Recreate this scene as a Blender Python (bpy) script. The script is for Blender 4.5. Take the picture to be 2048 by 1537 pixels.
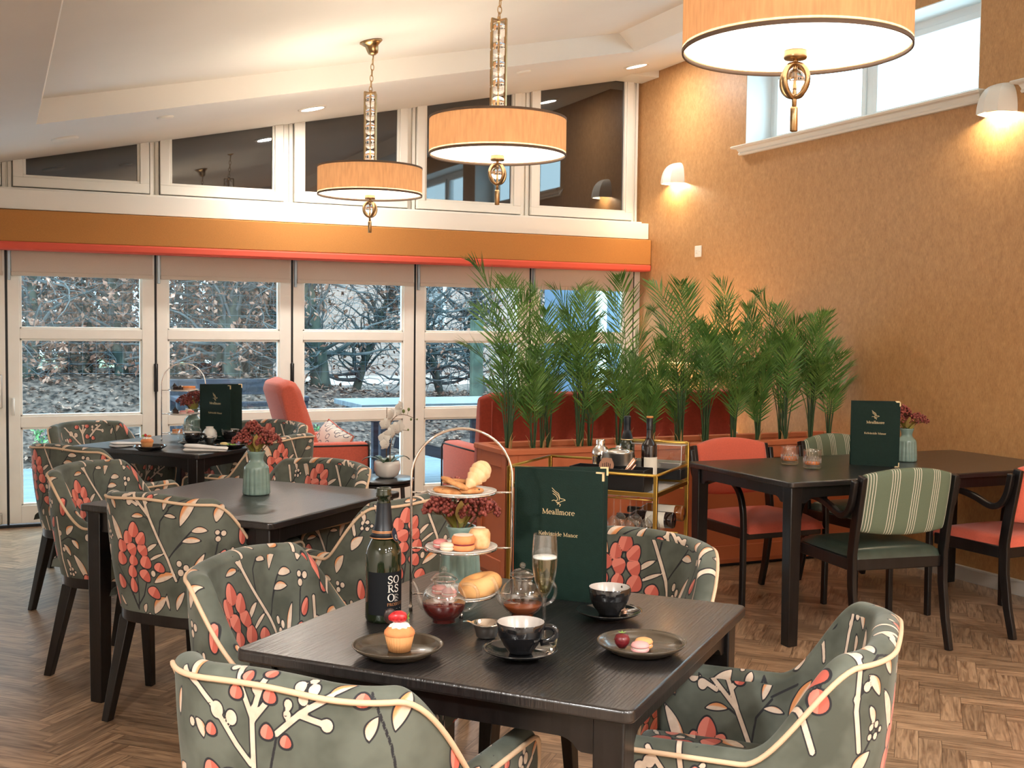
import bpy, bmesh, math, random
import numpy as np
from mathutils import Vector, Matrix, Euler
PI = math.pi
SC = bpy.context.scene
for o in list(bpy.data.objects):
    bpy.data.objects.remove(o)
COL = SC.collection

# ------------------------------------------------------------------ camera
CAM_H = 1.428
FPX = 2288.28
YAW, PITCH, ROLL = math.radians(24.317), math.radians(-2.881), math.radians(0.658)
fwd = Vector((math.sin(YAW) * math.cos(PITCH), math.cos(YAW) * math.cos(PITCH), math.sin(PITCH)))
rgt = Vector((math.cos(YAW), -math.sin(YAW), 0))
upv = rgt.cross(fwd)
r2 = rgt * math.cos(ROLL) + upv * math.sin(ROLL)
u2 = upv * math.cos(ROLL) - rgt * math.sin(ROLL)
cd = bpy.data.cameras.new('camera')
cam = bpy.data.objects.new('camera', cd)
COL.objects.link(cam)
cd.sensor_width = 36.0
cd.lens = FPX / 2048 * 36.0
cd.clip_start = 0.05
cd.clip_end = 200
m = Matrix((r2, u2, -fwd)).transposed().to_4x4()
m.translation = Vector((0, 0, CAM_H))
cam.matrix_world = m
SC.camera = cam

# ------------------------------------------------------------------ view
SC.view_settings.view_transform = 'Standard'
SC.view_settings.look = 'None'
SC.view_settings.exposure = 0.30
SC.view_settings.gamma = 1.0
SC.view_settings.use_curve_mapping = False

# ------------------------------------------------------------------ world: bright overcast sky
w = bpy.data.worlds.new('overcast_sky')
SC.world = w
w.use_nodes = True
nt = w.node_tree
nt.nodes.clear()
wo = nt.nodes.new('ShaderNodeOutputWorld')
bg = nt.nodes.new('ShaderNodeBackground')
tc = nt.nodes.new('ShaderNodeTexCoord')
sx = nt.nodes.new('ShaderNodeSeparateXYZ')
cr = nt.nodes.new('ShaderNodeValToRGB')
cr.color_ramp.elements[0].position = 0.45
cr.color_ramp.elements[0].color = (0.55, 0.62, 0.68, 1)
cr.color_ramp.elements[1].position = 0.75
cr.color_ramp.elements[1].color = (0.80, 0.92, 1.0, 1)
mr = nt.nodes.new('ShaderNodeMapRange')
mr.inputs['From Min'].default_value = -1
mr.inputs['From Max'].default_value = 1
nt.links.new(tc.outputs['Generated'], sx.inputs[0])
nt.links.new(sx.outputs['Z'], mr.inputs['Value'])
nt.links.new(mr.outputs['Result'], cr.inputs[0])
nt.links.new(cr.outputs[0], bg.inputs['Color'])
bg.inputs['Strength'].default_value = 7.2
nt.links.new(bg.outputs[0], wo.inputs[0])

# ------------------------------------------------------------------ lights
WARM = (1.0, 0.80, 0.56)
def area_light(name, loc, size, power, color=WARM, rot=(0, 0, 0), spread=None):
    l = bpy.data.lights.new(name, 'AREA')
    l.shape = 'DISK'; l.size = size; l.energy = power; l.color = color
    if spread: l.spread = spread
    o = bpy.data.objects.new(name, l)
    o.location = loc; o.rotation_euler = rot
    COL.objects.link(o)
    return o
def point_light(name, loc, radius, power, color=WARM):
    l = bpy.data.lights.new(name, 'POINT')
    l.shadow_soft_size = radius; l.energy = power; l.color = color
    o = bpy.data.objects.new(name, l)
    o.location = loc
    COL.objects.link(o)
    return o
CEIL_Z0, CEIL_S = 2.493, 0.2127            # sloping ceiling z = Z0 + S*x
def ceil_z(x, dz=0.0): return CEIL_Z0 + CEIL_S * x + dz
COFFER = 0.14
NRM_ROT = (0, -math.atan(CEIL_S), 0)
# ceiling lamps: two downlights in view, the rest unseen fill added for brightness
DOWN_LIT = [(2.014, 7.859), (4.553, 7.802)]
REAR_FILL = [(0.8, -0.6), (2.4, -0.6), (4.0, -0.6), (0.8, -2.2), (2.4, -2.2), (4.0, -2.2), (-0.9, 0.9)]
for (x, y), pw in zip(DOWN_LIT, (30, 13)):
    area_light('downlight_or_fill_lamp', (x, y, ceil_z(x) - 0.012), 0.15, pw, (1.0, 0.94, 0.86), NRM_ROT)
for (x, y) in REAR_FILL:
    area_light('downlight_or_fill_lamp', (x, y, ceil_z(x) - 0.012), 0.22, 58, (1.0, 0.98, 0.94), NRM_ROT)
PENDANTS = [(1.979, 6.400), (2.013, 4.637), (1.960, 2.520)]
for (x, y) in PENDANTS:
    point_light('pendant_lamp', (x, y, 2.26), 0.05, 24, (1.0, 0.84, 0.64))
SCONCES = [(7.99, 2.60), (4.70, 2.625)]     # y, z of the open underside on the right wall
for (y, z) in SCONCES:
    point_light('sconce_lamp', (5.06 - 0.075, y, z + 0.035), 0.02, 19, (1.0, 0.84, 0.58))
# ------------------------------------------------------------------ helpers
def tag(o, label=None, cat=None, group=None, kind=None):
    if label: o['label'] = label
    if cat: o['category'] = cat
    if group: o['group'] = group
    if kind: o['kind'] = kind
    return o
def thing(name, label, cat, loc=(0, 0, 0), rz=0.0, group=None):
    o = bpy.data.objects.new(name, None)
    o.empty_display_size = 0.05
    o.location = loc; o.rotation_euler = (0, 0, rz)
    COL.objects.link(o)
    return tag(o, label, cat, group)
def copy_tree(o, parent=None):
    c = o.copy(); COL.objects.link(c)
    c.parent = parent
    if parent is not None:
        c.matrix_parent_inverse = o.matrix_parent_inverse.copy()
    for ch in list(o.children):
        copy_tree(ch, c)
    return c
def dup(o, loc, rz=0.0, label=None, group=None, scale=None):
    c = copy_tree(o)
    c.location = loc; c.rotation_euler = (0, 0, rz)
    if label: c['label'] = label
    if group: c['group'] = group
    if scale: c.scale = (scale,) * 3
    return c

class MB:
    """collects geometry of ONE mesh"""
    def __init__(s):
        s.v = []; s.f = []; s.m = []; s.uv = {}; s.sm = []
    def add(s, vs, fs, mat=0, smooth=False, M=None):
        b = len(s.v)
        if M is not None:
            vs = [tuple(M @ Vector(p)) for p in vs]
        s.v.extend([tuple(p) for p in vs])
        for f in fs:
            s.f.append(tuple(i + b for i in f)); s.m.append(mat); s.sm.append(smooth)
        return s
    def box(s, c, d, mat=0, rot=None, M=None):
        x, y, z = d[0] / 2, d[1] / 2, d[2] / 2
        vs = [(-x, -y, -z), (x, -y, -z), (x, y, -z), (-x, y, -z), (-x, -y, z), (x, -y, z), (x, y, z), (-x, y, z)]
        if rot: 
            R = Euler(rot).to_matrix(); vs = [R @ Vector(p) for p in vs]
        vs = [(p[0] + c[0], p[1] + c[1], p[2] + c[2]) for p in vs]
        return s.add(vs, [(0, 3, 2, 1), (4, 5, 6, 7), (0, 1, 5, 4), (1, 2, 6, 5), (2, 3, 7, 6), (3, 0, 4, 7)], mat, False, M)
    def box2(s, a, b, mat=0, M=None):
        return s.box([(a[i] + b[i]) / 2 for i in range(3)], [abs(b[i] - a[i]) for i in range(3)], mat, None, M)
    def taper(s, p0, p1, d0, d1, mat=0, M=None):
        """square bar from p0 (size d0) to p1 (size d1), faces kept axis aligned"""
        vs = []
        for p, d in ((p0, d0), (p1, d1)):
            dx, dy = (d if isinstance(d, tuple) else (d, d))
            for sx_, sy_ in ((-1, -1), (1, -1), (1, 1), (-1, 1)):
                vs.append((p[0] + sx_ * dx / 2, p[1] + sy_ * dy / 2, p[2]))
        fs = [(0, 3, 2, 1), (4, 5, 6, 7), (0, 1, 5, 4), (1, 2, 6, 5), (2, 3, 7, 6), (3, 0, 4, 7)]
        if p1[2] < p0[2]: fs = [tuple(reversed(f)) for f in fs]
        return s.add(vs, fs, mat, False, M)
    def tube(s, pts, r, n=8, mat=0, caps=True, closed=False, flat=None, M=None, smooth=True):
        """round tube along pts; r number or list; flat=(a,b) ellipse factors"""
        P = [Vector(p) for p in pts]; N = len(P)
        R = r if isinstance(r, (list, tuple)) else [r] * N
        vs = []
        T = []
        for i in range(N):
            if closed: t = P[(i + 1) % N] - P[i - 1]
            else: t = P[min(i + 1, N - 1)] - P[max(i - 1, 0)]
            if t.length < 1e-9: t = Vector((0, 0, 1))
            T.append(t.normalized())
        a = Vector((0, 0, 1)) if abs(T[0].z) < 0.9 else Vector((1, 0, 0))
        nrm = (a - T[0] * a.dot(T[0])).normalized()
        fa, fb = flat if flat else (1, 1)
        for i in range(N):
            nrm = (nrm - T[i] * nrm.dot(T[i]))
            if nrm.length < 1e-6: nrm = T[i].orthogonal()
            nrm.normalize()
            b = T[i].cross(nrm)
            for k in range(n):
                an = 2 * PI * k / n
                vs.append(tuple(P[i] + (nrm * math.cos(an) * fa + b * math.sin(an) * fb) * R[i]))
        fs = []
        for i in range(N if closed else N - 1):
            j = (i + 1) % N
            for k in range(n):
                k2 = (k + 1) % n
                fs.append((i * n + k, i * n + k2, j * n + k2, j * n + k))
        if caps and not closed:
            fs.append(tuple(reversed(range(n)))); fs.append(tuple((N - 1) * n + k for k in range(n)))
        return s.add(vs, fs, mat, smooth, M)
    def strip(s, pts, wid, thick, up=(0, 0, 1), mat=0, M=None, smooth=False):
        """rectangular section bar along pts; wid along side, thick along up-ish"""
        P = [Vector(p) for p in pts]; N = len(P); U = Vector(up)
        W = wid if isinstance(wid, (list, tuple)) else [wid] * N
        H = thick if isinstance(thick, (list, tuple)) else [thick] * N
        vs = []
        for i in range(N):
            t = (P[min(i + 1, N - 1)] - P[max(i - 1, 0)]).normalized()
            sd = t.cross(U)
            if sd.length < 1e-4: sd = t.orthogonal()
            sd.normalize(); n = sd.cross(t).normalized()
            for a, b in ((-1, -1), (1, -1), (1, 1), (-1, 1)):
                vs.append(tuple(P[i] + sd * a * W[i] / 2 + n * b * H[i] / 2))
        fs = [(0, 1, 2, 3)[::-1], tuple((N - 1) * 4 + k for k in range(4))]
        for i in range(N - 1):
            for k in range(4):
                k2 = (k + 1) % 4
                fs.append((i * 4 + k, i * 4 + k2, i * 4 + 4 + k2, i * 4 + 4 + k))
        return s.add(vs, fs, mat, smooth, M)
    def lathe(s, prof, n=32, c=(0, 0, 0), mat=0, M=None, smooth=True, wav=None):
        """prof list of (r,z); closes on axis when r==0"""
        vs = []; rows = []
        for (r, z) in prof:
            if r <= 1e-6:
                rows.append([len(vs)]); vs.append((c[0], c[1], c[2] + z))
            else:
                row = []
                for k in range(n):
                    a = 2 * PI * k / n
                    rr = r * (1 + (wav(a, z) if wav else 0))
                    row.append(len(vs)); vs.append((c[0] + rr * math.cos(a), c[1] + rr * math.sin(a), c[2] + z))
                rows.append(row)
        fs = []
        for A, B in zip(rows[:-1], rows[1:]):
            if len(A) == 1 and len(B) == 1: continue
            for k in range(n):
                k2 = (k + 1) % n
                if len(A) == 1: fs.append((A[0], B[k2], B[k]))
                elif len(B) == 1: fs.append((A[k], A[k2], B[0]))
                else: fs.append((A[k], A[k2], B[k2], B[k]))
        return s.add(vs, fs, mat, smooth, M)
    def ball(s, c, r, n=12, mat=0, M=None, sc=(1, 1, 1)):
        vs = [(c[0], c[1], c[2] - r * sc[2])]; m_ = max(4, n // 2)
        for i in range(1, m_):
            ph = -PI / 2 + PI * i / m_
            for k in range(n):
                a = 2 * PI * k / n
                vs.append((c[0] + r * sc[0] * math.cos(ph) * math.cos(a), c[1] + r * sc[1] * math.cos(ph) * math.sin(a), c[2] + r * sc[2] * math.sin(ph)))
        vs.append((c[0], c[1], c[2] + r * sc[2])); L = len(vs) - 1
        fs = []
        for k in range(n):
            k2 = (k + 1) % n
            fs.append((0, 1 + k2, 1 + k))
            fs.append((L, L - n + k, L - n + k2))
            for i in range(m_ - 2):
                fs.append((1 + i * n + k, 1 + i * n + k2, 1 + (i + 1) * n + k2, 1 + (i + 1) * n + k))
        return s.add(vs, fs, mat, True, M)
    def prism(s, poly, z0, z1, mat=0, M=None, smooth=False):
        n = len(poly)
        vs = [(p[0], p[1], z0) for p in poly] + [(p[0], p[1], z1) for p in poly]
        fs = [tuple(reversed(range(n))), tuple(range(n, 2 * n))]
        fs += [(i, (i + 1) % n, n + (i + 1) % n, n + i) for i in range(n)]
        return s.add(vs, fs, mat, smooth, M)
    def quad(s, a, b, c, d, mat=0, M=None):
        return s.add([a, b, c, d], [(0, 1, 2, 3)], mat, False, M)
    def build(s, name, mats, parent=None, bevel=0, seg=2, loc=None, rot=None, subsurf=0, auto=True, angle=35):
        me = bpy.data.meshes.new(name)
        me.from_pydata(s.v, [], s.f)
        if not isinstance(mats, (list, tuple)): mats = [mats]
        for m_ in mats: me.materials.append(m_)
        me.polygons.foreach_set('material_index', s.m)
        me.polygons.foreach_set('use_smooth', s.sm)
        me.update()
        o = bpy.data.objects.new(name, me)
        COL.objects.link(o)
        if parent is not None: o.parent = parent
        if loc is not None: o.location = loc
        if rot is not None: o.rotation_euler = rot
        if bevel:
            b = o.modifiers.new('b', 'BEVEL'); b.width = bevel; b.segments = seg; b.limit_method = 'ANGLE'; b.angle_limit = math.radians(angle)
            b.harden_normals = False
            for pl in me.polygons: pl.use_smooth = True
            me.set_sharp_from_angle(angle=math.radians(50))
        if subsurf:
            d = o.modifiers.new('s', 'SUBSURF'); d.levels = subsurf; d.render_levels = subsurf
            for pl in me.polygons: pl.use_smooth = True
        return o

def Rz(a): return Matrix.Rotation(a, 4, 'Z')
def Rx(a): return Matrix.Rotation(a, 4, 'X')
def Ry(a): return Matrix.Rotation(a, 4, 'Y')
def Tr(x, y, z): return Matrix.Translation((x, y, z))
def rrect(w_, d_, r, n=6, cx=0, cy=0):
    out = []
    for (sx_, sy_, a0) in ((1, 1, 0), (-1, 1, PI / 2), (-1, -1, PI), (1, -1, 1.5 * PI)):
        for k in range(n + 1):
            a = a0 + PI / 2 * k / n
            out.append((cx + sx_ * (w_ / 2 - r) + r * math.cos(a), cy + sy_ * (d_ / 2 - r) + r * math.sin(a)))
    return out
def lerp(a, b, t): return a + (b - a) * t
def smooth01(t):
    t = max(0.0, min(1.0, t)); return t * t * (3 - 2 * t)
def bez(p0, p1, p2, p3, n=10):
    out = []
    p0, p1, p2, p3 = map(Vector, (p0, p1, p2, p3))
    for i in range(n + 1):
        t = i / n
        out.append(tuple(p0 * (1 - t) ** 3 + p1 * 3 * t * (1 - t) ** 2 + p2 * 3 * t * t * (1 - t) + p3 * t ** 3))
    return out

# ------------------------------------------------------------------ materials
MATS = {}
def new_mat(name):
    m_ = bpy.data.materials.new(name); m_.use_nodes = True
    nt_ = m_.node_tree; nt_.nodes.clear()
    out = nt_.nodes.new('ShaderNodeOutputMaterial'); MATS[name] = m_
    return m_, nt_, out
def mat(name, col, rough=0.6, metal=0.0, var=0.0, vscale=(8, 8, 8), vdetail=4.0, bump=0.0, bscale=(60, 60, 60), col2=None, sheen=0.0, coat=0.0, spec=0.5, emit=None, estr=0.0, obj=True, alpha=1.0, trans=0.0, ior=1.45, vlo=0.35, vhi=0.65):
    m_, nt_, out = new_mat(name)
    b = nt_.nodes.new('ShaderNodeBsdfPrincipled'); nt_.links.new(b.outputs[0], out.inputs[0])
    b.inputs['Base Color'].default_value = (*col, 1)
    b.inputs['Roughness'].default_value = rough
    b.inputs['Metallic'].default_value = metal
    b.inputs['Specular IOR Level'].default_value = spec
    b.inputs['IOR'].default_value = ior
    if sheen: b.inputs['Sheen Weight'].default_value = sheen
    if coat: b.inputs['Coat Weight'].default_value = coat; b.inputs['Coat Roughness'].default_value = 0.08
    if trans: b.inputs['Transmission Weight'].default_value = trans
    if emit: b.inputs['Emission Color'].default_value = (*emit, 1); b.inputs['Emission Strength'].default_value = estr
    t = nt_.nodes.new('ShaderNodeTexCoord')
    if var or col2:
        mp = nt_.nodes.new('ShaderNodeMapping'); mp.inputs['Scale'].default_value = vscale
        nt_.links.new(t.outputs['Object'], mp.inputs[0])
        nz = nt_.nodes.new('ShaderNodeTexNoise'); nz.inputs['Scale'].default_value = 1; nz.inputs['Detail'].default_value = vdetail
        nt_.links.new(mp.outputs[0], nz.inputs['Vector'])
        r = nt_.nodes.new('ShaderNodeValToRGB')
        c2 = col2 if col2 else tuple(min(1, c * (1 + var)) for c in col)
        c1 = col if col2 else tuple(c * (1 - var) for c in col)
        r.color_ramp.elements[0].position = vlo; r.color_ramp.elements[0].color = (*c1, 1)
        r.color_ramp.elements[1].position = vhi; r.color_ramp.elements[1].color = (*c2, 1)
        nt_.links.new(nz.outputs[0], r.inputs[0]); nt_.links.new(r.outputs[0], b.inputs['Base Color'])
    if bump:
        mp = nt_.nodes.new('ShaderNodeMapping'); mp.inputs['Scale'].default_value = bscale
        nt_.links.new(t.outputs['Object'], mp.inputs[0])
        nz = nt_.nodes.new('ShaderNodeTexNoise'); nz.inputs['Scale'].default_value = 1; nz.inputs['Detail'].default_value = 3
        nt_.links.new(mp.outputs[0], nz.inputs['Vector'])
        bp = nt_.nodes.new('ShaderNodeBump'); bp.inputs['Strength'].default_value = bump; bp.inputs['Distance'].default_value = 0.004
        nt_.links.new(nz.outputs[0], bp.inputs['Height']); nt_.links.new(bp.outputs[0], b.inputs['Normal'])
    return m_
def thin_glass(name, tint=(1, 1, 1), refl=(1, 1, 1), rough=0.0, f0=1.5, boost=0.0):
    """thin walled clear glass: mirror-like reflection by Fresnel over straight-through transmission"""
    m_, nt_, out = new_mat(name)
    tr = nt_.nodes.new('ShaderNodeBsdfTransparent'); tr.inputs[0].default_value = (*tint, 1)
    gl = nt_.nodes.new('ShaderNodeBsdfGlossy'); gl.inputs['Roughness'].default_value = rough; gl.inputs[0].default_value = (*refl, 1)
    ge = nt_.nodes.new('ShaderNodeNewGeometry')
    dt = nt_.nodes.new('ShaderNodeVectorMath'); dt.operation = 'DOT_PRODUCT'
    nt_.links.new(ge.outputs['Normal'], dt.inputs[0]); nt_.links.new(ge.outputs['Incoming'], dt.inputs[1])
    def mth(op, a_, b_=None):
        n_ = nt_.nodes.new('ShaderNodeMath'); n_.operation = op
        for i_, q in enumerate((a_, b_)):
            if q is None: continue
            if isinstance(q, (int, float)): n_.inputs[i_].default_value = q
            else: nt_.links.new(q, n_.inputs[i_])
        return n_.outputs[0]
    r0 = ((f0 - 1) / (f0 + 1)) ** 2 + boost
    k5 = mth('POWER', mth('SUBTRACT', 1.0, mth('ABSOLUTE', dt.outputs['Value'])), 5.0)
    fre = mth('ADD', mth('MULTIPLY', k5, 1 - r0), r0)
    mx = nt_.nodes.new('ShaderNodeMixShader')
    nt_.links.new(fre, mx.inputs[0])
    nt_.links.new(tr.outputs[0], mx.inputs[1]); nt_.links.new(gl.outputs[0], mx.inputs[2])
    nt_.links.new(mx.outputs[0], out.inputs[0])
    return m_
def emis(name, col, s):
    m_, nt_, out = new_mat(name)
    e = nt_.nodes.new('ShaderNodeEmission'); e.inputs[0].default_value = (*col, 1); e.inputs[1].default_value = s
    nt_.links.new(e.outputs[0], out.inputs[0]); return m_
def shade_mat(name, col, tcol, w_=0.5, thread=True):
    """woven lampshade fabric: part diffuse, part translucent"""
    m_, nt_, out = new_mat(name)
    d = nt_.nodes.new('ShaderNodeBsdfDiffuse'); d.inputs[0].default_value = (*col, 1)
    t = nt_.nodes.new('ShaderNodeBsdfTranslucent'); t.inputs[0].default_value = (*tcol, 1)
    mx = nt_.nodes.new('ShaderNodeMixShader'); mx.inputs[0].default_value = w_
    nt_.links.new(d.outputs[0], mx.inputs[1]); nt_.links.new(t.outputs[0], mx.inputs[2]); nt_.links.new(mx.outputs[0], out.inputs[0])
    if thread:
        tcn = nt_.nodes.new('ShaderNodeTexCoord'); mp = nt_.nodes.new('ShaderNodeMapping'); mp.inputs['Scale'].default_value = (90, 90, 12)
        nz = nt_.nodes.new('ShaderNodeTexNoise'); nz.inputs['Scale'].default_value = 1; nz.inputs['Detail'].default_value = 3
        nt_.links.new(tcn.outputs['Object'], mp.inputs[0]); nt_.links.new(mp.outputs[0], nz.inputs['Vector'])
        for nd, c in ((d, col), (t, tcol)):
            r = nt_.nodes.new('ShaderNodeValToRGB')
            r.color_ramp.elements[0].position = 0.3; r.color_ramp.elements[0].color = (*[k * 0.85 for k in c], 1)
            r.color_ramp.elements[1].position = 0.7; r.color_ramp.elements[1].color = (*[min(1, k * 1.08) for k in c], 1)
            nt_.links.new(nz.outputs[0], r.inputs[0]); nt_.links.new(r.outputs[0], nd.inputs[0])
    return m_

M_white = mat('white_paint', (0.80, 0.76, 0.68), 0.45)
M_cream = mat('cream_joinery', (0.90, 0.87, 0.80), 0.35, var=0.02)
M_ceil = mat('ceiling_plaster', (0.78, 0.75, 0.70), 0.85, var=0.015, vscale=(2, 2, 2))
M_seal = mat('dark_glazing_gasket', (0.012, 0.013, 0.015), 0.5)
M_black = mat('black_plastic', (0.010, 0.010, 0.011), 0.35)
M_alu = mat('brushed_metal', (0.50, 0.49, 0.47), 0.32, 1.0)
M_blindrail = mat('grey_aluminium_channel', (0.34, 0.42, 0.48), 0.4, 0.6)
M_chrome = mat('polished_chrome', (0.82, 0.80, 0.78), 0.07, 1.0)
M_brass = mat('antique_brass', (0.46, 0.30, 0.15), 0.28, 1.0, var=0.12, vscale=(30, 30, 30))
M_gold = mat('satin_gold_metal', (0.52, 0.33, 0.075), 0.30, 1.0)
M_goldfoil = mat('gold_foil', (0.83, 0.64, 0.36), 0.35, 0.6)
M_copper = mat('rose_gold_metal', (0.72, 0.44, 0.33), 0.28, 1.0)
M_woodblk = mat('black_stained_wood', (0.0075, 0.0058, 0.0055), 0.30, var=0.3, vscale=(40, 40, 4), bump=0.12, bscale=(120, 120, 8), spec=0.55)
M_tabletop = mat('black_oak_tabletop', (0.013, 0.0115, 0.0115), 0.29, var=0.30, vscale=(6, 160, 20), bump=0.35, bscale=(8, 190, 20), spec=0.85, coat=0.15)
M_clear = thin_glass('clear_glass', (0.965, 0.975, 0.975), f0=1.5, boost=0.035)
M_crystal = mat('crystal_glass', (1, 1, 1), 0.0, trans=1.0, ior=1.5)
M_windowglass = thin_glass('window_glass', (0.82, 0.955, 0.995), f0=1.35)
M_pipe = mat('cream_piping', (0.66, 0.47, 0.31), 0.7)
M_seatfab = mat('tan_velvet', (0.30, 0.22, 0.15), 0.85, var=0.1, sheen=0.3)
M_coral = mat('coral_wool_upholstery', (0.60, 0.115, 0.070), 0.9, var=0.07, vscale=(120, 120, 120), bump=0.25, bscale=(500, 500, 500), sheen=0.25)
M_coralseat = mat('coral_seat_upholstery', (0.62, 0.115, 0.065), 0.85, var=0.06, vscale=(200, 200, 200), bump=0.25, bscale=(500, 500, 500), sheen=0.2)
M_coralshade = mat('shaded_coral_upholstery', (0.36, 0.050, 0.026), 0.95, var=0.08, vscale=(60, 60, 60), sheen=0.2)  # coral cloth again, shade of the sofa's rear side put into the colour
M_blackpipe = mat('black_piping', (0.015, 0.014, 0.014), 0.6)
M_terracotta = mat('terracotta_painted_wood', (0.53, 0.145, 0.055), 0.55, var=0.03)
M_leather = mat('green_leather', (0.040, 0.056, 0.042), 0.30, var=0.12, vscale=(18, 18, 18), bump=0.1, bscale=(120, 120, 120))
M_menu = mat('dark_green_leatherette', (0.0045, 0.018, 0.0125), 0.60, spec=0.25, var=0.08, vscale=(60, 60, 60), bump=0.15, bscale=(400, 400, 400))
M_paper = mat('paper', (0.72, 0.68, 0.58), 0.8)
M_whitecer = mat('white_ceramic', (0.74, 0.71, 0.66), 0.18, coat=0.4)
M_blackcer = mat('black_glazed_ceramic', (0.008, 0.008, 0.009), 0.10, coat=0.6)
M_innercup = mat('white_cup_glaze', (0.46, 0.42, 0.385), 0.25)
M_bronzecer = mat('bronze_stoneware', (0.058, 0.043, 0.028), 0.24, var=0.06, vscale=(20, 20, 20), coat=0.3)
M_celadon = mat('celadon_glaze', (0.20, 0.29, 0.25), 0.18, var=0.10, vscale=(12, 12, 30), coat=0.5)
M_linen = mat('white_linen', (0.72, 0.69, 0.66), 0.9, bump=0.2, bscale=(300, 300, 300))
M_tea = mat('red_tea', (0.085, 0.005, 0.004), 0.08, coat=0.5)
M_amber = mat('amber_tea', (0.20, 0.045, 0.008), 0.08, coat=0.5)
M_whisky = mat('whisky', (0.80, 0.24, 0.035), 0.12, coat=0.5)
M_wine = thin_glass('sparkling_wine', (0.93, 0.86, 0.66), f0=1.33)
M_foam = mat('wine_foam', (0.85, 0.85, 0.80), 0.7)
# ------------------------------------------------------------------ room materials
XW, YB = 5.06, 8.55
def wallpaper():
    m_, nt_, out = new_mat('ochre_suede_wallpaper')
    b = nt_.nodes.new('ShaderNodeBsdfPrincipled'); nt_.links.new(b.outputs[0], out.inputs[0])
    b.inputs['Roughness'].default_value = 0.50; b.inputs['Specular IOR Level'].default_value = 0.45
    t = nt_.nodes.new('ShaderNodeTexCoord')
    cols = [((0.40, 0.200, 0.074), (0.53, 0.290, 0.120))]
    mp = nt_.nodes.new('ShaderNodeMapping'); mp.inputs['Scale'].default_value = (40, 34, 20)
    nz = nt_.nodes.new('ShaderNodeTexNoise'); nz.inputs['Scale'].default_value = 1; nz.inputs['Detail'].default_value = 6; nz.inputs['Roughness'].default_value = 0.7
    r = nt_.nodes.new('ShaderNodeValToRGB')
    r.color_ramp.elements[0].position = 0.32; r.color_ramp.elements[0].color = (*cols[0][0], 1)
    r.color_ramp.elements[1].position = 0.70; r.color_ramp.elements[1].color = (*cols[0][1], 1)
    nt_.links.new(t.outputs['Object'], mp.inputs[0]); nt_.links.new(mp.outputs[0], nz.inputs['Vector']); nt_.links.new(nz.outputs[0], r.inputs[0])
    # fine vertical brushing
    mp2 = nt_.nodes.new('ShaderNodeMapping'); mp2.inputs['Scale'].default_value = (300, 260, 40)
    n2 = nt_.nodes.new('ShaderNodeTexNoise'); n2.inputs['Scale'].default_value = 1; n2.inputs['Detail'].default_value = 2
    mx = nt_.nodes.new('ShaderNodeMix'); mx.data_type = 'RGBA'; mx.blend_type = 'OVERLAY'; mx.inputs[0].default_value = 0.35
    nt_.links.new(t.outputs['Object'], mp2.inputs[0]); nt_.links.new(mp2.outputs[0], n2.inputs['Vector'])
    nt_.links.new(r.outputs[0], mx.inputs[6]); nt_.links.new(n2.outputs[0], mx.inputs[7]); nt_.links.new(mx.outputs[2], b.inputs['Base Color'])
    bp = nt_.nodes.new('ShaderNodeBump'); bp.inputs['Strength'].default_value = 0.15; bp.inputs['Distance'].default_value = 0.003
    nt_.links.new(n2.outputs[0], bp.inputs['Height']); nt_.links.new(bp.outputs[0], b.inputs['Normal'])
    return m_
M_wall = wallpaper()
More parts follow.
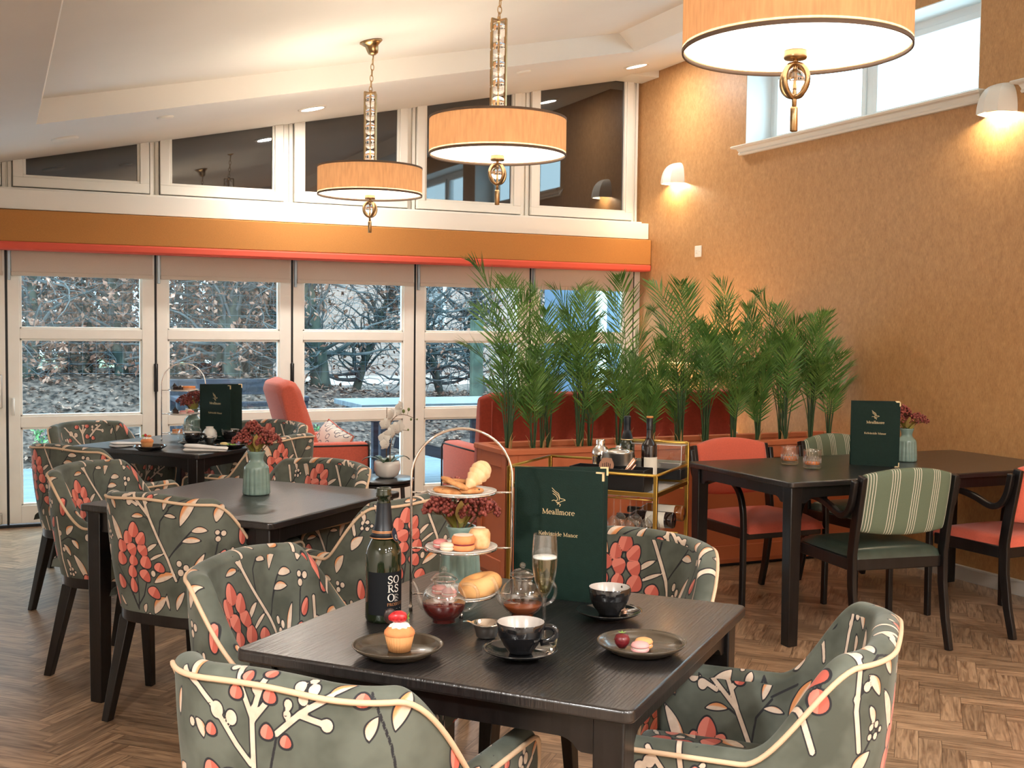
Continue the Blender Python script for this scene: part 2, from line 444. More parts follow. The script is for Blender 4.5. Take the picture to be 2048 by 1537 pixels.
def floor_mat():
    m_, nt_, out = new_mat('oak_herringbone')
    N = nt_.nodes; L = nt_.links
    b = N.new('ShaderNodeBsdfPrincipled'); L.new(b.outputs[0], out.inputs[0])
    uv = N.new('ShaderNodeUVMap'); uv.uv_map = 'grain'
    uv2 = N.new('ShaderNodeUVMap'); uv2.uv_map = 'plank'
    at = N.new('ShaderNodeAttribute'); at.attribute_name = 'tone'
    mp = N.new('ShaderNodeMapping'); mp.inputs['Scale'].default_value = (5.0, 55, 1)
    L.new(uv.outputs[0], mp.inputs[0])
    nz = N.new('ShaderNodeTexNoise'); nz.inputs['Scale'].default_value = 1; nz.inputs['Detail'].default_value = 6; nz.inputs['Distortion'].default_value = 1.2
    L.new(mp.outputs[0], nz.inputs['Vector'])
    r = N.new('ShaderNodeValToRGB')
    r.color_ramp.elements[0].position = 0.30; r.color_ramp.elements[0].color = (0.165, 0.092, 0.050, 1)
    r.color_ramp.elements[1].position = 0.64; r.color_ramp.elements[1].color = (0.45, 0.300, 0.185, 1)
    L.new(nz.outputs[0], r.inputs[0])
    hs = N.new('ShaderNodeHueSaturation')
    ml = N.new('ShaderNodeMapRange'); ml.inputs['To Min'].default_value = 0.74; ml.inputs['To Max'].default_value = 1.22
    L.new(at.outputs['Fac'], ml.inputs['Value']); L.new(ml.outputs[0], hs.inputs['Value']); L.new(r.outputs[0], hs.inputs['Color'])
    # joints
    sp = N.new('ShaderNodeSeparateXYZ'); L.new(uv2.outputs[0], sp.inputs[0])
    def edge(sock, lim):
        a = N.new('ShaderNodeMath'); a.operation = 'SUBTRACT'; a.inputs[1].default_value = 0.5; L.new(sock, a.inputs[0])
        c = N.new('ShaderNodeMath'); c.operation = 'ABSOLUTE'; L.new(a.outputs[0], c.inputs[0])
        d = N.new('ShaderNodeMath'); d.operation = 'GREATER_THAN'; d.inputs[1].default_value = lim; L.new(c.outputs[0], d.inputs[0]); return d.outputs[0]
    e1 = edge(sp.outputs[0], 0.5 - 0.0045); e2 = edge(sp.outputs[1], 0.5 - 0.014)
    mxm = N.new('ShaderNodeMath'); mxm.operation = 'MAXIMUM'; L.new(e1, mxm.inputs[0]); L.new(e2, mxm.inputs[1])
    mx = N.new('ShaderNodeMix'); mx.data_type = 'RGBA'; mx.inputs[7].default_value = (0.05, 0.028, 0.015, 1)
    sc_ = N.new('ShaderNodeMath'); sc_.operation = 'MULTIPLY'; sc_.inputs[1].default_value = 0.75; L.new(mxm.outputs[0], sc_.inputs[0])
    L.new(sc_.outputs[0], mx.inputs[0]); L.new(hs.outputs[0], mx.inputs[6]); L.new(mx.outputs[2], b.inputs['Base Color'])
    b.inputs['Roughness'].default_value = 0.33
    bp = N.new('ShaderNodeBump'); bp.inputs['Strength'].default_value = 0.12; bp.inputs['Distance'].default_value = 0.002
    L.new(nz.outputs[0], bp.inputs['Height']); L.new(bp.outputs[0], b.inputs['Normal'])
    return m_
M_floor = floor_mat()
M_pelmet = mat('ochre_pelmet_fabric', (0.44, 0.185, 0.045), 0.85, var=0.06, vscale=(150, 150, 300), bump=0.15, bscale=(500, 500, 500))
M_coraltrim = mat('coral_pelmet_trim', (0.66, 0.095, 0.055), 0.8)
M_blind = mat('beige_roller_blind', (0.60, 0.54, 0.46), 0.85, var=0.03, vscale=(200, 200, 200))
M_darkpane = mat('dark_clerestory_glass', (0.010, 0.0095, 0.010), 0.02, spec=0.8, ior=1.75)
M_upvc = mat('white_window_frame', (0.74, 0.76, 0.76), 0.35)
M_skirt = mat('grey_white_skirting', (0.56, 0.53, 0.47), 0.4)

def struct(o): o['kind'] = 'structure'; return o
# ------------------------------------------------------------------ floor (herringbone planks at 45 degrees)
def build_floor():
    w_, n = 0.076, 4
    L = w_ * n
    rnd = random.Random(5)
    verts = []; faces = []; g = []; pk = []; tn = []
    ca = math.cos(math.radians(45 + 1.0)); sa = math.sin(math.radians(45 + 1.0))
    for a in range(-110, 190):
        for b in range(-28, 28):
            ox = a * w_ + b * L; oy = a * w_ - b * L
            for kind in (0, 1):
                if kind == 0: x0, y0, dx, dy = ox, oy, L, w_
                else: x0, y0, dx, dy = ox + L, oy + w_ - L, w_, L
                pts = []
                for (u, v) in ((0, 0), (1, 0), (1, 1), (0, 1)):
                    X = x0 + u * dx; Y = y0 + v * dy
                    pts.append((X * ca - Y * sa + 1.5, X * sa + Y * ca + 2.5, 0))
                cx = sum(p[0] for p in pts) / 4; cy = sum(p[1] for p in pts) / 4
                if not (-1.9 < cx < 5.35 and -3.5 < cy < 8.85): continue
                i = len(verts); verts += pts; faces.append((i, i + 1, i + 2, i + 3))
                r1, r2_ = rnd.random() * 50, rnd.random() * 50
                for (u, v) in ((0, 0), (1, 0), (1, 1), (0, 1)):
                    if kind == 0: g.append((u * L + r1, v * w_ + r2_)); pk.append((u, v))
                    else: g.append((v * L + r1, u * w_ + r2_)); pk.append((v, u))
                tn.append(rnd.random())
    me = bpy.data.meshes.new('floor'); me.from_pydata(verts, [], faces)
    l1 = me.uv_layers.new(name='grain'); l1.data.foreach_set('uv', np.array(g, 'f').ravel())
    l2 = me.uv_layers.new(name='plank'); l2.data.foreach_set('uv', np.array(pk, 'f').ravel())
    at = me.attributes.new('tone', 'FLOAT', 'FACE'); at.data.foreach_set('value', np.array(tn, 'f'))
    bm = bmesh.new(); bm.from_mesh(me)
    for co, no in (((-1.62, 0, 0), (-1, 0, 0)), ((XW + 0.01, 0, 0), (1, 0, 0)), ((0, -3.22, 0), (0, -1, 0)), ((0, YB + 0.03, 0), (0, 1, 0))):
        bmesh.ops.bisect_plane(bm, geom=bm.verts[:] + bm.edges[:] + bm.faces[:], plane_co=co, plane_no=no, clear_outer=True)
    bm.to_mesh(me); bm.free()
    me.materials.append(M_floor)
    o = bpy.data.objects.new('floor', me); COL.objects.link(o); struct(o)
build_floor()

# ------------------------------------------------------------------ ceiling: sloping lower band around a raised coffer
def build_ceiling():
    b = MB()
    x0, x1, y0, y1 = -1.62, XW + 0.02, -3.22, 8.66
    hx0, hx1, hy0, hy1 = 0.223, 4.115, 0.6, 7.08
    tx0, tx1 = 0.258, 3.985
    T = COFFER
    def P(x, y, dz): return (x, y, ceil_z(x, dz))
    O = [(x0, y0), (x1, y0), (x1, y1), (x0, y1)]
    H = [(hx0, hy0), (hx1, hy0), (hx1, hy1), (hx0, hy1)]
    K = [(tx0, hy0 + 0.02), (tx1, hy0 + 0.02), (tx1, hy1), (tx0, hy1)]
    vs = [P(*p, 0) for p in O] + [P(*p, 0) for p in H] + [P(*p, T) for p in K]
    fs = []
    for i in range(4):
        j = (i + 1) % 4
        fs.append((i, 4 + i, 4 + j, j))            # underside of the lower band
        fs.append((4 + i, 8 + i, 8 + j, 4 + j))    # fascia of the coffer
    fs.append((8, 11, 10, 9))
    b.add(vs, fs)
    vs = [P(*p, T + 0.02) for p in O]
    b.add(vs, [(0, 1, 2, 3)])
    for i in range(4):
        j = (i + 1) % 4
        b.add([P(*O[i], 0), P(*O[j], 0), P(*O[j], T + 0.02), P(*O[i], T + 0.02)], [(0, 1, 2, 3)])
    struct(b.build('ceiling', M_ceil))
build_ceiling()

# ------------------------------------------------------------------ walls
def wall_right():
    b = MB()
    T = 0.32; zt = 4.0
    op = [(4.865, 7.064, 2.765, 3.36), (2.30, 4.50, 2.765, 3.36)]
    ys = [-3.22, 2.30, 4.50, 4.865, 7.064, 8.75]
    b.box2((XW, -3.22, -0.02), (XW + T, 8.75, 2.765))
    b.box2((XW, -3.22, 3.36), (XW + T, 8.75, zt))
    for a, c in ((-3.22, 2.30), (4.50, 4.865), (7.064, 8.75)):
        b.box2((XW, a, 2.765), (XW + T, c, 3.36))
    struct(b.build('wall_right', M_wall))
    # white reveals
    for i, (a, c, z0, z1) in enumerate(op):
        r = MB(); e = 0.006
        r.box2((XW + 0.001, c - e, z0), (XW + 0.24, c, z1)); r.box2((XW + 0.001, a, z0), (XW + 0.24, a + e, z1))
        r.box2((XW + 0.001, a, z1 - e), (XW + 0.24, c, z1))
        struct(r.build('trim_%d' % (i + 1), mat('white_reveal_%d' % i, (0.78, 0.80, 0.80), 0.6)))
        wn = MB(); mid = (a + c) / 2 + 0.03; fx0, fx1 = XW + 0.22, XW + 0.285
        fw = 0.055
        wn.box2((fx0, a, z0), (fx1, a + fw, z1)); wn.box2((fx0, c - fw, z0), (fx1, c, z1))
        wn.box2((fx0, a + fw, z0), (fx1, c - fw, z0 + fw)); wn.box2((fx0, a + fw, z1 - fw), (fx1, c - fw, z1))
        wn.box2((fx0, mid - 0.035, z0 + fw), (fx1, mid + 0.035, z1 - fw))
        wo_ = struct(wn.build('window_%d' % (i + 1), M_upvc, bevel=0.004))
        for s0, s1 in ((a + fw, mid - 0.035), (mid + 0.035, c - fw)):
            sa_ = MB(); sw = 0.04; q0, q1 = fx0 - 0.012, fx0 + 0.03
            sa_.box2((q0, s0, z0 + fw), (q1, s0 + sw, z1 - fw)); sa_.box2((q0, s1 - sw, z0 + fw), (q1, s1, z1 - fw))
            sa_.box2((q0, s0 + sw, z0 + fw), (q1, s1 - sw, z0 + fw + sw)); sa_.box2((q0, s0 + sw, z1 - fw - sw), (q1, s1 - sw, z1 - fw))
            so = sa_.build('sash', M_upvc, wo_, bevel=0.005)
            g = MB(); g.box2((fx0 + 0.012, s0 + sw - 0.004, z0 + fw + sw - 0.004), (fx0 + 0.018, s1 - sw + 0.004, z1 - fw - sw + 0.004))
            g.build('pane', M_windowglass, so)
        # moulded sill with apron
        sl = MB(); pr = [(0.0, 0.0), (-0.075, 0.0), (-0.085, -0.008), (-0.075, -0.018), (-0.045, -0.022), (-0.030, -0.045), (-0.036, -0.056), (-0.030, -0.066), (0.0, -0.066)]
        ya, yb = a - 0.075, c + 0.075
        vs = []
        for (y, k) in ((ya, 1), (yb, 1)):
            for (dx, dz) in pr:
                ins = 0.055 * (1 - min(1, abs(dx) / 0.085)) if dz < -0.02 else 0
                yy = y + (ins if y == ya else -ins) * (1 if dz < -0.02 else 0)
                vs.append((XW + dx - 0.0005, yy, z0 + 0.012 + dz))
        n = len(pr)
        fs = [tuple(range(n)), tuple(reversed(range(n, 2 * n)))] + [(i2, n + i2, n + (i2 + 1) % n, (i2 + 1) % n) for i2 in range(n)]
        sl.add(vs, fs); sl.box2((XW - 0.002, a, z0 - 0.002), (XW + 0.235, c, z0 + 0.0115))
        so = sl.build('window_sill', M_white, wo_)
wall_right()
def other_walls():
    b = MB(); b.box2((-1.82, -3.22, -0.02), (-1.62, 8.75, 3.6)); struct(b.build('wall_left', M_ceil))
    b = MB(); b.box2((-1.82, -3.42, -0.02), (XW + 0.3, -3.22, 4.2)); struct(b.build('wall_front', M_ceil))
    b = MB(); b.box2((XW - 0.016, -3.2, 0), (XW - 0.0005, YB, 0.078)); b.box2((XW - 0.020, -3.2, 0.074), (XW - 0.0005, YB, 0.086))
    struct(b.build('baseboard_right', M_skirt, bevel=0.003))
other_walls()

# back wall: upper clerestory panelling and header
def xz(b, poly, y0, y1, mat_=0):
    n = len(poly)
    vs = [(p[0], y0, p[1]) for p in poly] + [(p[0], y1, p[1]) for p in poly]
    fs = [tuple(range(n)), tuple(reversed(range(n, 2 * n)))] + [(i, n + i, n + (i + 1) % n, (i + 1) % n) for i in range(n)]
    b.add(vs, fs, mat_)
def back_wall():
    b = MB()
    xz(b, [(-1.7, 2.02), (5.1, 2.02), (5.1, ceil_z(5.1, .1)), (-1.7, ceil_z(-1.7, .1))], YB + 0.075, YB + 0.20)
    b.box2((-1.7, YB - 0.02, 2.02), (5.055, YB + 0.08, 2.335))
    struct(b.build('wall_back', M_white))
    wins = [(-0.86, 0.045), (0.12, 1.012), (1.088, 1.973), (2.058, 2.950), (3.030, 3.925), (4.018, 4.972)]
    for i, (a, c) in enumerate(wins):
        f = MB(); z0 = 2.345; p0, p1, pz = a + 0.083, c - 0.080, 2.428
        for (u, v, yy) in ((a, p0 - 0.018, 0), (p1 + 0.018, c, 0), (p0 - 0.018, p0, 0.012), (p1, p1 + 0.018, 0.012)):
            xz(f, [(u, pz - 0.018 + (0 if yy == 0 else .018)), (v, pz - 0.018 + (0 if yy == 0 else .018)), (v, ceil_z(v) + .02), (u, ceil_z(u) + .02)], YB + yy, YB + 0.075)
        f.box2((a, YB, z0), (c, YB + 0.075, pz - 0.018)); f.box2((p0 - 0.018, YB + 0.012, pz - 0.018), (p1 + 0.018, YB + 0.075, pz))
        wo_ = struct(f.build('window_%d' % (i + 3), M_white, bevel=0.003))
        g = MB(); xz(g, [(p0 - .002, pz - .002), (p1 + .002, pz - .002), (p1 + .002, ceil_z(p1) + .02), (p0 - .002, ceil_z(p0) + .02)], YB + 0.035, YB + 0.045)
        g.build('pane', M_darkpane, wo_)
    p = MB()
    for a, c in [(0.052, 0.113), (1.020, 1.080), (1.981, 2.050), (2.958, 3.022), (3.933, 4.010), (4.980, 5.035)]:
        m_ = (a + c) / 2
        for (u, v, yy) in ((a, m_ - .006, .03), (m_ + .006, c, .03), (m_ - .006, m_ + .006, .045)):
            xz(p, [(u, 2.335), (v, 2.335), (v, ceil_z(v) + .02), (u, ceil_z(u) + .02)], YB + yy, YB + 0.075)
    struct(p.build('trim_3', M_white, bevel=0.002))
    # boxed ledge above the pelmet
    l = MB(); l.box2((-1.6, YB - 0.135, 2.178), (XW - 0.004, YB - 0.021, 2.312)); struct(l.build('trim_4', M_white, bevel=0.003))
    # short boxed beam in the top corner
    l = MB(); xz(l, [(4.72, 3.512), (XW - 0.003, 3.512), (XW - 0.003, 3.60), (4.72, 3.60)], YB - 0.26, YB + 0.02); struct(l.build('trim_5', M_white, bevel=0.003))
    # threshold and jamb
    l = MB(); l.box2((-1.6, YB - 0.005, 0.0), (XW - 0.002, YB + 0.09, 0.014)); struct(l.build('trim_6', M_seal))
    l = MB(); l.box2((5.005, YB + 0.0, 0.014), (XW - 0.001, YB + 0.09, 2.05)); struct(l.build('trim_7', M_cream))
back_wall()

# glazed folding doors
def doors():
    gaps = [-0.90, 0.070, 1.051, 2.040, 3.018, 4.020, 5.003]
    for i in range(6):
        a, c = gaps[i] + 0.008, gaps[i + 1] - 0.008
        d = MB(); y0, y1 = YB, YB + 0.06
        p0, p1 = a + 0.075, c - 0.085
        rows = [(0.150, 0.692), (0.768, 1.306), (1.374, 1.95)]
        d.box2((a, y0, 0.028), (p0, y1, 2.05)); d.box2((p1, y0, 0.028), (c, y1, 2.05))
        zs = [0.028] + [z for r in rows for z in r] + [2.05]
        for k in range(0, 8, 2): d.box2((p0, y0, zs[k]), (p1, y1, zs[k + 1]))
        do = struct(d.build('door_%d' % (i + 1), M_cream, bevel=0.003))
        for (z0, z1) in rows:
            g = MB(); e = 0.014
            for (u0, w0, u1, w1) in ((p0, z0, p0 + e, z1), (p1 - e, z0, p1, z1), (p0, z0, p1, z0 + e), (p0, z1 - e, p1, z1)):
                g.box2((u0 - .001, y0 + 0.010, w0 - .001), (u1 + .001, y0 + 0.05, w1 + .001))
            fo = g.build('glazing_bead', M_cream, do, bevel=0.004)
            g = MB(); g.box2((p0 + .004, y0 + 0.028, z0 + .004), (p1 - .004, y0 + 0.033, z1 - .004)); g.build('pane', M_windowglass, do)
        s_ = MB(); s_.box2((gaps[i + 1] - 0.0079, y0 + 0.004, 0.02), (gaps[i + 1] + 0.0079, y1 - 0.01, 2.05)); s_.build('seal', M_seal, do)
        if i in (2, 3):
            h = MB(); h.box2((gaps[i] - 0.014, y0 - 0.008, 0.93), (gaps[i] + 0.014, y0 + 0.003, 1.13)); h.tube([(gaps[i], y0 - 0.008, 0.92), (gaps[i], y0 - 0.008, 1.14)], 0.007)
            h.build('hinge', M_black, do)
        if i == 1:
            h = MB(); h.box2((a + 0.018, y0 - 0.02, 0.80), (a + 0.042, y0, 0.90)); h.tube([(a + 0.03, y0 - 0.02, 0.89), (a + 0.03, y0 - 0.045, 0.89), (a + 0.03, y0 - 0.045, 0.78)], 0.009)
            h.build('handle', M_cream, do)
        if i == 0:
            h = MB(); h.box2((c - 0.075, y0 - 0.018, 0.02), (c - 0.055, y0, 2.0)); h.box2((c - 0.10, y0 - 0.05, 0.83), (c - 0.022, y0 - 0.001, 1.06))
            h.box2((c - 0.09, y0 - 0.035, 0.03), (c - 0.03, y0 - 0.001, 0.11)); h.box2((c - 0.85, y0 - 0.06, 0.95), (c - 0.10, y0 - 0.03, 1.01))
            h.build('panic_bar', M_alu, do, bevel=0.006)
doors()
# pelmet, blinds and their channels
pm = thing('pelmet', 'long ochre fabric pelmet with coral border above the glazed doors', 'pelmet', (1.7, YB - 0.11, 1.905))
b = MB(); b.box2((-3.05, -0.075, 0.052), (XW - 1.7 - 0.004, 0.072, 0.266)); b.build('fabric_front', M_pelmet, pm, bevel=0.008)
b = MB(); b.box2((-3.05, -0.082, 0.0), (XW - 1.7 - 0.005, 0.072, 0.054)); b.build('coral_border', M_coraltrim, pm, bevel=0.012, seg=3)
tag(pm.children[1], 'coral red border')
NTH = ['far left', 'second from left', 'third from left', 'fourth from left', 'fifth from left', 'last, beside the ochre wall']
gp = [-0.90, 0.070, 1.051, 2.040, 3.018, 4.020, 5.003]
for i in range(6):
    a, c = gp[i] + 0.035, gp[i + 1] - 0.022
    t = thing('roller_blind', 'beige roller blind pulled down a little way over the glazing, ' + NTH[i], 'blind', ((a + c) / 2, YB - 0.022, 1.735), 0, 'roller blinds over the glazed doors')
    h = (c - a) / 2
    b = MB(); b.box2((-h, 0.0, 0.022), (h, 0.003, 0.27)); b.build('blind_fabric', M_blind, t)
    b = MB(); b.box2((-h - .004, -0.006, 0.0), (h + .004, 0.008, 0.030)); b.build('bottom_bar', M_blind, t, bevel=0.004)
    b = MB(); b.box2((-h - 0.024, -0.010, -0.03), (-h - 0.006, 0.014, 0.27)); b.build('side_channel', M_blindrail, t, bevel=0.003)
# skirting-level detail on the ochre wall
sw = thing('fused_switch', 'small white switch plate on the ochre wall below the far sconce', 'switch', (XW - 0.0005, 7.65, 2.036))
b = MB(); b.box((-0.006, 0, 0), (0.012, 0.088, 0.088)); b.build('plate', M_white, sw, bevel=0.004)
b = MB(); b.box((-0.014, 0.012, -0.002), (0.006, 0.026, 0.030)); b.box((-0.013, -0.026, 0), (0.004, 0.010, 0.010)); b.build('rocker', M_whitecer, sw, bevel=0.002)
M_lens = emis('lit_downlight_lens', (1, .93, .82), 6)
# downlights and round ceiling fittings
def slope_thing(name, label, cat, x, y, dz, grp=None):
    t = thing(name, label, cat, (x, y, ceil_z(x) - dz), 0, grp); t.rotation_euler = NRM_ROT; return t
for i, (x, y) in enumerate(DOWN_LIT):
    t = slope_thing('downlight', ['lit round recessed downlight above the second clerestory pane', 'lit round recessed downlight near the ochre wall corner'][i], 'downlight', x, y, 0.0, 'recessed downlights')
    b = MB(); b.lathe([(0.078, -0.002), (0.080, -0.010), (0.100, -0.008), (0.102, 0.001)], 40); b.build('trim_ring', M_white, t)
    b = MB(); b.lathe([(0, -0.009), (0.079, -0.009), (0.079, -0.0095), (0, -0.0095)][::-1], 40); b.build('lit_lens', M_lens, t)
for (x, y, r_, lb) in ((0.972, 7.41, 0.052, 'flat round cover plate in the sloping ceiling, left'), (3.393, 7.373, 0.052, 'flat round cover plate in the sloping ceiling, right'), (0.414, 7.80, 0.085, 'pale round ceiling speaker grille at far left')):
    t = slope_thing('ceiling_disc', lb, 'ceiling fitting', x, y, 0.0)
    b = MB(); b.lathe([(0, -0.012), (r_ * 0.9, -0.012), (r_, -0.006), (r_, 0.0)], 36); b.build('cover', M_white, t)
# quarter-sphere plaster wall lights
for i, (y, z) in enumerate(SCONCES):
    t = thing('wall_sconce', ['lit white quarter dome wall light beside the clerestory windows', 'lit white quarter dome wall light below the right end of the high window'][i], 'wall light', (XW - 0.0005, y, z), 0, 'white plaster wall lights')
    b = MB(); D = 0.135; H = 0.168; n1, n2 = 20, 14
    plan = []
    for (p, q) in (((0, .112), (-D * .80, .075)), ((-D * .80, .075), (-D, .0)), ((-D, .0), (-D * .80, -.075)), ((-D * .80, -.075), (0, -.112))):
        for k in range(5): plan.append((lerp(p[0], q[0], k / 5), lerp(p[1], q[1], k / 5)))
    plan.append((0, -.112))
    vs = []
    for rr in (1.0, 0.94):
        for j in range(n2 + 1):
            ph = PI / 2 * j / n2
            for (px_, py_) in plan: vs.append((px_ * rr * math.cos(ph) ** .9, py_ * rr * math.cos(ph) ** .45, H * rr * math.sin(ph)))
    W_ = n1 + 1; S_ = W_ * (n2 + 1); fs = []
    for j in range(n2):
        for k in range(n1):
            fs.append((j * W_ + k, (j + 1) * W_ + k, (j + 1) * W_ + k + 1, j * W_ + k + 1))
            fs.append((S_ + j * W_ + k, S_ + j * W_ + k + 1, S_ + (j + 1) * W_ + k + 1, S_ + (j + 1) * W_ + k))
    for k in range(n1): fs.append((k, k + 1, S_ + k + 1, S_ + k))
    b.add(vs, fs, 0, True)
    o = b.build('plaster_dome', M_white, t); o.data.set_sharp_from_angle(angle=math.radians(14))
    b = MB(); b.box((-0.05, 0, 0.052), (0.10, 0.05, 0.012)); b.tube([(-0.045, 0, 0.05), (-0.075, 0, 0.04)], 0.012); b.build('lamp_holder', M_white, t)
# ------------------------------------------------------------------ floral velvet: distance fields of the printed motifs, evaluated on the cloth
# motif list in centimetres on a tile of TW x TH (half-drop repeat)
TW, TH = 50.0, 43.0
TULIPS = [(17.4, 26.6, 1.9, 2.5, 0), (15.2, 24.0, 1.6, 2.2, 12), (19.7, 24.0, 1.8, 2.4, -28), (13.0, 21.2, 1.7, 2.1, 20), (16.5, 20.6, 2.0, 2.0, -50), (20.2, 20.6, 2.1, 1.9, -40),
          (12.4, 17.2, 1.9, 2.2, 15), (16.6, 17.0, 1.7, 1.8, 0), (20.9, 16.9, 2.1, 2.2, -10), (15.8, 13.4, 1.7, 2.1, 0), (20.3, 12.6, 2.2, 1.9, -30), (11.0, 9.6, 1.7, 2.4, 22), (15.6, 8.9, 1.4, 2.5, 4),
          (22.8, 7.4, 2.4, 1.9, -20), (27.4, 15.6, 2.2, 1.6, -10), (4.0, 4.0, 1.2, 3.2, 4), (45.0, 14.0, 1.9, 2.4, -30), (47.6, 19.5, 1.2, 2.2, -25), (24.4, 37.0, 1.2, 1.3, 0), (44.6, 8.6, 1.6, 2.2, 10)]
# cream leaves: x0,y0,x1,y1,halfwidth,orange
LEAVES = [(7.6, 30.6, 12.8, 19.6, 1.35, .3), (21.8, 19.6, 27.2, 23.0, .7, .2), (23.2, 0.2, 29.2, 6.2, 1.7, .6), (19.0, .2, 20.2, 3.4, .8, .2), (10.2, 1.6, 7.4, 5.2, .7, .5),
          (17.0, 30.6, 22.2, 31.0, .75, .8), (29.6, 33.2, 31.8, 38.6, .85, .6), (29.8, 31.8, 34.4, 31.4, .62, .3), (35.5, 28.8, 41.0, 38.8, 1.5, .7), (38.8, 27.4, 43.6, 27.6, .95, .3), (36.0, 24.2, 41.8, 24.6, .95, .5),
          (5.4, 37.0, 8.6, 40.6, 1.2, .6), (3.2, 33.8, 6.4, 29.6, .95, .5), (7.4, 35.6, 10.2, 32.4, .95, .6), (24.6, 10.4, 33.6, 14.0, 1.3, .8), (1.2, 16.0, 4.8, 20.6, 1.3, .3), (33.0, 2.2, 36.4, 8.6, 1.0, .4), (30.2, 2.0, 29.4, 7.4, .6, .1),
          (3.8, 28.6, 5.2, 24.9, .7, .3), (45.8, 30.0, 48.6, 36.0, 1.4, .5), (39.0, 12.0, 42.8, 20.8, .95, .35), (22.6, 17.0, 30.0, 20.2, .5, .2)]
BERRIES = [(14.3, 36.7, 1.15, 1), (15.9, 38.0, 1.05, 1), (16.3, 35.2, 1.05, 1), (4.6, 24.6, .55, 0), (6.0, 24.9, .6, 0), (4.4, 23.0, .55, 0), (5.9, 22.9, .6, 0), (7.2, 23.8, .5, 0), (24.6, 13.4, .95, 0), (2.0, 37.6, .9, 0), (3.0, 31.8, .8, 0), (1.0, 30.0, .7, 0),
           (35.4, 14.6, 1.0, 1), (37.2, 16.2, .9, 0), (35.0, 17.4, .9, 1), (46.4, 25.0, .8, 0), (48.0, 26.6, .8, 0), (46.2, 27.0, .7, 0)]
BRANCH = [((15.6, 40.5), (18.4, 36.8), (24.0, 31.2), (27.4, 24.6), (30.8, 18.6), (33.6, 12.0)), ((21.0, 43.0), (21.8, 37.0), (24.0, 31.4)), ((25.8, 38.6), (22.8, 35.0)), ((.8, 43.0), (1.4, 36.0), (1.0, 28.0), (2.2, 21.0)),
          ((44.0, 0), (42.0, 6.0), (39.8, 12.2)), ((19.4, 34.4), (16.6, 35.8))]
STEMS = [((16.2, 1.0), (15.0, 5.0), (13.6, 9.0)), ((16.2, 1.0), (13.4, 8.0), (9.2, 15.0)), ((16.2, 1.0), (17.2, 6.0), (17.6, 11.6)), ((16.4, 2.4), (19.6, 6.0), (22.0, 11.8), (27.0, 14.4)), ((16.0, 12.0), (18.0, 15.4)),
         ((27.6, 24.2), (28.4, 30.0), (31.6, 33.8)), ((22.4, 31.0), (24.8, 29.6)), ((31.2, 18.6), (34.4, 22.4), (38.8, 27.4)), ((33.2, 21.0), (36.4, 24.2)), ((1.6, 34.4), (6.0, 36.6), (9.2, 35.8)), ((1.3, 30.4), (4.0, 32.4)), ((45, 16.4), (46.4, 24)), ((34, 11.4), (36, 15.6)), ((31.4, 34.2), (37.0, 37.4)), ((2.6, 19.4), (5.2, 23.4))]
# second print placement: berry sprays across the upper half
B_BERRY = [(17.9, 6.8, 1.25), (19.9, 9.6, 1.05), (24.1, 7.0, 1.25), (23.5, 10.7, 1.1), (23.5, 1.5, 1.25), (26.9, .5, 1.1), (39, 7.8, 1.2), (12.6, .2, 1.1)]
B_PALE = [(16.6, 10.8, .75, 0), (29.3, 9.1, .95, 0), (30.8, 10.6, .7, 0), (31.6, 9.0, .95, 0), (30, 7.3, .9, 0), (27.4, 6.2, .75, 0), (27.2, 4.6, .7, 0), (33.9, 3.9, .95, 0), (14, 3.4, 1.25, 1), (16.8, 2.6, 1.1, 1), (21.8, 7.8, .95, 1), (8.2, .4, .7, 0)]
B_LEAF = [(6.0, 14.0, 9.9, 6.4, 1.05, .6), (10.4, 11.6, 14.6, 13.2, .7, .5), (3.8, 0, 5.2, 5.2, .6, .6), (34.0, 8.0, 38.0, 11.0, .7, .9), (39.8, 1.6, 41.2, 5.4, .8, .2), (9.2, 1.4, 11.0, -1.6, .9, .4), (43.5, 3.0, 46.5, 9.0, 1.2, .6)]
B_BRANCH = [((20.8, -8), (20.8, 3.2), (18.9, 7.6), (17.6, 11.6)), ((20.8, 3.4), (21.9, 6.5), (23.2, 9.6)), ((21.0, 3.0), (23.6, 6.0)), ((25.2, 1.4), (29.6, 5.2), (34.4, 8.2)), ((29.2, 4.9), (33.4, 4.1)), ((6.0, 8.4), (10.1, 6.6), (13.2, 4.0)), ((14.6, 2.4), (17.6, -1.4), (20.2, -4))]
B_STEM = [((8.9, 13.4), (9.6, 7.0), (10.4, 6.4)), ((25.4, 1.4), (23.8, -5)), ((29, 8), (29.6, 5.2)), ((27.3, 5.2), (26.8, 2.6)), ((40.2, 9), (43, 1), (44, -4))]
def _motifs(var):
    T_, L_, R_, Bn, S_ = TULIPS, LEAVES, BERRIES, BRANCH, STEMS
    if var:
        T_ = [t for t in TULIPS if t[1] < 22.5]; L_ = [l for l in LEAVES if max(l[1], l[3]) < 24]; R_ = [b for b in BERRIES if b[1] < 20]; Bn = []; S_ = [q for q in STEMS if max(p[1] for p in q) < 17]
        dy = 28.0
        T_ = T_ + [(x + (30 if 9 < x < 24 and False else 0), y + dy, r, r, 0) for x, y, r in B_BERRY]
        R_ = R_ + [(x, y + dy, r, f) for x, y, r, f in B_PALE]; L_ = L_ + [(a, b + dy, c, d + dy, w, o) for a, b, c, d, w, o in B_LEAF]
        Bn = [tuple((x, y + dy) for x, y in q) for q in B_BRANCH]; S_ = S_ + [tuple((x, y + dy) for x, y in q) for q in B_STEM]
    return T_, L_, R_, Bn, S_
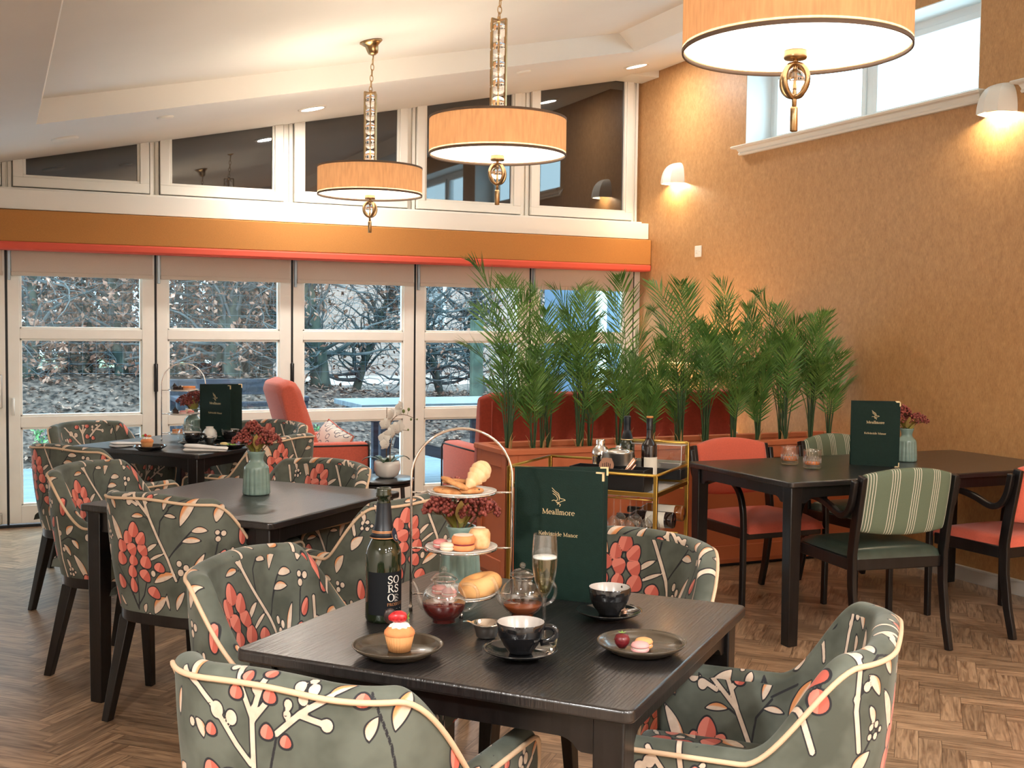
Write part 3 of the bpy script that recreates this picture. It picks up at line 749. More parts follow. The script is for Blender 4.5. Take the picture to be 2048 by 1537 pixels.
def _seg(px, py, a, b):
    ax, ay = a; bx, by = b
    dx, dy = bx - ax, by - ay
    t = np.clip(((px - ax) * dx + (py - ay) * dy) / (dx * dx + dy * dy + 1e-9), 0, 1)
    return np.hypot(px - ax - t * dx, py - ay - t * dy), t
def floral(U, V, var=0):
    TUL, LEA, BER, BRA, STE = _motifs(var)
    """U,V metres on the cloth -> coral, cream, stem distance (m) and tone"""
    u = U * 88.0; v = V * 88.0
    big = np.full(u.shape, 9.0)
    dC, dW, dS = big.copy(), big.copy(), big.copy(); d2 = big.copy()
    tone = np.zeros(u.shape); org = np.zeros(u.shape)
    # tile coordinates
    for cx in (-1, 0, 1):
        for cy in (-1, 0, 1):
            col = np.floor(u / TW) + cx
            vv = v + np.where(col % 2 == 0, 0.0, TH / 2)
            row = np.floor(vv / TH) + cy
            x = u - col * TW; y = vv - row * TH
            for (ex, ey, a, b, ang) in TUL:
                if 9 < ex < 24 and ey < 27.5: ex = 16.5 + (ex - 16.5) * 1.22; a *= 1.12; b *= 1.0
                mk = (np.abs(x - ex) < 6) & (np.abs(y - ey) < 6)
                if not mk.any(): continue
                X = x[mk] - ex; Y = y[mk] - ey; c, s_ = math.cos(math.radians(ang)), math.sin(math.radians(ang))
                p = X * c + Y * s_; q = -X * s_ + Y * c
                aa = a * (1 - 0.28 * q / b)
                k1 = np.hypot(p / aa, q / b) + 1e-6; k2 = np.hypot(p / aa ** 2, q / b ** 2) + 1e-6
                d = k1 * (k1 - 1) / k2
                cur = dC[mk]; bt = d < cur
                d2[mk] = np.where(bt, cur, np.minimum(d2[mk], d))
                cur = np.where(bt, d, cur); dC[mk] = cur
                tt = tone[mk]; tone[mk] = np.where(bt, np.clip((p - 0.25 * q) * 2.2, -1, 1), tt)
            for (x0_, y0_, x1_, y1_, w_, og) in LEA:
                cxm, cym = (x0_ + x1_) / 2, (y0_ + y1_) / 2
                mk = (np.abs(x - cxm) < 9) & (np.abs(y - cym) < 9)
                if not mk.any(): continue
                L_ = math.hypot(x1_ - x0_, y1_ - y0_) / 2
                ux, uy = (x1_ - x0_) / 2 / L_, (y1_ - y0_) / 2 / L_
                X = x[mk] - cxm; Y = y[mk] - cym
                p = (X * ux + Y * uy) / L_; q = -X * uy + Y * ux
                q = q - w_ * 0.45 * (1 - p * p)
                pr = w_ * np.clip(1 - p * p, -0.5, 1)
                d = (np.abs(q) - pr) * (L_ / math.hypot(L_, 1.6 * w_))
                d = np.where(np.abs(p) > 1, np.hypot((np.abs(p) - 1) * L_, q), d)
                cur = dW[mk]; bt = d < cur; dW[mk] = np.where(bt, d, cur)
                org[mk] = np.where(bt, np.clip(og + 0.8 * (q / max(w_, .1)) + 0.3 * p, -1, 1), org[mk])
            for (bx, by, r_, red) in BER:
                d = np.hypot(x - bx, (y - by) * 0.9) - r_
                bt = d < dW; dW = np.where(bt, d, dW); org = np.where(bt, -1.0 if not red else -0.6, org)
            for pl in BRA:
                for i in range(len(pl) - 1):
                    d, t = _seg(x, y, pl[i], pl[i + 1]); d = d - 0.50
                    bt = d < dW; dW = np.where(bt, d, dW); org = np.where(bt, 0.0, org)
            for pl in STE:
                for i in range(len(pl) - 1):
                    d, t = _seg(x, y, pl[i], pl[i + 1]); dS = np.minimum(dS, d - 0.22)
    dC = np.maximum(dC, (dC - d2) / 2)
    return dC / 88, dW / 88, dS / 88, tone, org

def floral_mat():
    m_, nt_, out = new_mat('floral_velvet')
    N = nt_.nodes; L = nt_.links
    b = N.new('ShaderNodeBsdfPrincipled'); L.new(b.outputs[0], out.inputs[0])
    b.inputs['Roughness'].default_value = 0.75; b.inputs['Sheen Weight'].default_value = 0.2; b.inputs['Sheen Roughness'].default_value = 0.4
    b.inputs['Sheen Tint'].default_value = (0.75, 0.85, 0.82, 1)
    def A(n):
        a = N.new('ShaderNodeAttribute'); a.attribute_name = n; return a.outputs['Fac']
    def step(s_, lo, hi):      # 1 below lo, 0 above hi
        r = N.new('ShaderNodeMapRange'); r.inputs['From Min'].default_value = lo; r.inputs['From Max'].default_value = hi
        r.inputs['To Min'].default_value = 1; r.inputs['To Max'].default_value = 0; L.new(s_, r.inputs['Value']); return r.outputs[0]
    def mix(f, a_, b_):
        m2 = N.new('ShaderNodeMix'); m2.data_type = 'RGBA'
        if isinstance(f, float): m2.inputs[0].default_value = f
        else: L.new(f, m2.inputs[0])
        for i_, q in ((6, a_), (7, b_)):
            if isinstance(q, tuple): m2.inputs[i_].default_value = (*q, 1)
            else: L.new(q, m2.inputs[i_])
        return m2.outputs[2]
    tc_ = N.new('ShaderNodeTexCoord')
    def noise(sc, lo, hi, det=3):
        n = N.new('ShaderNodeTexNoise'); n.inputs['Scale'].default_value = sc; n.inputs['Detail'].default_value = det
        L.new(tc_.outputs['Object'], n.inputs['Vector'])
        r = N.new('ShaderNodeMapRange'); r.inputs['From Min'].default_value = lo; r.inputs['From Max'].default_value = hi; L.new(n.outputs[0], r.inputs['Value']); return r.outputs[0], n.outputs[0]
    n1, _ = noise(9, .38, .62); n2, raw = noise(55, .3, .7)
    base = mix(n1, (0.066, 0.075, 0.057), (0.122, 0.136, 0.110))
    # thin dark stems, then outlines, then fills
    ink = (0.012, 0.012, 0.016)
    c = mix(step(A('dS'), -0.0002, 0.0006), base, ink)
    c = mix(step(A('dW'), 0.0018, 0.0028), c, ink)
    cre = mix(n2, (0.60, 0.47, 0.36), (0.74, 0.60, 0.48))
    oc = N.new('ShaderNodeMapRange'); oc.inputs['From Min'].default_value = 0.72; oc.inputs['From Max'].default_value = 1.0; L.new(A('org'), oc.inputs['Value'])
    cre = mix(oc.outputs[0], cre, (0.66, 0.27, 0.10))
    c = mix(step(A('dW'), -0.0010, -0.0002), c, cre)
    c = mix(step(A('dC'), 0.0026, 0.0036), c, ink)
    tn = N.new('ShaderNodeMapRange'); tn.inputs['From Min'].default_value = -0.15; tn.inputs['From Max'].default_value = 0.15; L.new(A('tone'), tn.inputs['Value'])
    cor = mix(tn.outputs[0], (0.74, 0.225, 0.165), (0.56, 0.115, 0.080))
    cor = mix(n2, cor, (0.78, 0.30, 0.22)) if False else cor
    c = mix(step(A('dC'), -0.0016, -0.0008), c, cor)
    L.new(c, b.inputs['Base Color'])
    bp = N.new('ShaderNodeBump'); bp.inputs['Strength'].default_value = 0.12; bp.inputs['Distance'].default_value = 0.003
    L.new(raw, bp.inputs['Height']); L.new(bp.outputs[0], b.inputs['Normal'])
    return m_
M_floral = floral_mat()

def grid_mesh(name, P, UV, faces, parent, mat_=None, off=(0, 0), var=0):
    """P (n,3) array, UV (n,2) cloth coordinates in metres; stores motif distances on the vertices"""
    me = bpy.data.meshes.new(name)
    me.vertices.add(len(P)); me.vertices.foreach_set('co', P.astype('f').ravel())
    F = np.array(faces, dtype=np.int32)
    me.loops.add(F.size); me.loops.foreach_set('vertex_index', F.ravel())
    me.polygons.add(len(F)); me.polygons.foreach_set('loop_start', np.arange(0, F.size, 4, dtype=np.int32))
    me.polygons.foreach_set('loop_total', np.full(len(F), 4, dtype=np.int32))
    me.polygons.foreach_set('use_smooth', np.ones(len(F), dtype=bool))
    dC, dW, dS, tone, org = floral(UV[:, 0] + off[0], UV[:, 1] + off[1], var)
    for n, a in (('dC', dC), ('dW', dW), ('dS', dS), ('tone', tone), ('org', org)):
        at = me.attributes.new(n, 'FLOAT', 'POINT'); at.data.foreach_set('value', a.astype('f'))
    me.update(calc_edges=True); me.validate()
    me.materials.append(mat_ or M_floral)
    o = bpy.data.objects.new(name, me); COL.objects.link(o); o.parent = parent
    return o
# ------------------------------------------------------------------ floral tub chair
CH_W, CH_Y0, CH_YF, CH_R, CH_TOP, CH_ARM, CH_BOT = 0.302, -0.320, 0.215, 0.195, 0.833, 0.627, 0.412
def tub_plan(s):
    """point on the outer top outline, s metres from the middle of the back (signed)"""
    sg = 1 if s >= 0 else -1; a = abs(s)
    fl = CH_W - CH_R; arc = CH_R * PI / 2
    bow = 0.022
    if a <= fl: x, y, nx, ny = a, CH_Y0 - bow * (1 - (a / CH_W) ** 2) + 0.0, 0.0, -1.0
    elif a <= fl + arc:
        t = (a - fl) / CH_R
        x = fl + CH_R * math.sin(t); y = CH_Y0 + CH_R * (1 - math.cos(t)); nx, ny = math.sin(t), -math.cos(t)
        y -= bow * max(0, (1 - (x / CH_W) ** 2))
    else: x = CH_W; y = CH_Y0 + CH_R + (a - fl - arc); nx, ny = 1.0, 0.0
    return sg * x, y, sg * nx, ny
CH_S = (CH_W - CH_R) + CH_R * PI / 2 + (CH_YF - CH_Y0 - CH_R)
def tub_h(s):
    a = abs(s)
    h = CH_TOP - 0.012 * smooth01(a / 0.26)
    h = lerp(h, CH_ARM, smooth01((a - 0.246) / 0.215))
    e = CH_S - a
    if e < 0.05: h -= 0.05 * (1 - math.sqrt(max(0, 1 - (1 - e / 0.05) ** 2)))
    return h
def tub_outer(s, z):
    x, y, nx, ny = tub_plan(s)
    k = 1 - 0.135 * ((CH_TOP - z) / (CH_TOP - CH_BOT)) ** 1.15
    return x * k, (y + 0.02) * k - 0.02 + (0.0 if y < 0 else 0), nx, ny
def tub_thick(s, z):
    a = abs(s); t = lerp(0.052, 0.047, smooth01((a - .2) / .3))
    h = tub_h(s)
    return t + 0.035 * smooth01((h - z) / 0.25)
def make_tub(off, nm='tub_chair', var=0, ioff=(0, 0)):
    t = thing(nm, 'x', 'armchair', (0, 0, 0), 0, 'floral tub chairs around the dining tables')
    NS, NO, NB, NI = 330, 88, 16, 66
    S = np.linspace(-CH_S, CH_S, NS)
    rows = []; uvs = []
    for s in S:
        h = tub_h(s); col = []; uv = []; vv = 0; last = None
        def push(p):
            nonlocal vv, last
            if last is not None: vv += math.dist(p, last)
            last = p; col.append(p); uv.append((s, vv))
        for i in range(NO):
            z = lerp(CH_BOT, h - 0.012, i / (NO - 1)); x, y, nx, ny = tub_outer(s, z)
            bul = 0.008 * math.sin(PI * i / (NO - 1)); push((x + nx * bul, y + ny * bul, z))
        for i in range(1, NB + 1):
            a = PI * i / (NB + 1); T_ = tub_thick(s, h - 0.012)
            x, y, nx, ny = tub_outer(s, h - 0.012); d = T_ * (1 - math.cos(a)) / 2
            push((x - nx * d, y - ny * d, h - 0.012 + 0.020 * math.sin(a)))
        for i in range(NI):
            z = lerp(h - 0.012, 0.45, i / (NI - 1)); x, y, nx, ny = tub_outer(s, z); T_ = tub_thick(s, z)
            push((x - nx * T_, y - ny * T_, z)); uv[-1] = (-s + ioff[0] if i else s, z - CH_BOT + ioff[1] if i else uv[-1][1])
        rows.append(col); uvs.append(uv)
    NV = NO + NB + NI
    P = np.array(rows).reshape(-1, 3); UV = np.array(uvs).reshape(-1, 2)
    idx = np.arange(NS * NV).reshape(NS, NV)
    f = np.stack([idx[:-1, :-1], idx[1:, :-1], idx[1:, 1:], idx[:-1, 1:]], -1).reshape(-1, 4).tolist()
    # closed arm fronts: bridge outer and inner columns
    ex = []; exuv = []; base = len(P)
    for end, row in ((0, rows[0]), (1, rows[-1])):
        K = 10; m2 = 26
        G = []
        for j in range(m2 + 1):
            q = j / m2
            a = row[int(round(q * (NO - 1)))]
            b_ = row[NV - 1 - int(round(q * (NI - 1)))]
            if j == m2: a = row[NO - 1]; b_ = row[NO + NB]
            line = []
            for k in range(K + 1):
                w_ = k / K; fr = math.sin(PI * w_) * 0.014
                line.append((lerp(a[0], b_[0], w_), lerp(a[1], b_[1], w_) + fr, lerp(a[2], b_[2], w_)))
            G.append(line)
        crown = []
        for k in range(K + 1):
            i_ = NO - 1 + int(round(k / K * (NB + 1))); p = row[min(i_, NO + NB)]
            crown.append((p[0], p[1] + math.sin(PI * k / K) * 0.006, p[2]))
        G.append(crown)
        b0 = base + len(ex)
        for j, line in enumerate(G):
            for k, p in enumerate(line): ex.append(p); exuv.append((p[0] + 3.13 * end, p[2] + 0.07))
        for j in range(len(G) - 1):
            for k in range(K):
                q = (b0 + j * (K + 1) + k, b0 + j * (K + 1) + k + 1, b0 + (j + 1) * (K + 1) + k + 1, b0 + (j + 1) * (K + 1) + k)
                f.append(list(q if end == 1 else q[::-1]))
    P = np.vstack([P, np.array(ex)]); UV = np.vstack([UV, np.array(exuv)])
    grid_mesh('upholstered_shell', P, UV, f, t, None, off, var)
    # piping along the outer top edge and down the arm fronts
    pts = []
    def edge(s, z):
        x, y, nx, ny = tub_outer(s, z); return (x + nx * 0.003, y + ny * 0.003, z + 0.001)
    zs = np.linspace(CH_BOT + .01, tub_h(CH_S) - 0.013, 10)
    for z in zs[:-1]: p = edge(-CH_S, z); pts.append((p[0], p[1] + .003, p[2]))
    for s in np.linspace(-CH_S, CH_S, 120): pts.append(edge(s, tub_h(s) - 0.011))
    for z in zs[::-1][1:]: p = edge(CH_S, z); pts.append((p[0], p[1] + .003, p[2]))
    b = MB(); b.tube(pts, 0.0052, 8); b.build('piping', M_pipe, t)
    # seat cushion
    out = []
    for s in np.linspace(-CH_S, CH_S, 60):
        x, y, nx, ny = tub_outer(s, 0.47); T_ = tub_thick(s, 0.47) - 0.004
        out.append((x - nx * T_, y - ny * T_))
    out = [(p[0], min(p[1], 0.2)) for p in out]
    out[0] = (out[0][0], 0.262); out[-1] = (out[-1][0], 0.262)
    n = 46; K = []; KU = []
    x0_, x1_ = -0.232, 0.232; y0_, y1_ = -0.27, 0.242
    g = []
    for i in range(n + 1):
        for j in range(n + 1):
            x = lerp(x0_, x1_, i / n); y = lerp(y0_, y1_, j / n)
            ed = min(1, min(i, n - i, n - j) / 5.0)
            z = 0.445 + 0.040 * math.sqrt(max(0, 1 - (1 - ed) ** 2)) + 0.012 * math.cos(x * 6) * ed
            K.append((x, y, z)); KU.append((x + 1.0, y + 1.0))
    fs = [((n + 1) * i + j, (n + 1) * (i + 1) + j, (n + 1) * (i + 1) + j + 1, (n + 1) * i + j + 1) for i in range(n) for j in range(n)]
    b0 = len(K)
    for i in range(n + 1):
        x = lerp(x0_, x1_, i / n); K.append((x, y1_, 0.40)); KU.append((x + 1.0, 1.32))
    for i in range(n): fs.append(((n + 1) * i + n, (n + 1) * (i + 1) + n, b0 + i + 1, b0 + i))
    grid_mesh('seat_cushion', np.array(K), np.array(KU), fs, t, None, off, var)
    # dark wooden seat base
    b = MB(); poly = []
    for s in np.linspace(-CH_S, CH_S, 70):
        x, y, nx, ny = tub_outer(s, CH_BOT); poly.append((x - nx * 0.004, y - ny * 0.004))
    b.prism(poly, 0.370, CH_BOT + 0.004); b.build('base_frame', M_woodblk, t, bevel=0.004)
    for sx_ in (-1, 1):
        b = MB(); b.taper((sx_ * 0.215, 0.150, 0.375), (sx_ * 0.222, 0.172, 0.0), (0.045, 0.045), (0.030, 0.030)); b.build('leg', M_woodblk, t, bevel=0.003)
        b = MB(); b.taper((sx_ * 0.200, -0.205, 0.375), (sx_ * 0.225, -0.290, 0.0), (0.045, 0.048), (0.030, 0.032)); b.build('leg', M_woodblk, t, bevel=0.003)
    return t
tubA = make_tub((0.26, 0.0), ioff=(0.0, -0.03)); tubC = make_tub((0.34, -0.07), ioff=(-.09, -.015)); tubB = make_tub((0.25, 0.0), 'tub_chair', 1)
def face_to(dx, dy): return math.atan2(dy, dx) - PI / 2      # local +Y looks along (dx,dy)
ROT = math.radians(41.0)
n1 = (math.cos(ROT), math.sin(ROT)); n2 = (-math.sin(ROT), math.cos(ROT))   # table-axis directions
T1C, T2C, T3C = (1.062, 2.338), (0.890, 4.466), (0.985, 6.62)
CHAIRS = [
 (tubB, 0.655, 2.118, -49.5, 'floral tub chair nearest the camera, its back to us at the bottom left'),
 (tubA, 1.405, 1.985, 45.4, 'floral tub chair at bottom right, seen side-on with open arms toward the front table'),
 (tubC, 1.462, 2.715, -239.9, 'floral tub chair behind the front table, right of the tall green menu'),
 (tubA, 0.776, 2.752, -132.3, 'floral tub chair at the left rear side of the front table, behind the wine bottle'),
 (tubA, 0.719, 4.290, -48.7, 'floral tub chair with its back to us at the near left of the middle table'),
 (tubA, 0.551, 4.905, -129.4, 'floral tub chair left of the middle table with its inside back facing us'),
 (tubC, 1.085, 4.710, -236.5, 'floral tub chair behind the middle table, right of the berry vase'),
 (tubC, 1.247, 4.034, 26.6, 'floral tub chair between the middle and front tables, behind the wine bottle'),
 (tubC, 0.519, 6.064, -53.5, 'floral tub chair at far left, its back to us, before the rear table'),
 (tubB, 0.623, 6.961, -147.9, 'floral tub chair against the glazed doors at the left of the rear table'),
 (tubC, 1.236, 6.248, 41.7, 'floral tub chair at the right front of the rear table, behind the berry vase'),
 (tubC, 1.345, 6.790, -229.2, 'floral tub chair between the rear table and the coral lounge chair')]
_used = set()
for src_, x, y, rz, lb in CHAIRS:
    if src_.name in _used: dup(src_, (x, y, 0), math.radians(rz), lb)
    else:
        _used.add(src_.name); src_.location = (x, y, 0); src_.rotation_euler = (0, 0, math.radians(rz)); src_['label'] = lb
# ------------------------------------------------------------------ dining tables
def make_table(w_, d_, nm, label, cat='table', loc=(0, 0, 0), rz=0.0, grp=None):
    t = thing(nm, label, cat, loc, rz, grp)
    b = MB(); b.prism(rrect(w_, d_, 0.022, 5), 0.724, 0.750); b.build('tabletop', M_tabletop, t, bevel=0.006, seg=3, angle=50)
    lg = 0.062; ix, iy = w_ / 2 - 0.022 - lg / 2, d_ / 2 - 0.022 - lg / 2
    for (sx_, sy_) in ((-1, -1), (1, -1), (1, 1), (-1, 1)):
        b = MB(); b.taper((sx_ * ix, sy_ * iy, 0.724), (sx_ * (ix - .001), sy_ * (iy - .001), 0.0), lg, lg - 0.008); b.build('leg', M_woodblk, t, bevel=0.004)
    def apron(L_, horiz, sgn, off):
        z1, z0, zd, rr = 0.724, 0.672, 0.648, 0.03
        h = L_ / 2
        prof = [(-h, z1), (-h, zd), (-h + .025, zd), (-h + .034, zd + .004), (-h + .042, zd + .014)]
        prof += [(-h + .052, z0 - .004), (-h + .065, z0), (h - .065, z0), (h - .052, z0 - .004)]
        prof += [(h - .042, zd + .014), (h - .034, zd + .004), (h - .025, zd), (h, zd), (h, z1)]
        vs = []
        for q in (-0.011, 0.011):
            for (a, z) in prof:
                vs.append((a, off + q, z) if horiz else (off + q, a, z))
        n = len(prof); fs = [tuple(range(n)), tuple(reversed(range(n, 2 * n)))] + [(i, n + i, n + (i + 1) % n, (i + 1) % n) for i in range(n)]
        b = MB(); b.add(vs, fs); b.build('apron', M_woodblk, t)
    for sg in (-1, 1):
        apron(w_ - 0.168, True, sg, sg * (d_ / 2 - 0.045)); apron(d_ - 0.168, False, sg, sg * (w_ / 2 - 0.045))
    return t
make_table(0.874, 0.874, 'dining_table', 'square black wood dining table nearest the camera, laid with tea and prosecco', loc=(*T1C, 0), rz=ROT, grp='square black dining tables')
make_table(0.874, 0.874, 'dining_table', 'square black wood dining table in the middle carrying only a berry vase', loc=(*T2C, 0), rz=ROT, grp='square black dining tables')
make_table(0.874, 0.874, 'dining_table', 'square black wood dining table by the glazed doors laid with cakes and napkins', loc=(*T3C, 0), rz=ROT, grp='square black dining tables')
make_table(1.80, 0.845, 'dining_table', 'long black wood dining table against the ochre wall with two whisky glasses', loc=(4.105, 4.505, 0))
# ------------------------------------------------------------------ bentwood dining armchairs
def stripe_mat():
    m_, nt_, out = new_mat('green_striped_fabric')
    N = nt_.nodes; L = nt_.links
    b = N.new('ShaderNodeBsdfPrincipled'); L.new(b.outputs[0], out.inputs[0]); b.inputs['Roughness'].default_value = 0.75
    at = N.new('ShaderNodeAttribute'); at.attribute_name = 'across'
    def mth(op, a, c=None):
        n_ = N.new('ShaderNodeMath'); n_.operation = op
        for i_, q in enumerate((a, c)):
            if q is None: continue
            if isinstance(q, (int, float)): n_.inputs[i_].default_value = q
            else: L.new(q, n_.inputs[i_])
        return n_.outputs[0]
    per = 0.104
    ph = mth('MODULO', mth('ADD', at.outputs['Fac'], per * 20.3), per)
    tot = None
    for k in range(4):
        d = mth('LESS_THAN', mth('ABSOLUTE', mth('SUBTRACT', ph, 0.030 + 0.0112 * k)), 0.0013)
        tot = d if tot is None else mth('MAXIMUM', tot, d)
    mx = N.new('ShaderNodeMix'); mx.data_type = 'RGBA'; L.new(tot, mx.inputs[0])
    nz = N.new('ShaderNodeTexNoise'); nz.inputs['Scale'].default_value = 160
    r = N.new('ShaderNodeValToRGB'); r.color_ramp.elements[0].color = (0.095, 0.125, 0.075, 1); r.color_ramp.elements[1].color = (0.145, 0.185, 0.120, 1)
    L.new(nz.outputs[0], r.inputs[0]); L.new(r.outputs[0], mx.inputs[6]); mx.inputs[7].default_value = (0.72, 0.68, 0.55, 1)
    L.new(mx.outputs[2], b.inputs['Base Color'])
    return m_
M_stripe = stripe_mat()
M_greenseat = M_leather
def pad(name, parent, prof, mat_, nx=40, seed=0):
    pass
def armchair_wood(nm, label, backm, seatm, grp):
    t = thing(nm, label, 'armchair', (0, 0, 0), 0, grp)
    hw = 0.232
    for sg in (-1, 1):
        # rear leg and back post in one sweep
        b = MB(); x = sg * hw
        pts = [(x, -0.275, 0.0), (x, -0.240, 0.14), (x, -0.215, 0.30), (x, -0.210, 0.44), (x, -0.232, 0.58), (x, -0.262, 0.72), (x, -0.278, 0.795)]
        b.strip(pts, 0.024, [0.036, 0.040, 0.046, 0.050, 0.050, 0.046, 0.042], up=(0, 1, 0)); 
        b.build('back_post', M_woodblk, t, bevel=0.004)
        # bent arm with front leg
        xa = sg * (hw + 0.026)
        leg = [(xa, 0.225, 0.0), (xa, 0.228, 0.25), (xa, 0.226, 0.44)]
        up_ = bez((xa, 0.226, 0.44), (xa, 0.222, 0.60), (xa, 0.165, 0.662), (xa, 0.06, 0.660), 14)
        bk = bez((xa, 0.06, 0.660), (xa, -0.10, 0.650), (xa, -0.13, 0.585), (xa, -0.195, 0.62), 12)
        en = bez((xa, -0.195, 0.62), (xa, -0.235, 0.645), (xa, -0.247, 0.70), (xa, -0.258, 0.775), 8)
        pts = leg + up_[1:] + bk[1:] + en[1:]
        b = MB(); b.strip(pts, 0.030, 0.026 + 0.0, up=(0.0, 1.0, 0.35) if False else (1, 0, 0)); 
        b.build('arm', M_woodblk, t, bevel=0.006, seg=3)
        for (yy, zz) in ((-0.243, 0.735), (-0.222, 0.625)):
            b = MB(); b.lathe([(0, 0.004), (0.005, 0.004), (0.0055, 0.001), (0.0085, 0.001), (0.0085, -0.004)], 16, M=Tr(sg * 0.232, yy - 0.028, zz) @ Rx(PI / 2 + 0.2)); b.build('screw_cap', M_brass, t)
    # seat rails
    b = MB(); b.box((0, 0.205, 0.395), (2 * hw, 0.026, 0.055)); b.box((0, -0.200, 0.395), (2 * hw - .02, 0.026, 0.055))
    for sg in (-1, 1): b.box((sg * (hw - 0.002), 0.0, 0.395), (0.026, 0.42, 0.055))
    b.build('seat_frame', M_woodblk, t, bevel=0.004)
    # upholstered seat, waterfall front
    n = 36; vs = []; X0, X1, Y0, Y1 = -0.236, 0.236, -0.215, 0.250
    def seatz(u, v):
        e = min(1, min(u, 1 - u, v, 1 - v) / 0.10); r = math.sqrt(max(0, 1 - (1 - e) ** 2))
        return 0.418 + 0.045 * r + 0.014 * math.sin(PI * u) * math.sin(PI * v) - 0.016 * smooth01((v - 0.7) / 0.3)
    for i in range(n + 1):
        for j in range(n + 1):
            u, v = i / n, j / n; k = 1 - 0.06 * (1 - v)
            vs.append((lerp(X0, X1, u) * k, lerp(Y0, Y1, v), seatz(u, v)))
    fs = [((n + 1) * i + j, (n + 1) * (i + 1) + j, (n + 1) * (i + 1) + j + 1, (n + 1) * i + j + 1) for i in range(n) for j in range(n)]
    b = MB(); b.add(vs, fs, 0, True); b.build('seat', seatm, t)
    # padded back, crowned top, wrapped over
    W_, H0, H1 = 0.222, 0.545, 0.800
    nu, nv = 40, 30; P = []; ac = []
    for i in range(nu + 1):
        u = i / nu * 2 - 1
        for j in range(nv * 2):
            q = j / (nv * 2)                       # around the section
            a = q * 2 * PI
            top = H1 + 0.032 * (1 - u * u); bot = H0 - 0.022 * (1 - u * u) * 0.8
            zc, zh = (top + bot) / 2, (top - bot) / 2
            ca, sa = math.cos(a), math.sin(a)
            zz = zc + zh * math.copysign(abs(sa) ** 0.45, sa)
            e = math.sqrt(max(0.0, 1 - abs(u) ** 10))
            th = 0.030 * (0.35 + 0.65 * e)
            yy = -0.232 - 0.20 * (zz - 0.58) - 0.030 * (1 - u * u) + 0.012 + th * math.copysign(abs(ca) ** 0.6, ca)
            P.append((u * W_, yy, zz)); ac.append(u * W_)
    m2 = nv * 2
    fs = [(i * m2 + j, (i + 1) * m2 + j, (i + 1) * m2 + (j + 1) % m2, i * m2 + (j + 1) % m2) for i in range(nu) for j in range(m2)]
    fs += [tuple(range(m2)), tuple(reversed([nu * m2 + j for j in range(m2)]))]
    b = MB(); b.add(P, fs, 0, True); o = b.build('back_pad', backm, t)
    at = o.data.attributes.new('across', 'FLOAT', 'POINT'); at.data.foreach_set('value', np.array(ac, 'f'))
    return t
wg = armchair_wood('dining_armchair', 'black bentwood armchair with green striped back, its back to us at the long table', M_stripe, M_greenseat, None)
wg.location = (3.690, 4.105, 0); wg.rotation_euler = (0, 0, math.radians(-8.5))
wr = armchair_wood('dining_armchair', 'black bentwood armchair with coral pads behind the long table, by the drinks trolley', M_coralseat, M_coralseat, None)
wr.location = (3.665, 4.93, 0); wr.rotation_euler = (0, 0, PI)
dup(wg, (4.40, 4.95, 0), PI, 'black bentwood armchair with green striped back, mostly hidden behind the long table and its menu')
dup(wr, (4.52, 4.10, 0), 0.02, 'black bentwood armchair with coral pads at the right edge, cut by the frame')
# ------------------------------------------------------------------ lounge furniture by the doors
def soft(b, c, d, r, mat_=0, M=None, n=4):
    """rounded box"""
    bm = bmesh.new(); bmesh.ops.create_cube(bm, size=1.0)
    for v in bm.verts: v.co = Vector((v.co.x * d[0], v.co.y * d[1], v.co.z * d[2]))
    bmesh.ops.bevel(bm, geom=bm.edges[:], offset=r, segments=n, profile=0.5, affect='EDGES')
    vs = [(v.co.x + c[0], v.co.y + c[1], v.co.z + c[2]) for v in bm.verts]; fs = [tuple(v.index for v in f.verts) for f in bm.faces]
    bm.free(); return b.add(vs, fs, mat_, True, M)
# high-back coral armchair facing +Y locally
lc = thing('lounge_chair', 'coral high back lounge chair by the glazed doors holding a patterned cushion', 'armchair', (1.845, 7.22, 0), face_to(1, -0.08))
b = MB()
prof = [(-0.14, 0.20), (0.025, 0.20), (0.015, 0.62), (-0.125, 1.02), (-0.160, 1.07), (-0.210, 1.085), (-0.280, 1.06), (-0.295, 1.01), (-0.175, 0.62)]
n = 14; vs = []
for i in range(n + 1):
    u = i / n * 2 - 1; e = math.sqrt(max(0, 1 - abs(u) ** 8))
    for (y, z) in prof:
        yc = -0.30; yy = y + (0.035 * u * u if y > -0.18 else 0.045 * u * u)
        vs.append((0.315 * u, lerp(-0.07 - (z - .2) * 0.16, yy, 0.55 + 0.45 * e), z - (1 - e) * 0.03 * (z > 0.9)))
m_ = len(prof); fs = [(i * m_ + j, (i + 1) * m_ + j, (i + 1) * m_ + (j + 1) % m_, i * m_ + (j + 1) % m_) for i in range(n) for j in range(m_)]
fs += [tuple(range(m_)), tuple(reversed([n * m_ + j for j in range(m_)]))]
b.add(vs, [f[::-1] for f in fs], 0, True); b.build('backrest', M_coral, lc, bevel=0.012, seg=3, angle=30)
for sg in (-1, 1):
    b = MB(); soft(b, (sg * 0.355, 0.045, 0.435), (0.115, 0.50, 0.53), 0.03); b.build('arm', M_coral, lc)
    b = MB(); x = sg * 0.355
    b.tube([(x - 0.058, 0.289, 0.18), (x - 0.058, 0.289, 0.655), (x - 0.052, 0.290, 0.685), (x - 0.03, 0.291, 0.701), (x + 0.03, 0.291, 0.701), (x + 0.052, 0.290, 0.685), (x + 0.058, 0.289, 0.655), (x + 0.058, 0.289, 0.18)], 0.006, 6)
    b.tube([(x + sg * .054, 0.285, 0.683), (x + sg * .054, -0.20, 0.683)], 0.006, 6); b.build('piping', M_blackpipe, lc)
b = MB(); soft(b, (0, 0.03, 0.39), (0.59, 0.54, 0.16), 0.04); b.build('seat_cushion', M_coral, lc)
b = MB(); soft(b, (0, -0.01, 0.25), (0.60, 0.52, 0.14), 0.015); b.build('seat_base', M_coral, lc)
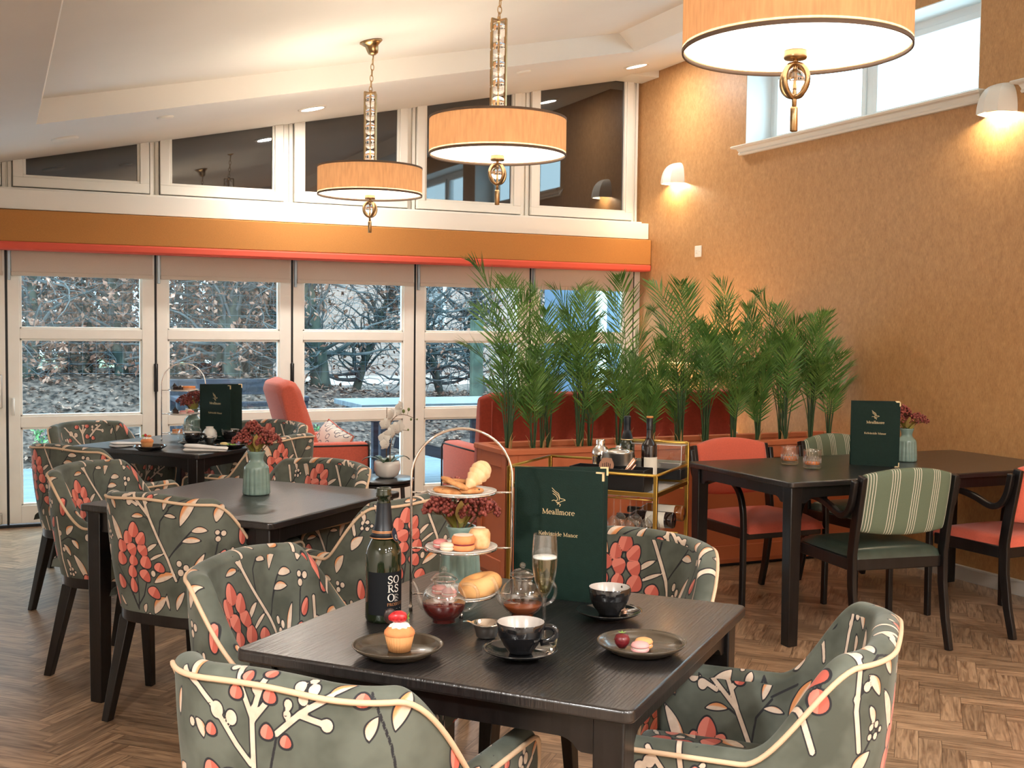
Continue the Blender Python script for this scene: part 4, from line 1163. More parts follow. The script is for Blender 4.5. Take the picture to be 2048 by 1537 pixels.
for sx_ in (-1, 1):
    for y in (-0.22, 0.22):
        b = MB(); b.taper((sx_ * 0.33, y, 0.19), (sx_ * 0.34, y * 1.05, 0), 0.05, 0.032); b.build('leg', M_woodblk, lc, bevel=0.003)
# patterned scatter cushion
M_cushion = None
def cushion_mat():
    m_, nt_, out = new_mat('printed_cushion_cover')
    N = nt_.nodes; L = nt_.links
    b_ = N.new('ShaderNodeBsdfPrincipled'); L.new(b_.outputs[0], out.inputs[0]); b_.inputs['Roughness'].default_value = 0.85
    tc_ = N.new('ShaderNodeTexCoord'); v = N.new('ShaderNodeTexVoronoi'); v.feature = 'DISTANCE_TO_EDGE'; v.inputs['Scale'].default_value = 13; v.voronoi_dimensions = '2D'
    mp = N.new('ShaderNodeMapping'); mp.inputs['Rotation'].default_value = (PI / 2, 0, 0); L.new(tc_.outputs['Object'], mp.inputs[0]); L.new(mp.outputs[0], v.inputs['Vector'])
    v2 = N.new('ShaderNodeTexVoronoi'); v2.inputs['Scale'].default_value = 13; v2.voronoi_dimensions = '2D'; L.new(mp.outputs[0], v2.inputs['Vector'])
    r = N.new('ShaderNodeValToRGB'); e = r.color_ramp.elements
    e[0].position = 0.20; e[0].color = (0.74, 0.71, 0.66, 1); e[1].position = 0.24; e[1].color = (0.05, 0.07, 0.12, 1)
    e2 = e.new(0.27); e2.color = (0.05, 0.07, 0.12, 1); e3 = e.new(0.31); e3.color = (0.72, 0.69, 0.64, 1)
    L.new(v2.outputs['Distance'], r.inputs[0]); L.new(r.outputs[0], b_.inputs['Base Color'])
    return m_
cu = thing('scatter_cushion', 'white cushion printed with dark outlines and coral edge on the lounge chair', 'cushion', (0, 0, 0))
b = MB(); n = 18; vs = []
for sg in (1, -1):
    for i in range(n + 1):
        for j in range(n + 1):
            u, v = i / n * 2 - 1, j / n * 2 - 1
            h = 0.075 * ((1 - u ** 4) * (1 - v ** 4)) ** 0.5; k = 1 - 0.07 * (1 - max(abs(u), abs(v))) * 0
            px_ = 0.20 * u * (1 - 0.05 * (1 - v * v)); pz_ = 0.20 * v * (1 - 0.05 * (1 - u * u))
            vs.append((px_, sg * h, pz_))
S_ = (n + 1) ** 2
fs = []
for i in range(n):
    for j in range(n):
        q = (i * (n + 1) + j, (i + 1) * (n + 1) + j, (i + 1) * (n + 1) + j + 1, i * (n + 1) + j + 1)
        fs.append(q[::-1]); fs.append(tuple(S_ + k for k in q))
b.add(vs, fs, 0, True); b.build('cover', cushion_mat(), cu)
b = MB(); b.tube([(.2, 0, .2), (.19, 0, 0), (.2, 0, -.2), (0, 0, -.19), (-.2, 0, -.2), (-.19, 0, 0), (-.2, 0, .2), (0, 0, .19)], 0.005, 6, closed=True); b.build('edge_piping', M_coral, cu)
cu.scale = (.86, .86, .86); cu.location = (1.91, 7.05, 0.625); cu.rotation_euler = (math.radians(-26), math.radians(14), math.radians(-78))
# sofa with its back to us behind the planter
so = thing('sofa', 'coral high back sofa seen from behind, its back coloured darker as in shade, beyond the planter of palms', 'sofa', (3.66, 6.80, 0))
W2 = 0.95
b = MB()
prof = [(-0.33, 0.20), (-0.17, 0.20), (-0.19, 0.60), (-0.26, 0.95), (-0.285, 1.005), (-0.33, 1.022), (-0.375, 1.005), (-0.385, 0.96), (-0.36, 0.60)]
vs = []; n = 26
for i in range(n + 1):
    u = i / n * 2 - 1; e = math.sqrt(max(0, 1 - abs(u) ** 26))
    for (y, z) in prof: vs.append((W2 * u, lerp(-0.28, y, .5 + .5 * e), z - (1 - e) * .03 * (z > .9) - 0.0 * u))
m_ = len(prof); fs = [(i * m_ + j, (i + 1) * m_ + j, (i + 1) * m_ + (j + 1) % m_, i * m_ + (j + 1) % m_) for i in range(n) for j in range(m_)]
fs += [tuple(range(m_)), tuple(reversed([n * m_ + j for j in range(m_)]))]
b.add(vs, [f[::-1] for f in fs], 0, True); b.build('backrest', M_coralshade, so, bevel=0.010, seg=3, angle=30)
b = MB(); b.tube([(-W2 + 0.055, -0.385, 0.25), (-W2 + 0.055, -0.388, 0.6), (-W2 + 0.055, -0.392, 0.97)], 0.004, 6); b.build('seam', M_coralshade, so)
for sg in (-1, 1):
    b = MB(); soft(b, (sg * (W2 - 0.075), 0.04, 0.42), (0.145, 0.60, 0.49), 0.04); b.build('arm', M_coral, so)
    b = MB(); x = sg * (W2 - 0.075)
    b.tube([(x - 0.068, 0.338, 0.18), (x - 0.070, 0.338, 0.62), (x - 0.05, 0.34, 0.662), (x + 0.05, 0.34, 0.662), (x + 0.070, 0.338, 0.62), (x + 0.068, 0.338, 0.18)], 0.006, 6)
    b.tube([(x + sg * .065, 0.335, 0.645), (x + sg * .065, -0.25, 0.645)], 0.006, 6); b.build('piping', M_blackpipe, so)
b = MB()
for k in range(2): soft(b, ((k - .5) * 0.79, 0.08, 0.40), (0.785, 0.60, 0.16), 0.04)
b.build('seat_cushion', M_coralshade, so)
b = MB(); b.box((0, 0.03, 0.25), (2 * W2 - 0.04, 0.58, 0.14)); b.build('seat_base', M_coralshade, so, bevel=0.01)
for sx_ in (-1, 1):
    for y in (-0.24, 0.28):
        b = MB(); b.taper((sx_ * 0.86, y, 0.19), (sx_ * 0.87, y, 0), 0.05, 0.035); b.build('leg', M_woodblk, so)
cu2 = copy_tree(cu); cu2['label'] = 'patterned cushion leaning at the right end of the coral sofa, behind palms'
cu2.location = (4.22, 6.78, 0.70); cu2.rotation_euler = (math.radians(18), 0, math.radians(6))
# round side table with an orchid
st = thing('side_table', 'small round black side table with two stacked tops beneath the orchid pot', 'table', (2.085, 6.50, 0))
b = MB(); b.lathe([(0, 0.50), (0.195, 0.50), (0.200, 0.504), (0.200, 0.514), (0.195, 0.518), (0, 0.518)], 48); b.build('top', M_tabletop, st)
b = MB(); b.lathe([(0, 0.478), (0.188, 0.478), (0.190, 0.484), (0.188, 0.494), (0, 0.4945)], 48); b.build('under_top', M_woodblk, st)
for k in range(4):
    a = PI / 4 + k * PI / 2 + 0.3; b = MB(); b.strip([(0.13 * math.cos(a), 0.13 * math.sin(a), 0.478), (0.16 * math.cos(a), 0.16 * math.sin(a), 0.0)], 0.02, 0.02, up=(0, 1, 0)); b.build('leg', M_black, st)
oc = thing('potted_orchid', 'white orchid with two arching stems in a white ceramic pot', 'plant', (2.125, 6.50, 0.519))
b = MB(); b.lathe([(0, 0.0), (0.045, 0.0), (0.066, 0.014), (0.078, 0.045), (0.079, 0.075), (0.075, 0.100), (0.070, 0.100), (0.071, 0.078), (0, 0.078)], 40); b.build('pot', M_whitecer, oc)
M_leafdk = mat('dark_orchid_leaf', (0.03, 0.065, 0.03), 0.35); M_stem = mat('brown_plant_stem', (0.16, 0.085, 0.035), 0.6); M_petal = mat('white_petals', (0.80, 0.77, 0.70), 0.6)
M_bud = mat('green_buds', (0.16, 0.20, 0.06), 0.5)
for k, (a, ln) in enumerate(((2.9, .15), (0.15, .15), (2.2, .11), (0.9, .12), (4.2, .11))):
    b = MB(); pts = [(0.01 * math.cos(a), 0.01 * math.sin(a), 0.075), (ln * .45 * math.cos(a), ln * .45 * math.sin(a), 0.135), (ln * .8 * math.cos(a), ln * .8 * math.sin(a), 0.135), (ln * math.cos(a), ln * math.sin(a), 0.100)]
    b.strip(bez(*pts, 10), [0.012 + 0.030 * math.sin(PI * min(1, i / 10 + .1)) for i in range(11)], 0.003); b.build('leaf', M_leafdk, oc)
def orchid_stem(pts, fl, buds):
    c = bez(*pts, 16)
    b = MB(); b.tube(c, [0.0035 - 0.002 * i / 16 for i in range(17)], 6); s_ = b.build('stem', M_stem, oc)
    for (i, dx, dz, sc_) in fl:
        p = Vector(c[i]) + Vector((dx, -0.01, dz)); f = MB(); rnd = random.Random(i * 7 + int(dx * 100))
        tilt = Euler((rnd.uniform(-.3, .3), rnd.uniform(-.3, .3), rnd.uniform(-.7, .7))).to_matrix().to_4x4()
        for k in range(5):
            a = PI / 2 + k * 2 * PI / 5; Lp = 0.036 * sc_; wp = (0.016 if k in (0, 2, 3) else 0.024) * sc_
            vs = []; m_ = 6
            for q in range(m_ + 1):
                t = q / m_; wd = wp * math.sin(PI * (0.12 + 0.86 * t)) ** 0.8
                for e in (-1, 0, 1): vs.append((e * wd, -0.006 + 0.014 * t * t - 0.004 * (e == 0), 0.003 + Lp * t))
            fs = [(q * 3 + e, q * 3 + e + 1, q * 3 + e + 4, q * 3 + e + 3) for q in range(m_) for e in (0, 1)]
            f.add(vs, fs, 0, True, Matrix.Translation(p) @ tilt @ Ry(-(a - PI / 2)))
        f.ball(tuple(p + Vector((0, -0.008, 0))), 0.005 * sc_, 8); f.tube([c[i], tuple(p)], 0.0012, 5)
        f.build('flower', M_petal, s_)
    for (i, dx, dz, r_) in buds:
        f = MB(); p = (c[i][0] + dx, c[i][1], c[i][2] + dz); f.ball(p, r_, 8, sc=(1, 1, 1.25)); f.tube([c[i], p], 0.001, 5); f.build('bud', M_bud, s_)
orchid_stem([(0.0, 0.01, 0.08), (-0.01, 0.01, 0.30), (0.02, 0, 0.44), (0.17, -0.02, 0.345)], [(7, -.03, .01, 1.0), (9, -.015, .03, 1.0), (10, .02, .04, .95), (11, .01, .05, 1.05), (6, -.03, -.05, 1.0)], [(13, .0, .02, .010), (14, .01, .035, .009), (15, .0, -.015, .007), (16, .01, .0, .005)])
orchid_stem([(0.02, 0.0, 0.08), (0.01, 0.0, 0.2), (0.03, 0, 0.30), (0.13, 0.02, 0.275)], [(6, -.04, .0, .95), (8, -.02, .03, 1.0), (10, .0, .035, 1.1), (12, .0, .03, 1.0)], [(14, .0, .018, .009), (16, .008, .004, .006)])
b = MB(); b.tube([(-.006, .0, .07), (-.004, 0, .42)], 0.002, 6); b.build('support_cane', M_stem, oc)
# table lamp and knitted vase behind the palms
lt = thing('low_cabinet', 'pale low cabinet in the corner behind the sofa carrying the table lamp', 'cabinet', (4.72, 7.25, 0))
b = MB(); b.box((0, 0, 0.34), (0.50, 0.50, 0.60)); b.build('body', M_cream, lt, bevel=0.004)
b = MB(); b.box((0, 0, 0.655), (0.54, 0.54, 0.03)); b.build('top', M_white, lt, bevel=0.004)
b = MB(); b.box((0, 0, 0.02), (0.46, 0.46, 0.04)); b.build('plinth', M_woodblk, lt)
tl = thing('table_lamp', 'lit cream drum table lamp glowing behind the palms', 'lamp', (4.66, 7.28, 0.671))
M_lampshade = shade_mat('cream_lampshade', (0.70, 0.60, 0.46), (0.72, 0.58, 0.40), 0.5)
b = MB(); b.lathe([(0, 0), (0.07, 0), (0.075, 0.01), (0.03, 0.03), (0.045, 0.08), (0.05, 0.13), (0.02, 0.19), (0.012, 0.20), (0.012, 0.30), (0, 0.30)], 30); b.build('base', M_whitecer, tl)
b = MB(); b.lathe([(0.19, 0.23), (0.185, 0.50)], 40); b.lathe([(0.183, 0.50), (0.188, 0.23)], 40); b.build('lamp_shade', M_lampshade, tl)
b = MB(); b.ball((0, 0, 0.34), 0.03, 12); b.build('bulb', emis('warm_bulb', (1, .72, .42), 12), tl)
point_light('table_lamp_light', (4.66, 7.28, 1.04), 0.035, 34, (1.0, 0.66, 0.34))
vv = thing('knitted_vase', 'small cream ribbed vase standing on the planter rim side of the sofa end', 'vase', (4.57, 6.52, 0.0))
b = MB(); b.lathe([(0, 0.64), (0.04, 0.64), (0.065, 0.68), (0.07, 0.73), (0.055, 0.77), (0.045, 0.79), (0.025, 0.83), (0.0, 0.845)], 30, wav=lambda a, z: 0.03 * math.sin(a * 14)); 
b.build('body', M_linen, vv)
bpy.data.objects.remove(vv.children[0]); bpy.data.objects.remove(vv)
# ------------------------------------------------------------------ terracotta planter divider with palms
PX0, PX1, PY0, PY1, PZ = 2.53, 5.045, 5.66, 6.085, 0.755
pl = thing('planter_box', 'long terracotta painted trough planter with panelled sides dividing the room', 'planter', ((PX0 + PX1) / 2, (PY0 + PY1) / 2, 0))
hx, hy = (PX1 - PX0) / 2, (PY1 - PY0) / 2
b = MB(); t_ = 0.03
b.box2((-hx + .012, -hy + .012, 0.02), (hx, -hy + .012 + t_, PZ - .03)); b.box2((-hx + .012, hy - .012 - t_, 0.02), (hx, hy - .012, PZ - .03))
b.box2((-hx + .012, -hy + .012, 0.02), (-hx + .012 + t_, hy - .012, PZ - .03)); b.box2((hx - t_, -hy + .012, 0.02), (hx, hy - .012, PZ - .03)); b.box2((-hx + .02, -hy + .02, .02), (hx, hy - .02, .05))
b.build('trough', M_terracotta, pl)
b = MB(); r_ = 0.085
def frame_face(y, sg):
    q = sorted((y, y + sg * 0.0125))
    for x0, x1, z0, z1 in ((-hx, -hx + 0.07, .045, PZ - .03), (hx - .07, hx, .045, PZ - .03), (-hx + .07, hx - .07, PZ - .03 - .075, PZ - .03), (-hx + .07, hx - .07, .045, .13), (-0.035, 0.035, .13, PZ - .105)):
        b.box2((x0, q[0], z0), (x1, q[1], z1))
frame_face(-hy, 1); frame_face(hy - .0125, 1)
for (y0, y1, z0, z1) in ((-hy, -hy + .07, .045, PZ - .03), (hy - .07, hy, .045, PZ - .03), (-hy + .07, hy - .07, PZ - .105, PZ - .03), (-hy + .07, hy - .07, .045, .13)):
    b.box2((-hx, y0, z0), (-hx + .0125, y1, z1))
b.build('panel_frame', M_terracotta, pl, bevel=0.003)
b = MB(); o_ = 0.014; w_ = 0.05
b.box2((-hx - o_, -hy - o_, PZ - .03), (hx, -hy + w_, PZ)); b.box2((-hx - o_, hy - w_, PZ - .03), (hx, hy + o_, PZ)); b.box2((-hx - o_, -hy + w_, PZ - .03), (-hx + w_, hy - w_, PZ)); b.box2((hx - w_, -hy + w_, PZ - .03), (hx, hy - w_, PZ))
b.build('rim', M_terracotta, pl, bevel=0.004)
b = MB(); b.box2((-hx + .03, -hy + .03, 0), (hx, hy - .03, .045)); b.build('plinth', M_black, pl)
# pebbles
rnd = random.Random(3)
b = MB()
b.box2((-hx + .045, -hy + .045, 0.60), (hx - .03, hy - .045, 0.700))
for i in range(2600):
    x, y = rnd.uniform(-hx + .05, hx - .035), rnd.uniform(-hy + .05, hy - .05)
    rr = rnd.uniform(.006, .011)
    s_ = MB(); s_.ball((0, 0, 0), rr, 6, sc=(1, rnd.uniform(.7, 1), .6)); b.add(s_.v, s_.f, 0, True, Tr(x, y, 0.703 + rnd.uniform(0, .006)) @ Rz(rnd.uniform(0, 6)))
pb = b.build('pebble_mulch', mat('tan_pebbles', (0.30, 0.19, 0.11), 0.7, col2=(0.62, 0.47, 0.33), vscale=(70, 70, 70)), None, loc=pl.location)
tag(pb, 'layer of tan pebbles filling the terracotta planter around the palm stems', 'pebbles', kind='stuff')
SOIL = 0.708
def leaf_mat(name, c1, c2):
    m_, nt_, out = new_mat(name)
    N = nt_.nodes; L = nt_.links
    d = N.new('ShaderNodeBsdfPrincipled'); d.inputs['Roughness'].default_value = 0.42
    t = N.new('ShaderNodeBsdfTranslucent'); mx = N.new('ShaderNodeMixShader'); mx.inputs[0].default_value = 0.25
    tc_ = N.new('ShaderNodeTexCoord'); nz = N.new('ShaderNodeTexNoise'); nz.inputs['Scale'].default_value = 9
    r = N.new('ShaderNodeValToRGB'); r.color_ramp.elements[0].position = .35; r.color_ramp.elements[0].color = (*c1, 1); r.color_ramp.elements[1].position = .65; r.color_ramp.elements[1].color = (*c2, 1)
    L.new(tc_.outputs['Object'], nz.inputs['Vector']); L.new(nz.outputs[0], r.inputs[0]); L.new(r.outputs[0], d.inputs['Base Color']); L.new(r.outputs[0], t.inputs[0])
    L.new(d.outputs[0], mx.inputs[1]); L.new(t.outputs[0], mx.inputs[2]); L.new(mx.outputs[0], out.inputs[0])
    return m_
M_palm = leaf_mat('palm_leaflet', (0.060, 0.165, 0.030), (0.19, 0.34, 0.075))
M_palmstem = mat('palm_stem', (0.035, 0.075, 0.025), 0.5)
M_sheath = mat('dried_palm_sheath', (0.42, 0.24, 0.09), 0.8)
def make_palm(seed, height, nf, spread, dense=18):
    r = random.Random(seed)
    t = thing('areca_palm', 'x', 'plant', (0, 0, 0), 0, 'areca palms in the planter')
    a0 = r.uniform(0, 6)
    b = MB()
    fr = []
    for k in range(nf):
        a = a0 + k * 2 * PI / nf * 1.0 + r.uniform(-.4, .4)
        top = height * (0.45 + 0.55 * ((k * 5) % nf + 1) / nf) * r.uniform(.93, 1.03)
        lean = spread * r.uniform(.35, 1.25) * (0.55 + 0.6 * top / height)
        p0 = Vector((0.008 * math.cos(a), 0.008 * math.sin(a), 0)); 
        p3 = Vector((lean * math.cos(a), lean * math.sin(a) * 0.75, top))
        p1 = p0 + Vector((0.01 * math.cos(a), 0.01 * math.sin(a), top * 0.45)); p2 = Vector((lean * 0.30 * math.cos(a), lean * 0.30 * math.sin(a) * .75, top * 0.92))
        c = [Vector(q) for q in bez(p0, p1, p2, p3, 22)]
        b.tube([tuple(q) for q in c[:9]], [0.0048 - 0.0002 * i for i in range(9)], 5)
        f = MB()
        f.tube([tuple(q) for q in c[8:]], [0.003 - 0.00016 * i for i in range(15)], 4)
        # leaflets from 38% of the stem to the tip
        nl = int(dense * (0.75 + 0.4 * top / height))
        for q in range(nl):
            u = 0.40 + 0.60 * (q + .5) / nl; fi = u * 22; i0 = min(21, int(fi)); P = c[i0].lerp(c[i0 + 1], fi - i0); T_ = (c[min(22, i0 + 1)] - c[max(0, i0 - 1)]).normalized()
            sd = T_.cross(Vector((math.cos(a), math.sin(a), 0.2)))
            if sd.length < .05: sd = Vector((-math.sin(a), math.cos(a), 0))
            sd.normalize(); nn = sd.cross(T_).normalized()
            ll = (0.20 * math.sin(PI * (0.16 + 0.80 * (q + .5) / nl)) ** 0.75) * (0.65 + 0.4 * height) * r.uniform(.9, 1.1)
            for sg in (-1, 1):
                ang = math.radians(lerp(48, 16, (q / nl)) + r.uniform(-6, 6))
                D = (T_ * math.cos(ang) + sd * sg * math.sin(ang) + nn * r.uniform(-.12, .22)).normalized()
                Wv = D.cross(nn).normalized() * 0.0047
                M1 = P + D * ll * 0.45 - Vector((0, 0, ll * 0.02)); E1 = P + D * ll - Vector((0, 0, ll * 0.10)); 
                i_ = len(f.v)
                f.v += [tuple(P - Wv * .4), tuple(P + Wv * .4), tuple(M1 - Wv), tuple(M1 + Wv), tuple(M1 + nn * 0.0018), tuple(E1)]
                f.f += [(i_, i_ + 1, i_ + 3, i_ + 4), (i_, i_ + 4, i_ + 2), (i_ + 2, i_ + 4, i_ + 5), (i_ + 4, i_ + 3, i_ + 5)]
                f.m += [0] * 4; f.sm += [False] * 4
        fr.append(f)
    b.build('stems', M_palmstem, t)
    for f in fr: f.build('frond', M_palm, t)
    for k in range(2):
        a = r.uniform(0, 6); s_ = MB(); hgt = r.uniform(.06, .13)
        s_.strip(bez((0.01 * math.cos(a), .01 * math.sin(a), 0), (.02 * math.cos(a), .02 * math.sin(a), hgt * .5), (.015 * math.cos(a), .015 * math.sin(a), hgt * .7), (.045 * math.cos(a), .045 * math.sin(a), hgt), 6), [.012, .014, .012, .010, .008, .005, .001], .0015); s_.build('dried_sheath', M_sheath, t)
    return t
PROT = [make_palm(1, 1.08, 8, .24), make_palm(2, 0.66, 7, .20), make_palm(3, 0.86, 8, .26), make_palm(4, 0.50, 6, .15), make_palm(5, 1.04, 7, .27)]
# x position, depth row, prototype, scale, rotation
PALMS = [(2.60, .14, 4, 1.04, 2.5), (2.67, .27, 1, 1.0, .3), (2.745, .12, 3, 1.02, 1.2), (2.85, .22, 0, .98, .6), (2.93, .30, 1, .96, 2.2), (3.04, .13, 2, 1.06, 3.5), (3.12, .25, 0, .96, 4.4), (3.21, .31, 3, 1.0, .2), (3.30, .13, 1, 1.05, 5.2),
         (3.42, .25, 4, .98, 3.3), (3.52, .13, 3, 1.02, 2.9), (3.63, .29, 1, 1.0, 1.7), (3.74, .15, 0, 1.0, 5.1), (3.80, .29, 3, .95, .9), (3.92, .17, 2, .98, 1.9), (4.02, .29, 0, .92, 3.9), (4.10, .13, 1, 1.0, 4.9), (4.20, .26, 4, 1.0, .9), (4.29, .14, 3, 1.0, 3.1),
         (4.39, .27, 2, 1.0, 5.9), (4.50, .14, 1, 1.08, .7), (4.58, .29, 4, .92, 2.4), (4.70, .14, 2, .95, 1.0), (4.80, .27, 0, .84, 5.5), (4.86, .16, 1, 1.0, 4.2)]
ORD = ['first', 'second', 'third', 'fourth', 'fifth', 'sixth', 'seventh', 'eighth', 'ninth', 'tenth', 'eleventh', 'twelfth', 'thirteenth', 'fourteenth', 'fifteenth', 'sixteenth', 'seventeenth', 'eighteenth', 'nineteenth', 'twentieth', 'twenty-first', 'twenty-second', 'twenty-third', 'twenty-fourth', 'last']
HT = ['tall', 'middling', 'tall', 'short', 'tall']
_up = set()
for i, (x, dy, k, sc_, rz) in enumerate(PALMS):
    lb = '%s green areca palm, %s from the left along the terracotta planter' % (HT[k], ORD[i]) if i < 24 else 'middling green areca palm, last at the right end of the terracotta planter'
    if k in _up: dup(PROT[k], (x, PY0 + dy, SOIL), rz, lb, None, sc_)
    else:
        _up.add(k); o = PROT[k]; o.location = (x, PY0 + dy, SOIL); o.rotation_euler = (0, 0, rz); o.scale = (sc_,) * 3; o['label'] = lb
# ------------------------------------------------------------------ drum pendants
M_shade = shade_mat('ochre_linen_shade', (0.50, 0.32, 0.18), (0.74, 0.47, 0.28), 0.5)
M_shadein = shade_mat('shade_lining', (0.78, 0.72, 0.62), (0.7, 0.6, 0.5), 0.3, False)
M_trimsh = mat('taupe_shade_binding', (0.13, 0.085, 0.058), 0.8)
def diff_mat():
    m_, nt_, out = new_mat('lit_diffuser')
    e = nt_.nodes.new('ShaderNodeEmission'); e.inputs[0].default_value = (1.0, 0.87, 0.72, 1); e.inputs[1].default_value = 3.0
    d = nt_.nodes.new('ShaderNodeBsdfDiffuse'); d.inputs[0].default_value = (.8, .8, .78, 1)
    a = nt_.nodes.new('ShaderNodeAddShader'); nt_.links.new(e.outputs[0], a.inputs[0]); nt_.links.new(d.outputs[0], a.inputs[1]); nt_.links.new(a.outputs[0], out.inputs[0])
    return m_
M_diff = diff_mat()
def pendant(x, y, label):
    ztop = ceil_z(x, COFFER)
    t = thing('pendant_light', label, 'pendant lamp', (x, y, 0), 0, 'ochre drum pendants with crystal ball stems')
    b = MB(); M = Tr(0, 0, ztop) @ Ry(-math.atan(CEIL_S))
    b.lathe([(0, -0.001), (0.062, -0.001), (0.066, -0.008), (0.058, -0.014), (0.038, -0.030), (0.034, -0.052), (0.028, -0.072), (0.012, -0.082), (0, -0.084)], 36, M=M); b.build('canopy', M_brass, t)
    zf = 2.762
    b = MB(); z = ztop - 0.078; b.tube([(0.016, 0, ztop - .075), (0.014, 0, ztop - 0.11)], 0.004, 8)
    z1 = ztop - 0.10; n = max(3, int(round((z1 - zf) / 0.030))); stp = (z1 - zf) / n
    for i in range(n):
        zc = z1 - stp * (i + .5); L_ = stp / 2 + 0.004; pts = []
        for k in range(14):
            a = 2 * PI * k / 14; q = 0.009 * math.cos(a); v = L_ * math.sin(a); xo = 0.014 * (1 - (i + .5) / n)
            pts.append((q + xo, 0, zc + v) if i % 2 else (xo, q, zc + v))
        b.tube(pts, 0.0024, 6, closed=True)
    b.build('chain', M_brass, t)
    b = MB(); f = 0.043; z0 = 2.335; a0 = math.radians(24)
    for k in range(4):
        a = a0 + k * PI / 2; px_, py_ = f * math.cos(a), f * math.sin(a)
        b.box((px_, py_, (zf + z0) / 2 - .02), (0.008, 0.008, zf - z0 + .03), rot=(0, 0, a)); b.box((px_ / 2, py_ / 2, zf - 0.004), (f + .004, 0.008, 0.008), rot=(0, 0, a))
    b.tube([(0, 0, zf), (0, 0, 2.2)], 0.0035, 8); b.tube([(0, 0, zf + .012), (0, 0, zf - .012)], 0.008, 10); b.build('stem_frame', M_brass, t)
    for k in range(5):
        g = MB(); g.ball((0, 0, zf - 0.048 - k * 0.0795), 0.0365, 24, sc=(1, 1, 1)); g.build('crystal_ball', M_crystal, t)
    sh = MB(); R = 0.300; zb, zt = 2.172, 2.335
    sh.lathe([(R, zb), (R, zt)], 72); s_ = sh.build('drum_shade', M_shade, t)
    ln = MB(); ln.lathe([(R - 0.002, zt), (R - 0.002, zb + 0.016)], 72); ln.build('lining', M_shadein, s_)
    for z in (zb - .001, zt - 0.010):
        q = MB(); q.lathe([(R + .0012, z), (R + .0018, z + .010), (R - .003, z + .010), (R - .003, z), (R + .0012, z)], 72); q.build('binding', M_trimsh, s_)
    d = MB(); d.lathe([(0, 0), (R - .004, 0)], 64, c=(0, 0, zb + 0.012)); d.build('diffuser', M_diff, t)
    b = MB(); b.lathe([(0, .012), (0.030, .012), (0.031, -.006), (0.029, -.010), (0.0, -.010)], 28, c=(0, 0, 2.162)); b.tube([(0, 0, 2.155), (0, 0, 2.135)], .006, 8); f_ = b.build('finial_cap', M_brass, t)
    zc = 2.095; Rr = 0.047
    for k in range(2):
        a = math.radians(14) + k * PI / 2; q = MB(); vs = []; n = 40
        for i in range(n):
            th = 2 * PI * i / n
            for (rr, w_) in ((Rr, -.006), (Rr, .006), (Rr - .009, .006), (Rr - .009, -.006)):
                h = rr * math.cos(th); vs.append((h * math.cos(a) - w_ * math.sin(a), h * math.sin(a) + w_ * math.cos(a), zc + rr * 1.06 * math.sin(th)))
        fs = [(i * 4 + j, ((i + 1) % n) * 4 + j, ((i + 1) % n) * 4 + (j + 1) % 4, i * 4 + (j + 1) % 4) for i in range(n) for j in range(4)]
        q.add(vs, fs, 0, True); q.build('ring', M_brass, f_)
    q = MB(); q.tube([(0, 0, 2.142), (0, 0, 2.125), (0, 0, 2.10), (0, 0, 2.07), (0, 0, 2.05), (0, 0, 2.022)], [.007, .006, .002, .005, .007, .006], 10); q.build('holder', M_brass, f_)
    q = MB(); q.ball((0, 0, zc + .003), 0.0275, 24); q.build('crystal_ball', M_crystal, f_)
    q = MB(); q.lathe([(0, 2.026), (.009, 2.026), (.0105, 2.020), (.0105, 1.962), (.009, 1.960), (0, 1.960)], 24, wav=lambda a, z: .05 * math.sin(a * 12)); q.build('finial_rod', M_brass, f_)
    return t
for i, (x, y) in enumerate(PENDANTS):
    pendant(x, y, ['smallest looking ochre drum pendant, the one farthest from the camera', 'ochre drum pendant in the middle of the row, before the clerestory', 'large looking ochre drum pendant nearest the camera, cut by the top edge'][i])
# ------------------------------------------------------------------ garden beyond the doors
M_deck = mat('wet_grey_decking', (0.16, 0.20, 0.245), 0.45, var=0.25, vscale=(1.0, 40, 1), bump=0.3, bscale=(1, 60, 1))
M_mulch = mat('bark_mulch', (0.016, 0.012, 0.011), 0.95, col2=(0.16, 0.112, 0.092), vscale=(16, 16, 16), vdetail=8, bump=0.9, bscale=(22, 22, 22))
M_bark = mat('mossy_bark', (0.024, 0.037, 0.034), 0.9, col2=(0.075, 0.088, 0.068), vscale=(12, 12, 5))
M_twig = mat('grey_twigs', (0.026, 0.042, 0.046), 0.9, col2=(0.120, 0.128, 0.132), vscale=(3, 3, 3))
M_deadleaf = mat('russet_beech_leaves', (0.13, 0.045, 0.026), 0.8, col2=(0.42, 0.235, 0.17), vscale=(9, 9, 9))
M_timber = mat('dark_stained_timber', (0.030, 0.030, 0.042), 0.7, var=0.4, vscale=(4, 4, 30))
M_grass = mat('grass', (0.075, 0.12, 0.04), 0.9, col2=(0.24, 0.30, 0.15), vscale=(9, 9, 9), vdetail=8)
M_brick = None
def brick():
    m_, nt_, out = new_mat('pale_brickwork')
    N = nt_.nodes; L = nt_.links; b_ = N.new('ShaderNodeBsdfPrincipled'); L.new(b_.outputs[0], out.inputs[0]); b_.inputs['Roughness'].default_value = .9
    tc_ = N.new('ShaderNodeTexCoord'); mp = N.new('ShaderNodeMapping'); mp.inputs['Rotation'].default_value = (PI / 2, 0, 0); L.new(tc_.outputs['Object'], mp.inputs[0])
    k = N.new('ShaderNodeTexBrick'); k.inputs['Color1'].default_value = (.24, .16, .13, 1); k.inputs['Color2'].default_value = (.30, .21, .18, 1); k.inputs['Mortar'].default_value = (.28, .24, .22, 1)
    k.inputs['Scale'].default_value = 5.5; k.inputs['Mortar Size'].default_value = .02; L.new(mp.outputs[0], k.inputs['Vector']); L.new(k.outputs[0], b_.inputs['Base Color']); return m_
